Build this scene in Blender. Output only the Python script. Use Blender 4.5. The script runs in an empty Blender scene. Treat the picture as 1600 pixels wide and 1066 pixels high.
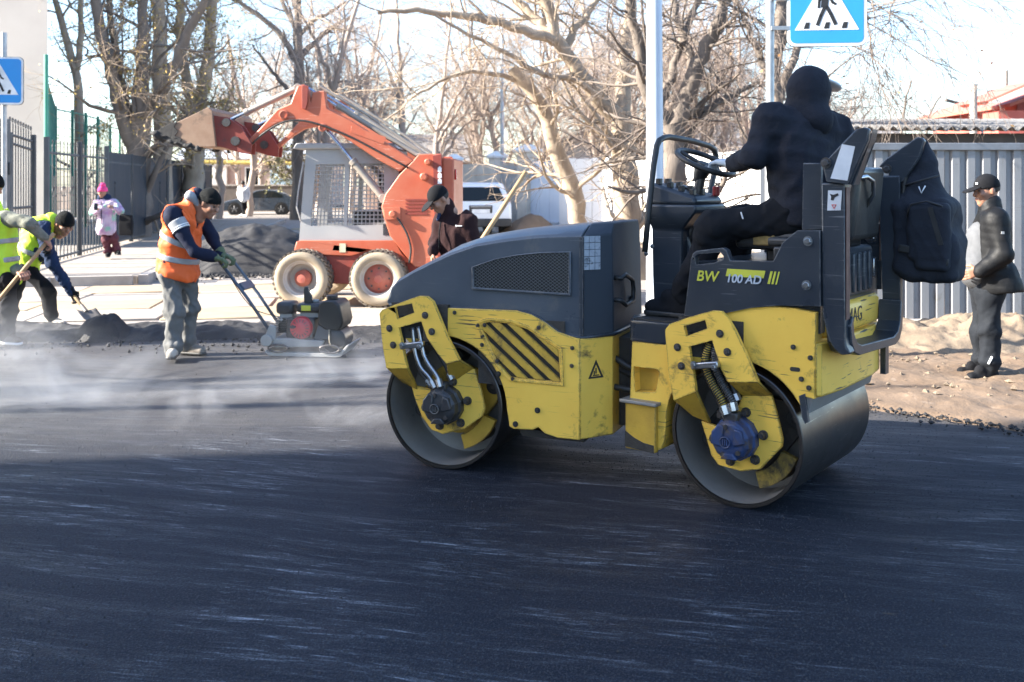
import bpy, bmesh, math, random
import numpy as np
from mathutils import Vector, Matrix
from mathutils.geometry import tessellate_polygon
rnd = random.Random(11)
rng = np.random.default_rng(11)
S = bpy.context.scene
COL = S.collection
R = math.radians

# ------------------------------------------------------------------ camera, sky, sun, exposure
cam = bpy.data.objects.new('camera', bpy.data.cameras.new('camera'))
COL.objects.link(cam)
cam.location = (0, 0, 1.62)
cam.rotation_euler = (R(90), 0, 0)
cam.data.sensor_width = 36
cam.data.lens = 34.94
cam.data.shift_y = -0.1544          # a shifted lens keeps the posts upright
cam.data.clip_start = 0.05
cam.data.clip_end = 3000
cam.data.dof.use_dof = True
cam.data.dof.focus_distance = 5.6
cam.data.dof.aperture_fstop = 3.5
S.camera = cam

SUN_EL, SUN_AZ = 27.0, 8.0          # low winter sun from the left, a little behind the camera
sdir = Vector((-math.cos(R(SUN_AZ)) * math.cos(R(SUN_EL)), -math.sin(R(SUN_AZ)) * math.cos(R(SUN_EL)), math.sin(R(SUN_EL))))
world = bpy.data.worlds.new('World')
S.world = world
world.use_nodes = True
wn = world.node_tree
wn.nodes.clear()
sky_t = wn.nodes.new('ShaderNodeTexSky')
sky_t.sky_type = 'NISHITA'
sky_t.sun_disc = False
sky_t.sun_elevation = R(SUN_EL)
sky_t.sun_rotation = math.atan2(sdir.x, sdir.y)
sky_t.air_density = 1.0
sky_t.dust_density = 1.2
sky_t.ozone_density = 3.0
bg = wn.nodes.new('ShaderNodeBackground')
bg.inputs[1].default_value = 0.098
wo = wn.nodes.new('ShaderNodeOutputWorld')
wn.links.new(sky_t.outputs[0], bg.inputs[0])
wn.links.new(bg.outputs[0], wo.inputs[0])
sl = bpy.data.lights.new('sun', 'SUN')
sl.energy = 4.2
sl.angle = R(0.53)
sl.color = (1.0, 0.93, 0.82)
sun = bpy.data.objects.new('sun', sl)
COL.objects.link(sun)
sun.rotation_euler = sdir.to_track_quat('Z', 'Y').to_euler()
S.view_settings.view_transform = 'Standard'
S.view_settings.look = 'None'
S.view_settings.gamma = 1
S.view_settings.use_curve_mapping = False
S.view_settings.exposure = 2.5
S.cycles.max_bounces = 6
S.cycles.diffuse_bounces = 3
S.cycles.glossy_bounces = 3
S.cycles.transmission_bounces = 4
S.cycles.transparent_max_bounces = 6
S.cycles.volume_bounces = 0
S.cycles.use_denoising = True

# ------------------------------------------------------------------ mesh helpers
ORG = {}


class MB:
    """Collects shapes; obj() links them as one mesh object."""

    def __init__(s):
        s.v, s.f, s.m = [], [], []

    def add(s, vs, fs, mi=0):
        o = len(s.v)
        s.v += [tuple(p) for p in vs]
        s.f += [tuple(i + o for i in f) for f in fs]
        s.m += [mi] * len(fs)
        return s

    def box(s, x0, x1, y0, y1, z0, z1, mi=0):
        v = [(x, y, z) for x in (x0, x1) for y in (y0, y1) for z in (z0, z1)]
        return s.add(v, [(0, 1, 3, 2), (4, 6, 7, 5), (0, 4, 5, 1), (2, 3, 7, 6), (0, 2, 6, 4), (1, 5, 7, 3)], mi)

    def hexa(s, a, b, mi=0):
        """Four corners a joined to four corners b."""
        return s.add(list(a) + list(b), [(0, 1, 2, 3), (7, 6, 5, 4), (0, 4, 5, 1), (1, 5, 6, 2), (2, 6, 7, 3), (3, 7, 4, 0)], mi)

    def prism(s, poly, a, b, holes=(), axis='y', mi=0):
        loops = [list(poly)] + [list(h) for h in holes]
        flat = [p for l in loops for p in l]
        P = {'y': lambda p, h: (p[0], h, p[1]), 'x': lambda p, h: (h, p[0], p[1]), 'z': lambda p, h: (p[0], p[1], h)}[axis]
        tris = tessellate_polygon([[Vector((p[0], p[1], 0)) for p in l] for l in loops])
        n = len(flat)
        fs = [tuple(t) for t in tris] + [tuple(i + n for i in reversed(t)) for t in tris]
        k = 0
        for l in loops:
            for i in range(len(l)):
                j = (i + 1) % len(l)
                fs.append((k + i, k + j, k + j + n, k + i + n))
            k += len(l)
        return s.add([P(p, a) for p in flat] + [P(p, b) for p in flat], fs, mi)

    def tube(s, pts, r, n=8, closed=False, mi=0):
        pts = [Vector(p) for p in pts]
        k = len(pts)
        rs = r if isinstance(r, (list, tuple)) else [r] * k
        vs, up = [], None
        for i, p in enumerate(pts):
            a = pts[(i - 1) % k] if (closed or i) else p
            b = pts[(i + 1) % k] if (closed or i < k - 1) else p
            t = (b - a).normalized()
            if up is None:
                up = t.orthogonal().normalized()
            up = (up - t * up.dot(t))
            up = up.normalized() if up.length > 1e-6 else t.orthogonal().normalized()
            w = t.cross(up)
            for j in range(n):
                an = 2 * math.pi * j / n
                vs.append(p + (up * math.cos(an) + w * math.sin(an)) * rs[i])
        fs = []
        for i in range(k if closed else k - 1):
            for j in range(n):
                a, b = i * n + j, i * n + (j + 1) % n
                c, d = ((i + 1) % k) * n + (j + 1) % n, ((i + 1) % k) * n + j
                fs.append((a, b, c, d))
        if not closed:
            fs += [tuple(range(n))[::-1], tuple((k - 1) * n + j for j in range(n))]
        return s.add(vs, fs, mi)

    def lathe(s, prof, o, axis, n=32, closed=False, mi=0, caps=False):
        """Profile (radius, height) turned about axis through o."""
        o, ax = Vector(o), Vector(axis).normalized()
        u = ax.orthogonal().normalized()
        w = ax.cross(u)
        vs, fs, k = [], [], len(prof)
        for r, h in prof:
            for j in range(n):
                an = 2 * math.pi * j / n
                vs.append(o + ax * h + (u * math.cos(an) + w * math.sin(an)) * r)
        for i in range(k if closed else k - 1):
            i2 = (i + 1) % k
            for j in range(n):
                j2 = (j + 1) % n
                fs.append((i * n + j, i * n + j2, i2 * n + j2, i2 * n + j))
        if caps:
            fs += [tuple(range(n))[::-1], tuple((k - 1) * n + j for j in range(n))]
        return s.add(vs, fs, mi)

    def cyl(s, a, b, r, n=16, r2=None, mi=0):
        a, b = Vector(a), Vector(b)
        return s.lathe([(r, 0), (r2 if r2 is not None else r, (b - a).length)], a, b - a, n, mi=mi, caps=True)

    def loft(s, rings, caps=True, mi=0):
        n = len(rings[0])
        vs = [p for r in rings for p in r]
        fs = []
        for i in range(len(rings) - 1):
            for j in range(n):
                j2 = (j + 1) % n
                fs.append((i * n + j, i * n + j2, (i + 1) * n + j2, (i + 1) * n + j))
        if caps:
            fs += [tuple(range(n))[::-1], tuple((len(rings) - 1) * n + j for j in range(n))]
        return s.add(vs, fs, mi)

    def sheet(s, grid, mi=0):
        """grid[i][j] of points."""
        a, b = len(grid), len(grid[0])
        return s.add([p for r in grid for p in r], [(i * b + j, (i + 1) * b + j, (i + 1) * b + j + 1, i * b + j + 1) for i in range(a - 1) for j in range(b - 1)], mi)


def frame(x, y, deg, z=0):
    return Matrix.Translation((x, y, z)) @ Matrix.Rotation(R(-deg), 4, 'Z')


def link_mesh(name, V, F, mats, parent, smooth, mi=None):
    me = bpy.data.meshes.new(name)
    me.from_pydata(V, [], F)
    for m in (mats if isinstance(mats, (list, tuple)) else [mats]):
        me.materials.append(m)
    if mi is not None and any(mi):
        me.polygons.foreach_set('material_index', mi)
    if smooth:
        me.polygons.foreach_set('use_smooth', [True] * len(me.polygons))
        if smooth < 180:
            me.set_sharp_from_angle(angle=R(smooth))
    me.update()
    o = bpy.data.objects.new(name, me)
    COL.objects.link(o)
    if parent is not None:
        o.parent = parent
    return o


def org_of(o):
    while o is not None:
        if o.name in ORG:
            return ORG[o.name]
        o = o.parent
    return Vector((0, 0, 0))


def obj(name, mb, mats, parent=None, M=None, bevel=0, smooth=35, recalc=True, seg=2, org=None):
    g = org_of(parent) if parent is not None else Vector(org or (0, 0, 0))
    V = [((M @ Vector(p)) if M is not None else Vector(p)) - g for p in mb.v]
    o = link_mesh(name, V, mb.f, mats, parent, 0, mb.m)
    me = o.data
    if recalc:
        bm = bmesh.new()
        bm.from_mesh(me)
        bmesh.ops.recalc_face_normals(bm, faces=bm.faces)
        bm.to_mesh(me)
        bm.free()
    if smooth:
        me.polygons.foreach_set('use_smooth', [True] * len(me.polygons))
        me.set_sharp_from_angle(angle=R(smooth))
    if parent is None:
        o.location = g
        ORG[o.name] = g
    if bevel:
        b = o.modifiers.new('bevel', 'BEVEL')
        b.width = bevel
        b.segments = seg
        b.limit_method = 'ANGLE'
        b.angle_limit = R(40)
    return o


def tag(o, label=None, cat=None, group=None, kind=None):
    for k, v in (('label', label), ('category', cat), ('group', group), ('kind', kind)):
        if v:
            o[k] = v
    return o


def thing(name, label, cat, loc=(0, 0, 0), group=None):
    o = bpy.data.objects.new(name, None)
    COL.objects.link(o)
    o.location = loc
    o.empty_display_size = 0.2
    ORG[o.name] = Vector(loc)
    return tag(o, label, cat, group)


def copy_tree(o, parent=None):
    c = o.copy()
    COL.objects.link(c)
    c.parent = parent
    for ch in list(o.children):
        copy_tree(ch, c)
    return c


def share(name, src, parent, M):
    """A piece that shares the mesh of src, placed by matrix M (in the parent's space)."""
    c = bpy.data.objects.new(name, src.data)
    COL.objects.link(c)
    c.parent = parent
    c.matrix_local = M
    return c


def text(name, s, size, m, parent, M, shear=0, extrude=0.0015, bold=0):
    cu = bpy.data.curves.new(name, 'FONT')
    cu.body = s
    cu.size = size
    cu.shear = shear
    cu.extrude = extrude
    cu.offset = bold
    cu.align_x = 'CENTER'
    cu.align_y = 'CENTER'
    cu.materials.append(m)
    o = bpy.data.objects.new(name, cu)
    COL.objects.link(o)
    bpy.context.view_layer.update()
    me = bpy.data.meshes.new_from_object(o.evaluated_get(bpy.context.evaluated_depsgraph_get()))
    me.transform(Matrix.Translation(-org_of(parent)) @ M)
    bpy.data.objects.remove(o)
    o = bpy.data.objects.new(name, me)
    COL.objects.link(o)
    o.parent = parent
    return o


# ------------------------------------------------------------------ distance fields turned into meshes
class SDF:
    def __init__(s, h=0.012):
        s.h, s.p = h, []

    def cap(s, a, b, ra, rb=None, k=0.02, op='u'):
        s.p.append(('c', np.array(a, float), np.array(b, float), ra, ra if rb is None else rb, k, op))
        return s

    def ell(s, c, r, Rm=None, k=0.02, op='u'):
        s.p.append(('e', np.array(c, float), np.array(r, float), np.eye(3) if Rm is None else np.array(Rm, float), k, op))
        return s

    def box(s, c, half, r=0.01, Rm=None, k=0.01, op='u'):
        s.p.append(('b', np.array(c, float), np.array(half, float), r, np.eye(3) if Rm is None else np.array(Rm, float), k, op))
        return s

    def cut(s, c, n, k=0.004):
        """Keep the side that n points to."""
        n = np.array(n, float)
        s.p.append(('p', np.array(c, float), n / np.linalg.norm(n), k))
        return s

    def bounds(s):
        lo, hi = [], []
        for q in s.p:
            if q[0] == 'c' and q[6] == 'u':
                m = max(q[3], q[4])
                lo.append(np.minimum(q[1], q[2]) - m)
                hi.append(np.maximum(q[1], q[2]) + m)
            elif q[0] in 'eb' and q[-1] == 'u':
                m = np.abs(q[3 if q[0] == 'e' else 4].T) @ (q[2] + (0 if q[0] == 'e' else q[3]))
                lo.append(q[1] - m)
                hi.append(q[1] + m)
        return np.min(lo, 0), np.max(hi, 0)

    def mesh(s, disp=None):
        h = s.h
        lo, hi = s.bounds()
        lo, hi = lo - 4 * h - 0.01, hi + 4 * h + 0.01
        n = np.ceil((hi - lo) / h).astype(int) + 1
        ax = [lo[i] + h * np.arange(n[i]) for i in range(3)]
        Fv = np.full(n, 0.5, np.float32)
        for q in s.p:
            if q[0] == 'p':
                d = -((ax[0][:, None, None] - q[1][0]) * q[2][0] + (ax[1][None, :, None] - q[1][1]) * q[2][1] + (ax[2][None, None, :] - q[1][2]) * q[2][2])
                Fv = np.maximum(Fv, d.astype(np.float32))
                continue
            op, k = q[-1], q[-2]
            if q[0] == 'c':
                m = max(q[3], q[4])
                a, b = np.minimum(q[1], q[2]) - m, np.maximum(q[1], q[2]) + m
            else:
                e = np.abs(q[3 if q[0] == 'e' else 4].T) @ (q[2] + (0 if q[0] == 'e' else q[3]))
                a, b = q[1] - e, q[1] + e
            mg = k + 3 * h + 0.02
            i0 = np.clip(np.floor((a - mg - lo) / h).astype(int), 0, n - 1)
            i1 = np.clip(np.ceil((b + mg - lo) / h).astype(int) + 1, 1, n)
            if np.any(i1 <= i0):
                continue
            X, Y, Z = np.meshgrid(ax[0][i0[0]:i1[0]], ax[1][i0[1]:i1[1]], ax[2][i0[2]:i1[2]], indexing='ij')
            P = np.stack([X, Y, Z], -1)
            if q[0] == 'c':
                ab = q[2] - q[1]
                t = np.clip(((P - q[1]) @ ab) / max(ab @ ab, 1e-9), 0, 1)
                d = np.linalg.norm(P - q[1] - t[..., None] * ab, axis=-1) - (q[3] + (q[4] - q[3]) * t)
            elif q[0] == 'e':
                L = (P - q[1]) @ q[3].T
                k0 = np.linalg.norm(L / q[2], axis=-1)
                k1 = np.linalg.norm(L / q[2] ** 2, axis=-1)
                d = k0 * (k0 - 1) / np.maximum(k1, 1e-6)
            else:
                L = np.abs((P - q[1]) @ q[4].T) - q[2]
                d = np.linalg.norm(np.maximum(L, 0), axis=-1) + np.minimum(L.max(-1), 0) - q[3]
            sl_ = tuple(slice(i0[i], i1[i]) for i in range(3))
            f = Fv[sl_]
            if op == 'u':
                w = np.clip(0.5 + 0.5 * (d - f) / k, 0, 1)
                Fv[sl_] = d * (1 - w) + f * w - k * w * (1 - w)
            else:
                w = np.clip(0.5 - 0.5 * (-d - f) / k, 0, 1)
                Fv[sl_] = -d * (1 - w) + f * w + k * w * (1 - w)
        if disp is not None:
            X, Y, Z = np.meshgrid(*ax, indexing='ij')
            Fv = Fv + disp(X, Y, Z).astype(np.float32)
        return nets(Fv, lo, h)


def nets(Fv, lo, h):
    """Naive surface nets."""
    I = Fv < 0
    c8 = [(a, b, c) for a in (0, 1) for b in (0, 1) for c in (0, 1)]
    nx, ny, nz = Fv.shape

    def sl3(A, o):
        return A[o[0]:nx - 1 + o[0], o[1]:ny - 1 + o[1], o[2]:nz - 1 + o[2]]
    cnt = sum(sl3(I, o).astype(np.int8) for o in c8)
    mask = (cnt > 0) & (cnt < 8)
    idx = np.argwhere(mask)
    num = -np.ones(mask.shape, np.int64)
    num[mask] = np.arange(len(idx))
    acc = np.zeros((len(idx), 3))
    k = np.zeros(len(idx))
    for a in c8:
        for d in range(3):
            if a[d]:
                continue
            b = list(a)
            b[d] = 1
            fa = Fv[idx[:, 0] + a[0], idx[:, 1] + a[1], idx[:, 2] + a[2]]
            fb = Fv[idx[:, 0] + b[0], idx[:, 1] + b[1], idx[:, 2] + b[2]]
            cr = (fa < 0) != (fb < 0)
            t = np.where(cr, fa / np.where(cr, fa - fb, 1), 0)
            p = np.array(a, float)[None] + np.zeros((len(idx), 3))
            p[:, d] = t
            acc += p * cr[:, None]
            k += cr
    V = lo + (idx + acc / np.maximum(k, 1)[:, None]) * h
    Fs = []
    for d in range(3):
        e, f = (d + 1) % 3, (d + 2) % 3
        A = np.moveaxis(I, (d, e, f), (0, 1, 2))
        N = np.moveaxis(num, (d, e, f), (0, 1, 2))
        cr = A[:-1, 1:-1, 1:-1] != A[1:, 1:-1, 1:-1]
        q = np.argwhere(cr)
        i, j, l = q[:, 0], q[:, 1] + 1, q[:, 2] + 1
        Q = np.stack([N[i, j - 1, l - 1], N[i, j, l - 1], N[i, j, l], N[i, j - 1, l]], 1)
        flip = ~A[i, j, l]
        Q[flip] = Q[flip][:, ::-1]
        Fs.append(Q)
    Q = np.concatenate(Fs)
    Q = Q[(Q >= 0).all(1)]
    return V, Q


def blob(name, sdf, mats, parent=None, org=None, disp=None):
    V, Q = sdf.mesh(disp)
    g = org_of(parent) if parent is not None else Vector(org or (0, 0, 0))
    o = link_mesh(name, (V - np.array(g)).tolist(), Q.tolist(), mats, parent, 180)
    if parent is None:
        o.location = g
        ORG[o.name] = g
    return o


def folds(amp=0.004, f=38, seed=0):
    """Soft cloth wrinkles as a sum of skewed waves."""
    g = np.random.default_rng(seed)
    W = [(g.normal(size=3) * f * u, g.uniform(0, 6.28), 1 / u ** 0.6) for u in (0.5, 0.6, 0.9, 1.3, 1.9)]

    def d(X, Y, Z):
        ph = [(np.sin(w[0] * X + w[1] * Y + w[2] * Z + p + 1.3 * np.sin(0.43 * w[1] * X - 0.4 * w[0] * Z + 0.3 * w[2] * Y)), a) for w, p, a in W]
        q = sum(a * s_ for s_, a in ph)
        cr = sum(a * (1 - np.abs(s_)) ** 3 for s_, a in ph)      # sharp creases
        return amp * (0.30 * q + 0.20 * cr)
    return d


def vnoise(x, y, seed=0):
    """Smooth value noise on arrays."""
    g = np.random.default_rng(seed).random((256, 256))
    xi, yi = np.floor(x).astype(int), np.floor(y).astype(int)
    fx, fy = x - xi, y - yi
    fx, fy = fx * fx * (3 - 2 * fx), fy * fy * (3 - 2 * fy)
    q = lambda a, b: g[a % 256, b % 256]
    return (q(xi, yi) * (1 - fx) + q(xi + 1, yi) * fx) * (1 - fy) + (q(xi, yi + 1) * (1 - fx) + q(xi + 1, yi + 1) * fx) * fy


def fbm(x, y, o=5, seed=0, gain=0.5):
    r, a, s = 0, 1, 0
    for i in range(o):
        r = r + a * vnoise(x * 2 ** i + 13 * i, y * 2 ** i + 7 * i, seed + i)
        s += a
        a *= gain
    return r / s


def field(name, x0, x1, y0, y1, step, zf, mats, cut=None, **kw):
    """A height field mesh; faces wholly below cut are dropped."""
    xs, ys = np.arange(x0, x1 + step / 2, step), np.arange(y0, y1 + step / 2, step)
    X, Y = np.meshgrid(xs, ys, indexing='ij')
    Z = zf(X, Y)
    V = np.stack([X, Y, Z], -1).reshape(-1, 3)
    a, b = X.shape
    i, j = np.meshgrid(np.arange(a - 1), np.arange(b - 1), indexing='ij')
    q = (i * b + j).ravel()
    Q = np.stack([q, q + b, q + b + 1, q + 1], 1)
    if cut is not None:
        Q = Q[(V[Q, 2] > cut).any(1)]
        used = np.unique(Q)
        mp = np.zeros(len(V), int)
        mp[used] = np.arange(len(used))
        V, Q = V[used], mp[Q]
    c = V.mean(0)
    c[2] = 0
    o = link_mesh(name, (V - c).tolist(), Q.tolist(), mats, None, 180)
    o.location = c
    return o


# ------------------------------------------------------------------ materials
class NT:
    def __init__(s, m):
        m.use_nodes = True
        s.t = m.node_tree
        s.t.nodes.clear()

    def n(s, typ, props=None, **inp):
        nd = s.t.nodes.new(typ)
        for k, v in (props or {}).items():
            setattr(nd, k, v)
        for k, v in inp.items():
            key = int(k[1:]) if k[0] == '_' and k[1:].isdigit() else k.replace('_', ' ')
            sk = nd.inputs[key]
            if isinstance(v, bpy.types.NodeSocket):
                s.t.links.new(v, sk)
            else:
                sk.default_value = v
        return nd

    def noise(s, vec, scale, detail=5, rough=0.55, dist=0.0):
        return s.n('ShaderNodeTexNoise', Vector=vec, Scale=scale, Detail=detail, Roughness=rough, Distortion=dist).outputs[0]

    def ramp(s, v, a, b, lo=0.0, hi=1.0):
        return s.n('ShaderNodeMapRange', {'clamp': True}, _0=v, _1=a, _2=b, _3=lo, _4=hi).outputs[0]

    def mix(s, f, a, b):
        nd = s.n('ShaderNodeMix', {'data_type': 'RGBA'}, _0=f, _6=a, _7=b)
        return nd.outputs[2]

    def math(s, op, a, b=0.0):
        return s.n('ShaderNodeMath', {'operation': op}, _0=a, _1=b).outputs[0]

    def coord(s, sc=(1, 1, 1), rot=(0, 0, 0)):
        tc = s.n('ShaderNodeTexCoord').outputs['Object']
        return s.n('ShaderNodeMapping', Vector=tc, Scale=sc, Rotation=rot).outputs[0]


def c4(c):
    return (c[0], c[1], c[2], 1.0)


def mat(name, col, rough=0.6, metal=0.0, col2=None, vs=5.0, dirt=None, ds=2.5, da=0.0, edge=None, er=0.008, scr=None, sa=0.0, bump=0.0, bs=60.0, spec=0.5, st=(1, 1, 1), rvar=0.12, coat=0.0):
    m = bpy.data.materials.new(name)
    t = NT(m)
    v = t.coord(st)
    n1 = t.noise(v, vs, 6, 0.6)
    c = t.mix(t.ramp(n1, 0.32, 0.68), c4(col), c4(col2 or tuple(x * 0.72 for x in col)))
    ro = t.ramp(n1, 0.3, 0.7, max(0.03, rough - rvar), min(1, rough + rvar))
    if dirt and da > 0:
        d = t.ramp(t.noise(v, ds, 10, 0.72, 0.4), 0.74 - 0.4 * da, 0.86 - 0.4 * da)
        d = t.math('MULTIPLY', d, 0.9)
        c = t.mix(d, c, c4(dirt))
        ro = t.math('MAXIMUM', ro, t.math('MULTIPLY', d, 0.8))
    if scr and sa > 0:
        k = t.ramp(t.noise(t.coord((2.2, 2.2, 46), (0.12, 0.1, 0)), 2.2, 3, 0.5, 0.25), 0.7 - 0.1 * sa, 0.73 - 0.1 * sa)
        k2 = t.ramp(t.noise(t.coord((1, 1, 1)), 1.7, 2), 0.45, 0.6)
        c = t.mix(t.math('MULTIPLY', k, k2), c, c4(scr))
    if edge:
        bv = t.n('ShaderNodeBevel', {'samples': 3}, Radius=er).outputs[0]
        g = t.n('ShaderNodeNewGeometry').outputs['Normal']
        dt = t.n('ShaderNodeVectorMath', {'operation': 'DOT_PRODUCT'}, _0=bv, _1=g).outputs['Value']
        e = t.math('MULTIPLY', t.ramp(dt, 0.985, 0.9), t.ramp(t.noise(v, 16, 5, 0.7), 0.42, 0.56))
        c = t.mix(e, c, c4(edge))
    b = t.n('ShaderNodeBsdfPrincipled', Base_Color=c, Roughness=ro, Metallic=metal)
    b.inputs['Specular IOR Level'].default_value = spec
    if coat:
        b.inputs['Coat Weight'].default_value = coat
    if bump:
        bp = t.n('ShaderNodeBump', Strength=bump, Distance=0.01, Height=t.noise(v, bs, 5, 0.65))
        t.t.links.new(bp.outputs[0], b.inputs['Normal'])
    o = t.n('ShaderNodeOutputMaterial')
    t.t.links.new(b.outputs[0], o.inputs[0])
    return m


def glass(name, col, rough=0.03):
    m = bpy.data.materials.new(name)
    t = NT(m)
    b = t.n('ShaderNodeBsdfPrincipled', Base_Color=c4(col), Roughness=rough)
    b.inputs['Specular IOR Level'].default_value = 0.35
    o = t.n('ShaderNodeOutputMaterial')
    t.t.links.new(b.outputs[0], o.inputs[0])
    return m


M_ = {}


def bolt_mb(mb, c, axis, r=0.018, h=0.012):
    """A washer with a hexagon head."""
    c, ax = Vector(c), Vector(axis).normalized()
    mb.lathe([(0.001, 0), (r * 1.45, 0), (r * 1.45, h * 0.3), (r * 1.0, h * 0.3)], c, ax, 14)
    mb.lathe([(r, h * 0.3), (r, h), (r * 0.85, h * 1.15), (0.001, h * 1.15)], c, ax, 6)
    return mb


def arc(cx, cy, r, a0, a1, n):
    return [(cx + r * math.cos(R(a0 + (a1 - a0) * i / n)), cy + r * math.sin(R(a0 + (a1 - a0) * i / n))) for i in range(n + 1)]


def rrect(x0, x1, y0, y1, r, n=4):
    return arc(x1 - r, y1 - r, r, 0, 90, n) + arc(x0 + r, y1 - r, r, 90, 180, n) + arc(x0 + r, y0 + r, r, 180, 270, n) + arc(x1 - r, y0 + r, r, 270, 360, n)

# ------------------------------------------------------------------ ground materials
def ground_mats():
    # fresh rolled asphalt: fine aggregate, roller streaks of dried water and dust
    m = bpy.data.materials.new('asphalt')
    t = NT(m)
    v = t.coord()
    wob = t.n('ShaderNodeVectorMath', {'operation': 'SCALE'}, _0=t.n('ShaderNodeTexNoise', Vector=v, Scale=0.35, Detail=2.0).outputs['Color'], Scale=0.5).outputs[0]
    vw = t.n('ShaderNodeVectorMath', {'operation': 'ADD'}, _0=v, _1=wob).outputs[0]
    vr = t.n('ShaderNodeMapping', Vector=vw, Rotation=(0, 0, R(13))).outputs[0]      # along the roller's passes
    sv = t.n('ShaderNodeMapping', Vector=vr, Scale=(0.6, 4.5, 1)).outputs[0]
    sv2 = t.n('ShaderNodeMapping', Vector=vr, Scale=(3.2, 46, 1)).outputs[0]
    sv3 = t.n('ShaderNodeMapping', Vector=vr, Scale=(7.0, 100, 1)).outputs[0]
    big = t.noise(v, 0.55, 4, 0.6, 0.3)
    mid = t.noise(v, 4.0, 6, 0.65)
    grit = t.noise(v, 115, 3, 0.85)
    vor = t.n('ShaderNodeTexVoronoi', Vector=v, Scale=110.0).outputs['Distance']
    c = t.mix(t.ramp(big, 0.35, 0.65), c4((0.0038, 0.0060, 0.0125)), c4((0.0066, 0.0094, 0.0172)))
    c = t.mix(t.ramp(grit, 0.54, 0.66), c, c4((0.060, 0.067, 0.084)))
    film = t.ramp(t.noise(sv, 1.1, 7, 0.7, 0.6), 0.50, 0.72)                 # dried water film
    c = t.mix(t.math('MULTIPLY', film, 0.28), c, c4((0.030, 0.036, 0.050)))
    patch = t.ramp(t.noise(v, 0.5, 4, 0.65, 1.0), 0.43, 0.56)
    s1 = t.ramp(t.noise(sv, 1.5, 6, 0.72, 0.5), 0.44, 0.62)
    s2 = t.ramp(t.noise(sv2, 1.0, 8, 0.8, 0.5), 0.55, 0.62)
    s3 = t.ramp(t.noise(sv3, 1.0, 6, 0.8, 0.4), 0.58, 0.64)
    stk = t.math('MAXIMUM', t.math('MULTIPLY', s2, s1), t.math('MULTIPLY', s3, t.math('MULTIPLY', s1, 0.8)))
    stk = t.math('MULTIPLY', stk, t.math('ADD', t.math('MULTIPLY', patch, 0.85), 0.15))
    stk = t.math('MULTIPLY', stk, t.ramp(grit, 0.36, 0.56, 0.05, 1.0))
    c = t.mix(t.math('MULTIPLY', stk, 0.9), c, c4((0.50, 0.54, 0.60)))
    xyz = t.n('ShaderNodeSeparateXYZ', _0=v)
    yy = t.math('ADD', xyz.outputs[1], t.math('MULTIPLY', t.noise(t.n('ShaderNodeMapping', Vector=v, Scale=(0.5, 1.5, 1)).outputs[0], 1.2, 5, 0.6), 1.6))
    raw_lit = t.ramp(yy, 6.2, 7.6)                     # unrolled mat, open and dusty; the sunlit strip's brightness painted into its colour
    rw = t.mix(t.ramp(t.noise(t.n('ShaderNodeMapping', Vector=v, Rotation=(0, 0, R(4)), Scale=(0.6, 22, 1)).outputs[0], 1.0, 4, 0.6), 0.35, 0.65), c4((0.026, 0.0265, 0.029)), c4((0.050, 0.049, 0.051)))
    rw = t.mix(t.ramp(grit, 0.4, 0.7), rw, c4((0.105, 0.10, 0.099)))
    c = t.mix(t.math('MULTIPLY', raw_lit, t.ramp(mid, 0.25, 0.6, 0.55, 1.0)), c, rw)
    br = t.ramp(t.noise(sv2, 0.9, 5, 0.75, 0.8), 0.665, 0.70)
    c = t.mix(t.math('MULTIPLY', br, 0.6), c, c4((0.075, 0.05, 0.028)))
    ro = t.ramp(t.math('ADD', t.math('MULTIPLY', s1, 0.5), t.math('MULTIPLY', grit, 0.5)), 0.2, 0.8, 0.72, 0.5)
    b = t.n('ShaderNodeBsdfPrincipled', Base_Color=c, Roughness=ro)
    b.inputs['Specular IOR Level'].default_value = 0.2
    h = t.math('ADD', t.math('MULTIPLY', vor, 0.7), t.math('ADD', t.math('MULTIPLY', grit, 0.6), t.math('MULTIPLY', t.noise(sv2, 1.0, 4), 0.35)))
    bp = t.n('ShaderNodeBump', Strength=0.5, Distance=0.006, Height=h)
    t.t.links.new(bp.outputs[0], b.inputs['Normal'])
    o = t.n('ShaderNodeOutputMaterial')
    t.t.links.new(b.outputs[0], o.inputs[0])
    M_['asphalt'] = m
    M_['loose'] = mat('loose_asphalt', (0.009, 0.009, 0.0105), 0.75, col2=(0.026, 0.025, 0.027), vs=45, bump=1.0, bs=70)
    M_['soil'] = mat('soil', (0.125, 0.083, 0.052), 0.95, col2=(0.185, 0.13, 0.088), vs=2.2, dirt=(0.26, 0.2, 0.15), ds=9, da=0.36, bump=0.9, bs=28)
    M_['sand'] = mat('sand', (0.215, 0.165, 0.115), 0.95, col2=(0.155, 0.115, 0.08), vs=3.5, dirt=(0.05, 0.04, 0.034), ds=5, da=0.5, bump=0.8, bs=40)
    M_['slab_a'] = mat('slab_concrete', (0.36, 0.31, 0.26), 0.85, col2=(0.28, 0.235, 0.195), vs=3, dirt=(0.13, 0.11, 0.095), ds=4, da=0.3, bump=0.3, bs=50)
    M_['slab_b'] = mat('slab_ochre', (0.40, 0.30, 0.185), 0.85, col2=(0.32, 0.24, 0.16), vs=3, dirt=(0.14, 0.115, 0.09), ds=4, da=0.32, bump=0.3, bs=50)
    M_['slab_c'] = mat('slab_grey', (0.30, 0.27, 0.245), 0.85, col2=(0.22, 0.195, 0.175), vs=3, dirt=(0.10, 0.09, 0.08), ds=4, da=0.35, bump=0.3, bs=50)
    M_['kerb'] = mat('kerb_concrete', (0.42, 0.38, 0.345), 0.85, vs=4, dirt=(0.15, 0.13, 0.11), ds=5, da=0.25, bump=0.3, bs=50)


ground_mats()


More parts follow.
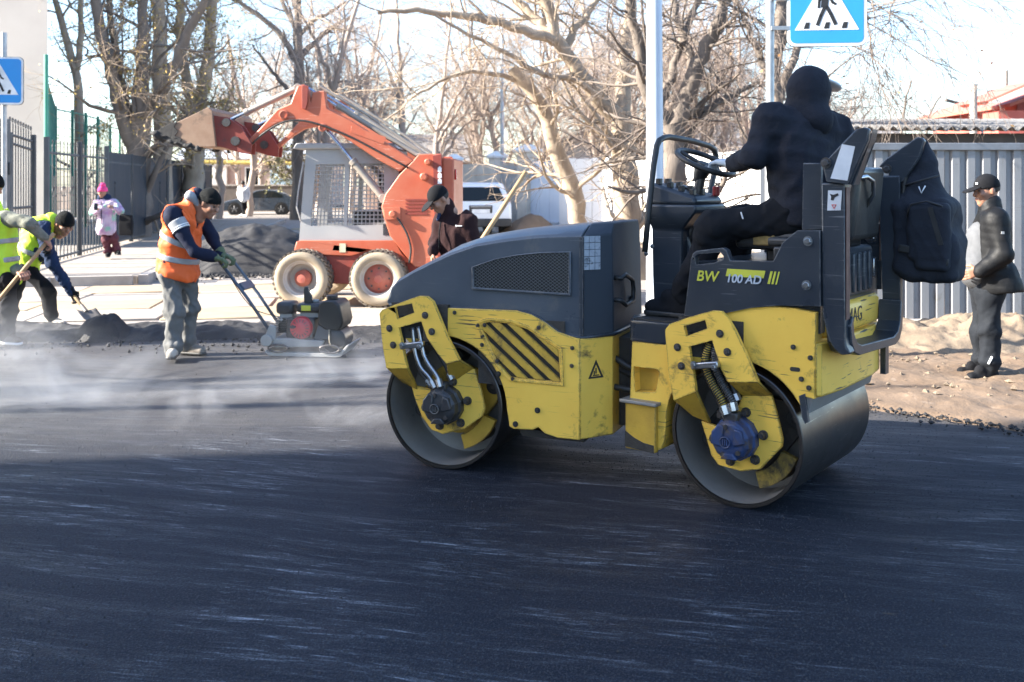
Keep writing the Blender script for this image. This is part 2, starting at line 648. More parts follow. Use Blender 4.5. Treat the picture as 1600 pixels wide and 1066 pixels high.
def plain_sheet(name, poly, z, m, kind='structure'):
    mb = MB()
    mb.add([(p[0], p[1], z) for p in poly], [tuple(range(len(poly)))])
    o = obj(name, mb, m, None, smooth=0)
    o['kind'] = kind
    return o


plain_sheet('ground', [(-300, -120), (300, -120), (300, 420), (-300, 420)], -0.03, M_['soil'])
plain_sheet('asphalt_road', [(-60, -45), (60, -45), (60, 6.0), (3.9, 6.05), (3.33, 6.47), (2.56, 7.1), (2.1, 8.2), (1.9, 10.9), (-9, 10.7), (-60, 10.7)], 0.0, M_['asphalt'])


# loose asphalt raked along the edge of the mat
def berm(X, Y):
    yc = 10.62 + 0.12 * np.sin(X * 1.7)
    hgt = 0.10 + 0.06 * np.clip((-2.6 - X) / 2.2, 0, 1) * np.clip((X + 6.2) / 1.0, 0, 1) + 0.05 * np.clip((X + 1.8) / 0.8, 0, 1)
    w = 0.34 + 0.2 * fbm(X * 1.3, Y * 0 + 3, 3, 4)
    prof = np.clip(1 - ((Y - yc) / w) ** 2, -0.6, 1)
    mound = 0.17 * np.clip(1 - (((X + 4.22) / 0.25) ** 2 + ((Y - 10.28) / 0.26) ** 2), 0, 1) ** 0.8
    n = fbm(X * 9, Y * 9, 4, 9) - 0.5
    return hgt * prof * (0.6 + 0.8 * fbm(X * 2, Y * 2, 3, 2)) + mound * (0.45 + 0.9 * fbm(X * 9, Y * 9, 4, 5)) + n * 0.07 * (prof > -0.5) - 0.012


o = field('loose_asphalt', -6.6, 0.7, 9.85, 11.4, 0.022, berm, M_['loose'], cut=0.004)
o['kind'] = 'stuff'


def heap(cx, cy, rx, ry, h, seed, rough=0.06, fr=3.0, p=1.3):
    def zf(X, Y):
        d = np.sqrt(((X - cx) / rx) ** 2 + ((Y - cy) / ry) ** 2) * (0.85 + 0.4 * fbm(X * 1.1 + seed, Y * 1.1, 3, seed))
        return h * np.clip(1 - d ** p, -0.3, 1) + rough * (fbm(X * fr, Y * fr, 5, seed + 3) - 0.5) * 2 * np.clip(1.25 - d, 0, 1) - 0.03
    return zf


z1 = heap(-4.85, 18.7, 1.8, 1.5, 0.88, 3, 0.11, 4.0, 1.7)
o = field('asphalt_heap', -7.2, -2.4, 16.6, 20.8, 0.05, z1, M_['loose'], cut=-0.04)
tag(o, 'large black heap of hot asphalt mix tipped behind the worker in orange', 'asphalt heap')

# soil verge at the right, with an uneven broken edge against the asphalt
EDGE = [(3.9, 5.5), (3.33, 6.47), (2.56, 7.1), (2.1, 8.2), (1.9, 10.9)]


def verge(X, Y):
    xe = np.interp(Y, [5.2, 6.0, 6.47, 7.1, 8.2, 10.9, 20], [5.2, 3.95, 3.33, 2.56, 2.1, 1.9, 1.9])
    d = (X - xe) * 0.75 + 0.16 * (fbm(X * 3, Y * 3, 4, 21) - 0.5)
    n = fbm(X * 2.2, Y * 2.2, 5, 8) - 0.5
    f = fbm(X * 14, Y * 14, 3, 12) - 0.5
    return np.clip(d * 0.35, -0.05, 0.03) + (n * 0.10 + f * 0.03) * np.clip(d * 2.2, 0.1, 1)


o = field('soil_verge', 1.5, 9.5, 5.0, 13.5, 0.03, verge, M_['soil'], cut=-0.005)
o['kind'] = 'structure'
z2 = heap(4.75, 10.0, 1.75, 0.85, 0.36, 17, 0.13, 5.0, 1.2)
z3 = heap(6.6, 10.3, 0.9, 0.6, 0.20, 29, 0.12, 4.2, 1.2)
o = field('sand_pile', 2.6, 8.2, 8.6, 10.95, 0.03, lambda X, Y: np.maximum(z2(X, Y), z3(X, Y)), M_['sand'], cut=-0.01)
tag(o, 'pale sand pile against the corrugated fence, mixed with dark clods', 'sand pile')
z4 = heap(0.55, 29.0, 1.3, 0.9, 0.75, 41, 0.12, 3.0, 1.2)
o = field('soil_heap', -1.2, 2.2, 27.6, 30.4, 0.06, z4, M_['soil'], cut=-0.03)
tag(o, 'low brown soil heap at the foot of the grey block wall', 'soil heap')

# old paving: concrete slabs laid in rows
pave = plain_sheet('pavement', [(-9, 10.72), (1.9, 10.92), (3.2, 24), (-2, 60), (-40, 60), (-40, 10.72)], -0.012, M_['slab_c'])


def paving():
    protos = []
    for k, mk in enumerate(('slab_a', 'slab_b', 'slab_c')):
        mb = MB().box(-0.735, 0.735, -0.485, 0.485, -0.05, 0.0)
        o = obj('paving_slab', mb, M_[mk], pave, bevel=0.012, seg=1)
        protos.append(o)
    first = [True] * 3
    ca, sa = math.cos(R(8)), math.sin(R(8))
    n = 0
    for r in range(26):
        for c in range(12):
            u, v = -9.2 + c * 1.5 + (0.75 if r % 2 else 0) * 0.4, 12.3 + r * 1.0
            x, y = u * ca - v * sa + 1.2, u * sa + v * ca - 0.4
            xl = -5.9 - (y - 16) * 0.142 if y > 15.7 else -9
            if y < 11.35 or x > 0.9 + 0.0 * y or x < xl + 0.65 or abs(x) / y > 0.56 or n > 285:
                continue
            k = (1 if r in (2, 4) and rnd.random() < 0.8 else rnd.choice((0, 0, 2, 0, 1)))
            Mx = Matrix.Translation((x, y, 0.012 + rnd.uniform(-0.008, 0.008))) @ Matrix.Rotation(R(8 + rnd.uniform(-0.6, 0.6)), 4, 'Z') @ Matrix.Rotation(R(rnd.uniform(-0.5, 0.5)), 4, 'X')
            n += 1
            if first[k]:
                protos[k].matrix_local = Mx
                first[k] = False
            else:
                b = share('paving_slab', protos[k], pave, Mx)
                bv = b.modifiers.new('bevel', 'BEVEL')
                bv.width, bv.segments, bv.limit_method = 0.012, 1, 'ANGLE'


paving()
# raised footway along the railings, with kerb stones
walk = MB().prism([(-8.35, 15.5), (-6.05, 16.05), (-9.5, 41), (-12.6, 41)], -0.02, 0.12, axis='z')
walk = obj('sidewalk', walk, M_['slab_a'], None, bevel=0.01)
walk['kind'] = 'structure'
ks = None
for a, b in (((-8.35, 15.4), (-5.95, 15.95)), ((-5.95, 16.0), (-9.4, 41))):
    L = math.hypot(b[0] - a[0], b[1] - a[1])
    n = int(L)
    an = math.atan2(b[1] - a[1], b[0] - a[0])
    for i in range(n):
        q = (i + 0.5) / n
        Mx = Matrix.Translation((a[0] + (b[0] - a[0]) * q, a[1] + (b[1] - a[1]) * q, 0.035 + rnd.uniform(-0.006, 0.006))) @ Matrix.Rotation(an + R(rnd.uniform(-1, 1)), 4, 'Z')
        if ks is None:
            ks = obj('kerb_stone', MB().box(-0.485, 0.485, -0.075, 0.075, -0.1, 0.1), M_['kerb'], walk, bevel=0.015)
            ks.matrix_local = Mx
        else:
            share('kerb_stone', ks, walk, Mx)

# ------------------------------------------------------------------ buildings that close the place
M_['plaster'] = mat('plaster', (0.42, 0.39, 0.36), 0.9, col2=(0.38, 0.35, 0.325), vs=0.7, dirt=(0.30, 0.275, 0.25), ds=0.8, da=0.12, bump=0.15, bs=40)
M_['brick_r'] = mat('brick_wall', (0.40, 0.27, 0.22), 0.9, col2=(0.50, 0.37, 0.31), vs=3)
M_['white_w'] = mat('whitewash', (0.74, 0.72, 0.68), 0.85, col2=(0.64, 0.62, 0.58), vs=1.1, dirt=(0.42, 0.37, 0.31), ds=1.6, da=0.16, bump=0.15, bs=20)
M_['window'] = glass('window_glass', (0.012, 0.016, 0.018), 0.08)
M_['roof_grey'] = mat('old_roof', (0.20, 0.19, 0.185), 0.9, col2=(0.28, 0.26, 0.25), vs=2)
M_['roof_pale'] = mat('pale_roof', (0.50, 0.55, 0.60), 0.6, col2=(0.42, 0.47, 0.53), vs=2)
M_['red_roof'] = mat('red_roof', (0.50, 0.17, 0.12), 0.6, col2=(0.42, 0.14, 0.10), vs=2)
M_['red_wall'] = mat('red_wall', (0.48, 0.13, 0.10), 0.8, col2=(0.40, 0.10, 0.08), vs=1.5)
M_['blue_wall'] = mat('blue_wall', (0.36, 0.52, 0.66), 0.7)
M_['dark_wood'] = mat('dark_wood', (0.09, 0.075, 0.065), 0.85, col2=(0.14, 0.115, 0.1), vs=4)

b = thing('school_building', 'tall beige plastered building behind the iron railings', 'building', (-18, 30, 0))
sb = [(-25, 26), (-12.15, 26), (-20.6, 43), (-33, 43)]
obj('wall', MB().prism(sb, -0.1, 13.0, axis='z'), M_['plaster'], b)
obj('plinth', MB().prism([(-25.1, 25.94), (-12.1, 25.94), (-20.6, 43.1), (-33.1, 43.1)], -0.1, 0.6, axis='z'), M_['kerb'], b)
obj('cornice', MB().prism([(-25.1, 25.85), (-12.05, 25.85), (-20.6, 43.1), (-33.1, 43.1)], 12.4, 12.7, axis='z'), M_['kerb'], b)

# the block across the street whose shade lies over the foreground
b = thing('apartment_block', 'pale apartment block whose shade covers the near asphalt', 'building', (-30, -8, 0))
obj('wall', MB().prism([(-22, 3.1), (-22, -34), (-36, -36), (-40, 0.2)], -0.1, 19, axis='z'), M_['plaster'], b)
obj('roof', MB().prism([(-21.95, 3.13), (-21.95, -34.1), (-36.1, -36.1), (-40.1, 0.22)], 19.0, 19.15, axis='z'), M_['roof_grey'], b)
w0 = None
for fl in range(6):
    for k in range(11):
        y = -32 + k * 3.2
        if w0 is None:
            w0 = obj('window', MB().box(-0.04, 0.06, -0.7, 0.7, -0.75, 0.75), M_['window'], b, Matrix.Translation(ORG[b.name]))
            w0.matrix_local = Matrix.Translation(Vector((-22, y, 2 + fl * 3)) - ORG[b.name])
        else:
            share('window', w0, b, Matrix.Translation(Vector((-22, y, 2 + fl * 3)) - ORG[b.name]))


def house(name, label, x0, x1, y0, y1, h, ridge, wall, roof, along='x', wins=(), over=0.35, cat='house'):
    t = thing(name, label, cat, ((x0 + x1) / 2, (y0 + y1) / 2, 0))
    mb = MB().box(x0, x1, y0, y1, -0.1, h)
    rf = MB()
    if along == 'x':
        ym = (y0 + y1) / 2
        mb.prism([(y0 + .01, h), (y1 - .01, h), (ym, ridge - 0.05)], x0 + .005, x1 - .005, axis='x')
        for s_ in (y0 - over, y1 + over):
            d = -0.0
            rf.hexa([(x0 - over, s_, h - 0.12), (x1 + over, s_, h - 0.12), (x1 + over, ym, ridge), (x0 - over, ym, ridge)],
                    [(x0 - over, s_, h - 0.02), (x1 + over, s_, h - 0.02), (x1 + over, ym, ridge + 0.1), (x0 - over, ym, ridge + 0.1)])
    else:
        xm = (x0 + x1) / 2
        mb.prism([(x0 + .01, h), (x1 - .01, h), (xm, ridge - 0.05)], y0 + .005, y1 - .005, axis='y')
        for s_ in (x0 - over, x1 + over):
            rf.hexa([(s_, y0 - over, h - 0.12), (s_, y1 + over, h - 0.12), (xm, y1 + over, ridge), (xm, y0 - over, ridge)],
                    [(s_, y0 - over, h - 0.02), (s_, y1 + over, h - 0.02), (xm, y1 + over, ridge + 0.1), (xm, y0 - over, ridge + 0.1)])
    obj('wall', mb, wall, t)
    obj('roof', rf, roof, t)
    for (wx, wz, ww, wh) in wins:
        f = obj('window', MB().prism(rrect(wx - ww / 2 - .08, wx + ww / 2 + .08, wz - .08, wz + wh + .08, .01, 1), y0 - 0.05, y0 + 0.02, [rrect(wx - ww / 2, wx + ww / 2, wz, wz + wh, .01, 1)]), M_['white_w'], t)
        obj('pane', MB().box(wx - ww / 2, wx + ww / 2, y0 - 0.02, y0 - 0.01, wz, wz + wh), M_['window'], f)
    return t


hb = house('brick_house', 'low pink brick house with pale blue roof beyond the grey car', -22, -12.6, 66, 74, 3.3, 4.9, M_['brick_r'], M_['roof_pale'], 'x', [(-20.2, 1.2, 1.2, 1.3), (-17.2, 1.0, .9, 1.6)])
obj('whitewashed_bay', MB().box(-21.2, -18.9, 65.8, 66, 0, 3.1), M_['white_w'], hb)
obj('blue_panel', MB().box(-16.0, -13.6, 65.75, 66, 0.6, 2.9), M_['blue_wall'], hb)
ac = obj('air_conditioner', MB().box(-15.3, -14.3, 65.3, 65.75, 1.9, 2.6), M_['white_w'], hb)
obj('fan_grille', MB().lathe([(.001, 0), (.26, 0), (.26, .03), (.001, .03)], (-15.0, 65.3, 2.25), (0, -1, 0), 20), M_['roof_grey'], ac)
house('grey_roofed_house', 'house with steep dark grey gable roof beyond the wall', 1.2, 9.5, 48, 56, 2.9, 5.0, M_['white_w'], M_['roof_grey'], 'y', [(3, 1, 1, 1.2)])
house('small_house', 'low pinkish house behind the loader tower', -8.5, -2.2, 58, 64, 2.9, 4.5, M_['brick_r'], M_['roof_grey'], 'x', [(-6, 1, 1, 1.2)])
house('long_house', 'long pale house deep behind the leaning tree', 8.5, 24, 60, 68, 3.4, 5.6, M_['white_w'], M_['roof_grey'], 'x', [(12, 1.2, 1.2, 1.3), (17, 1.2, 1.2, 1.3)])

# yellow gas pipe on posts in front of the brick house
gp = thing('gas_pipe', 'yellow gas pipe carried across the lane on posts', 'pipe', (-14, 55, 0))
mp = mat('pipe_yellow', (0.70, 0.52, 0.12), 0.5)
obj('pipe', MB().tube([(-17.4, 55, 2.78), (-12.0, 55, 2.70)], 0.11, 10), mp, gp)
for x in (-17.3, -12.1):
    obj('post', MB().cyl((x, 55, 0), (x, 55, 2.72), 0.05, 8), mp, gp)
lw = thing('lane_wall', 'low dark brown wall behind the grey car', 'wall', (-14, 57, 0))
obj('wall', MB().box(-17.2, -11.5, 57, 57.25, -0.1, 1.45), M_['dark_wood'], lw)
obj('coping', MB().box(-17.25, -11.45, 56.95, 57.3, 1.45, 1.53), M_['kerb'], lw)

# red house and shed behind the corrugated fence
rh = house('red_house', 'red house with a red gabled roof above the shed', 15.25, 20.5, 30.0, 36, 4.0, 5.0, M_['red_wall'], M_['red_roof'], 'y', over=0.45)
obj('porch', MB().box(14.3, 16.2, 29.2, 30.2, 0, 3.75), M_['red_wall'], rh)
obj('porch_roof', MB().prism([(13.75, 4.0), (15.2, 4.62), (16.9, 4.62), (16.9, 4.5), (15.2, 4.5), (13.9, 3.93)], 28.8, 30.6), M_['red_roof'], rh)
obj('gable_board', MB().prism([(13.78, 3.93), (15.15, 4.52), (16.4, 3.93), (16.1, 3.93), (15.15, 4.34), (14.1, 3.93)], 28.74, 28.8), M_['white_w'], rh)
obj('downpipe', MB().tube([(15.9, 29.1, 3.7), (15.9, 29.1, 0.5)], 0.07, 8), M_['white_w'], rh)
obj('vent_box', MB().box(15.8, 16.5, 28.9, 29.15, 3.3, 4.05), M_['white_w'], rh, bevel=0.03)
obj('lean_to_roof', MB().prism([(12.4, 2.6), (14.3, 3.1), (14.3, 3.0), (12.4, 2.5)], 29.4, 33), M_['red_roof'], rh)
ch = thing('chimney_pipe', 'thin pale chimney pipe rising behind the shed roof', 'pipe', (13.0, 28.0, 0))
obj('pipe', MB().cyl((13.0, 28.0, 0), (13.0, 28.0, 4.4), 0.1, 12), M_['kerb'], ch)
obj('thin_pipe', MB().cyl((13.25, 28.0, 0), (13.25, 28.0, 3.3), 0.035, 8), M_['kerb'], ch)
sh = thing('shed', 'old shed with a wavy asbestos roof behind the corrugated fence', 'shed', (7, 14, 0))


def wave_sheet(x0, x1, ya, za, yb, zb, pitch, amp, th, n=8):
    mb = MB()
    xs = np.arange(x0, x1, pitch / n)
    for s_, fl in ((0, 0), (th, 1)):
        g = [[(x, ya, za + s_ + amp * math.sin(2 * math.pi * x / pitch)) for x in xs], [(x, yb, zb + s_ + amp * math.sin(2 * math.pi * x / pitch)) for x in xs]]
        mb.sheet(g)
    n_ = len(xs)
    for i in range(n_ - 1):
        mb.f.append((i, i + 1, 2 * n_ + i + 1, 2 * n_ + i))
        mb.m.append(0)
    return mb


M_['asbestos'] = mat('asbestos', (0.20, 0.19, 0.18), 0.95, col2=(0.13, 0.125, 0.12), vs=4, dirt=(0.06, 0.06, 0.05), ds=5, da=0.35)
obj('roof', wave_sheet(4.3, 11.5, 12.6, 2.30, 16.5, 2.65, 0.15, 0.028, 0.012), M_['asbestos'], sh, smooth=60)
obj('beam', MB().box(4.3, 11.5, 12.85, 12.95, 2.12, 2.26), M_['dark_wood'], sh)
obj('wall', MB().box(4.4, 11.4, 13.6, 16.4, 0, 2.2), M_['dark_wood'], sh)
for x in (6.2, 7.5, 9.0):
    obj('post', MB().box(x - .06, x + .06, 12.85, 12.97, 0, 2.15), M_['dark_wood'], sh)

# corrugated metal fence
M_['zinc'] = mat('zinc_sheet', (0.285, 0.29, 0.30), 0.5, 0.25, col2=(0.225, 0.23, 0.24), vs=2.5, dirt=(0.16, 0.145, 0.13), ds=3, da=0.40, scr=(0.22, 0.2, 0.2), sa=0.6, st=(1.5, 1.5, 0.5))
M_['zinc_d'] = mat('zinc_rail', (0.23, 0.245, 0.27), 0.5, 0.4)
cf = thing('corrugated_fence', 'grey corrugated metal fence behind the man in black', 'fence', (5.3, 11, 0))


def corrug(x0, x1):
    mb = MB()
    p = 0.17
    prof = [(0, 0), (0.05, 0), (0.07, -0.035), (0.15, -0.035)]
    xs = []
    x = x0
    while x < x1:
        for a, b in prof:
            xs.append((x + a, b))
        x += p
    mb.sheet([[(a, 11.0 + b, 0.11) for a, b in xs], [(a, 11.0 + b, 2.0) for a, b in xs]])
    mb.sheet([[(a, 11.006 + b, 2.0) for a, b in xs], [(a, 11.006 + b, 0.11) for a, b in xs]])
    return mb


for i in range(5):
    x0 = 2.75 + i * 1.02
    obj('metal_sheet', corrug(x0, x0 + 1.0), M_['zinc'], cf, smooth=60, recalc=False)
obj('top_rail', MB().box(2.7, 7.9, 10.94, 11.03, 1.98, 2.06), M_['zinc_d'], cf, bevel=0.006)
obj('base_strip', MB().box(2.7, 7.9, 10.9, 11.1, -0.1, 0.12), M_['kerb'], cf, bevel=0.02)

# white wall, gate and block piers receding on the far side of the yard
WA, WB = Vector((-2.2, 36, 0)), Vector((5.73, 22.8, 0))
WD = (WB - WA).normalized()
WN = Vector((-WD.y, WD.x, 0))        # points away from the camera
WN = WN if WN.y > 0 else -WN
Wm = Matrix(((WD.x, WN.x, 0, WA.x), (WD.y, WN.y, 0, WA.y), (0, 0, 1, 0), (0, 0, 0, 1)))
WL = (WB - WA).length
M_['cream'] = mat('cream_wall', (0.62, 0.56, 0.47), 0.9, vs=1.5, dirt=(0.4, 0.35, 0.3), ds=2, da=0.2)
M_['block'] = mat('block_concrete', (0.40, 0.385, 0.36), 0.9, vs=4, bump=0.3)
M_['gate_blue'] = mat('pale_gate', (0.56, 0.62, 0.68), 0.5, col2=(0.5, 0.55, 0.62), vs=1.2)
M_['white_metal'] = mat('white_sheet', (0.78, 0.76, 0.73), 0.55, col2=(0.70, 0.68, 0.65), vs=1.3, dirt=(0.42, 0.37, 0.33), ds=3, da=0.12)
wt = thing('boundary_wall', 'white boundary wall of metal sheets and capped piers behind the trees', 'wall', (1.8, 29, 0))
obj('cream_panel', MB().box(0.1, 0.18 * WL, 0, 0.2, 0, 2.28), M_['cream'], wt, Wm)
for u, w, h in ((0.05, 0.4, 2.42), (0.205 * WL, 0.42, 2.45), (0.33 * WL, 0.55, 2.6)):
    p = obj('pier', MB().box(u - w / 2, u + w / 2, -0.12, 0.32, 0, h), M_['cream'], wt, Wm)
    obj('pier_cap', MB().loft([[(u + a * w * q, 0.1 + b * w * q, h + z) for a, b in ((-1, -1), (1, -1), (1, 1), (-1, 1))] for q, z in ((0.62, 0), (0.66, 0.06), (0.62, 0.1), (0.16, 0.24))]), M_['white_w'], p, Wm, smooth=20)
blk = None
for r in range(11):
    for c in range(3):
        u0 = 0.235 * WL + c * 0.42 + (0.2 if r % 2 else 0)
        u1 = min(u0 + 0.40, 0.325 * WL)
        if u1 - u0 > 0.05:
            obj('concrete_block', MB().box(u0, u1, 0 + rnd.uniform(0, .012), 0.2, r * 0.205, r * 0.205 + 0.19), M_['block'], wt, Wm)
obj('mortar', MB().box(0.235 * WL, 0.325 * WL, 0.02, 0.18, 0, 2.26), M_['kerb'], wt, Wm)
for c in range(3):
    u0 = 0.347 * WL + c * 0.56
    obj('gate_panel', MB().box(u0, u0 + 0.54, 0.03, 0.07, 0.05, 2.3), M_['gate_blue'], wt, Wm, bevel=0.008)
    for z in (0.4, 1.9):
        obj('gate_rail', MB().box(u0 + 0.01, u0 + 0.53, -0.005, 0.03, z, z + 0.06), M_['gate_blue'], wt, Wm)
u = 0.455 * WL
while u < WL + 5:
    w = 0.86
    q = obj('wall_sheet', MB().box(u, u + w - 0.018, 0.0 + rnd.uniform(0, .015), 0.05, 0.04, 2.34 + rnd.uniform(-.015, .015)), M_['white_metal'], wt, Wm, bevel=0.006)
    u += w
obj('wall_frame', MB().box(0.455 * WL, WL + 5, 0.07, 0.13, 0.0, 2.3), M_['kerb'], wt, Wm)

# ------------------------------------------------------------------ iron railings at the left
M_['iron'] = mat('iron_paint', (0.04, 0.048, 0.055), 0.55, col2=(0.03, 0.036, 0.042), vs=3, edge=(0.2, 0.17, 0.15), er=0.006)
M_['iron_l'] = mat('iron_post', (0.075, 0.088, 0.098), 0.6, col2=(0.055, 0.065, 0.072), vs=3)
M_['infill'] = mat('dark_infill', (0.018, 0.025, 0.034), 0.6, col2=(0.032, 0.042, 0.055), vs=1.2, st=(1, 1, 0.25))
rf = thing('iron_railings', 'tall dark iron railings with scroll finials beside the footway', 'fence', (-10, 26, 0))
FP = lambda y: Vector((-8.1 - 0.1673 * (y - 15.5), y, 0))
g0 = ORG[rf.name]
fdir = (FP(40) - FP(16)).normalized()
fang = math.atan2(fdir.y, fdir.x)
post_y = [17.5, 18.3, 20.55, 22.9, 25.5, 27.9, 30.5, 33.2, 36.1, 38.5, 40.6]
for i, y in enumerate(post_y):
    p = FP(y)
    hgt = 2.47 if i < 4 else 2.36
    obj('post', MB().box(-0.045, 0.045, -0.045, 0.045, 0, hgt), M_['iron_l'] if i % 2 else M_['iron'], rf, Matrix.Translation(p) @ Matrix.Rotation(fang, 4, 'Z'), bevel=0.006)


def bar(name, ya, yb, z, r, m, par=None):
    a, b = FP(ya), FP(yb)
    mb = MB()
    L = (b - a).length
    mb.box(0, L, -r, r, -r, r)
    return obj(name, mb, m, par or rf, Matrix.Translation((a.x, a.y, z)) @ Matrix.Rotation(fang, 4, 'Z'), bevel=0.004)


for i in range(1, len(post_y) - 1):
    a, b = post_y[i] + 0.06, post_y[i + 1] - 0.06
    for z in ((2.18, 0.2) if i < 3 else (2.1, 0.22)):
        bar('rail', a, b, z, 0.022, M_['iron_l'])
    if i >= 3:
        pa, pb = FP(a + 0.05), FP(b - 0.05)
        L = (pb - pa).length
        Mi = Matrix.Translation((pa.x + 0.03, pa.y, 0)) @ Matrix.Rotation(fang, 4, 'Z')
        obj('infill_panel', MB().box(0, L, 0.01, 0.025, 0.24, 2.34), M_['infill'], rf, Mi)
pk = MB().cyl((0, 0, 0.12), (0, 0, 2.36), 0.011, 6)
pk.tube([(0.0 + 0.035 * math.cos(a) * (1 - a / 14), 0, 2.40 + 0.035 * math.sin(a) * (1 - a / 14)) for a in np.linspace(-1.6, 5.2, 12)], 0.007, 5)
pk.lathe([(0.001, 0), (0.018, 0.02), (0.001, 0.05)], (0, 0, 2.30), (0, 0, 1), 6)
p0 = None
for y in np.arange(18.42, 22.85, 0.25):
    if min(abs(y - q) for q in post_y) < 0.06:
        continue
    Mx = Matrix.Translation(FP(y) - g0) @ Matrix.Rotation(fang, 4, 'Z')
    if p0 is None:
        p0 = obj('picket', pk, M_['iron'], rf, Matrix.Translation(g0))
        p0.matrix_local = Mx
    else:
        share('picket', p0, rf, Mx)
sc0 = None
for y in np.arange(18.8, 22.8, 0.62):        # wrought scrolls between the pickets
    mb = MB()
    for s_ in (1, -1):
        for d in (1, -1):
            mb.tube([(s_ * (0.09 - 0.09 * math.cos(a) * (1 - a / 9)), 0, 1.15 + d * (0.28 + 0.14 * math.sin(a) * (1 - a / 9))) for a in np.linspace(0, 5.4, 14)], 0.009, 5)
    mb.tube([(0, 0, 0.7), (0, 0, 1.75)], 0.012, 6)
    obj('scroll', mb, M_['iron'], rf, Matrix.Translation(FP(y)) @ Matrix.Rotation(fang, 4, 'Z'))
for yy in np.arange(23.6, 40, 1.9):
    mb = MB()
    mb.tube([(-0.25, -0.02, 0.5), (0.0, -0.02, 1.6), (0.22, -0.02, 0.5)], 0.012, 5)
    mb.lathe([(0.001, -.06), (0.04, 0), (0.001, .06)], (0, -0.02, 1.62), (0, 0, 1), 8)
    obj('scroll', mb, M_['iron'], rf, Matrix.Translation(FP(yy)) @ Matrix.Rotation(fang, 4, 'Z'))
gt = thing('iron_gate', 'iron gate leaf with raised finials between two grey posts', 'gate', tuple(FP(16.8)))
obj('post', MB().box(-0.09, 0.09, -0.09, 0.09, 0, 2.65), M_['iron_l'], gt, Matrix.Translation(FP(15.95)) @ Matrix.Rotation(fang, 4, 'Z'), bevel=0.01)
obj('post', MB().box(-0.06, 0.06, -0.06, 0.06, 0, 2.45), M_['iron_l'], gt, Matrix.Translation(FP(16.2)) @ Matrix.Rotation(fang, 4, 'Z'), bevel=0.01)
for z, za in ((2.42, 2.35), (2.28, 2.2), (1.2, 1.2), (0.25, 0.25)):
    a, b = FP(16.25), FP(17.42)
    obj('rail', MB().tube([(a.x, a.y, z), (b.x, b.y, za)], 0.025, 6), M_['iron'], gt)
for k in range(9):
    y = 16.3 + k * 0.135
    top = 2.72 - 0.012 * k
    mb = MB().cyl((0, 0, 0.25), (0, 0, top - 0.1), 0.011, 6)
    mb.tube([(0.035 * math.cos(a), 0, top - 0.05 + 0.035 * math.sin(a)) for a in np.linspace(-1.6, 4.2, 10)], 0.009, 5)
    obj('picket', mb, M_['iron'], gt, Matrix.Translation(FP(y)) @ Matrix.Rotation(fang, 4, 'Z'))
obj('latch_box', MB().box(-0.03, 0.07, -0.12, -0.09, 1.75, 1.95), M_['iron'], gt, Matrix.Translation(FP(15.95)) @ Matrix.Rotation(fang, 4, 'Z'), bevel=0.006)
nt = tag(obj('notice_sheet', MB().box(-0.1, 0.1, -0.102, -0.097, 1.25, 1.72), M_['gate_blue'], None, Matrix.Translation(FP(15.95)) @ Matrix.Rotation(R(-10), 4, 'Z'), org=tuple(FP(15.95))), 'pale blue paper notice taped to the gate post', 'notice')

# green sports court fence behind the railings
M_['green'] = mat('court_green', (0.055, 0.30, 0.20), 0.5, col2=(0.045, 0.25, 0.17), vs=2)
M_['teal'] = mat('court_mesh', (0.10, 0.34, 0.27), 0.6)
cp = [(-11.25, 24.0, 4.72)] + [((px - 800) / 1553 * y, y, 4.2) for px, y in ((87, 33.4), (113, 35), (134, 36.5), (153, 38.5), (172, 44), (187, 46))]
cf2 = thing('court_fence', 'green mesh fence of a sports court behind the railings', 'fence', (-14, 34, 0))
for x, y, z in cp:
    obj('post', MB().cyl((x, y, 0), (x, y, z), 0.055, 8), M_['green'], cf2)
for i in range(len(cp) - 1):
    a, b = Vector(cp[i][:2]), Vector(cp[i + 1][:2])
    zt = 4.1
    obj('rail', MB().tube([(a.x, a.y, zt), (b.x, b.y, zt)], 0.03, 6), M_['green'], cf2)
    obj('rail', MB().tube([(a.x, a.y, 2.1), (b.x, b.y, 2.1)], 0.03, 6), M_['green'], cf2)
    wm = MB()
    L = (b - a).length
    for k in range(int(L / 0.45)):
        q = a.lerp(b, (k + 0.5) / int(L / 0.45))
        wm.tube([(q.x, q.y, 0), (q.x, q.y, zt)], 0.012, 3)
    for k in range(14):
        wm.tube([(a.x, a.y, 0.15 + k * 0.28), (b.x, b.y, 0.15 + k * 0.28)], 0.01, 3)
    w = obj('wire_mesh', wm, M_['teal'], cf2)
    w['kind'] = 'stuff'


# ------------------------------------------------------------------ signs and poles
M_['steel_pole'] = mat('painted_pole', (0.56, 0.61, 0.69), 0.4, 0.1, col2=(0.50, 0.55, 0.63), vs=1.5, dirt=(0.3, 0.3, 0.32), ds=3, da=0.12)
M_['galv'] = mat('galvanised', (0.42, 0.44, 0.46), 0.42, 0.5, vs=6)
M_['s_blue'] = mat('sign_blue', (0.02, 0.24, 0.62), 0.35, col2=(0.025, 0.27, 0.66), vs=3)
M_['s_white'] = mat('sign_white', (0.80, 0.81, 0.82), 0.4)
M_['s_black'] = mat('sign_black', (0.018, 0.018, 0.02), 0.5)
M_['s_back'] = mat('sign_back', (0.10, 0.105, 0.11), 0.5, 0.4)


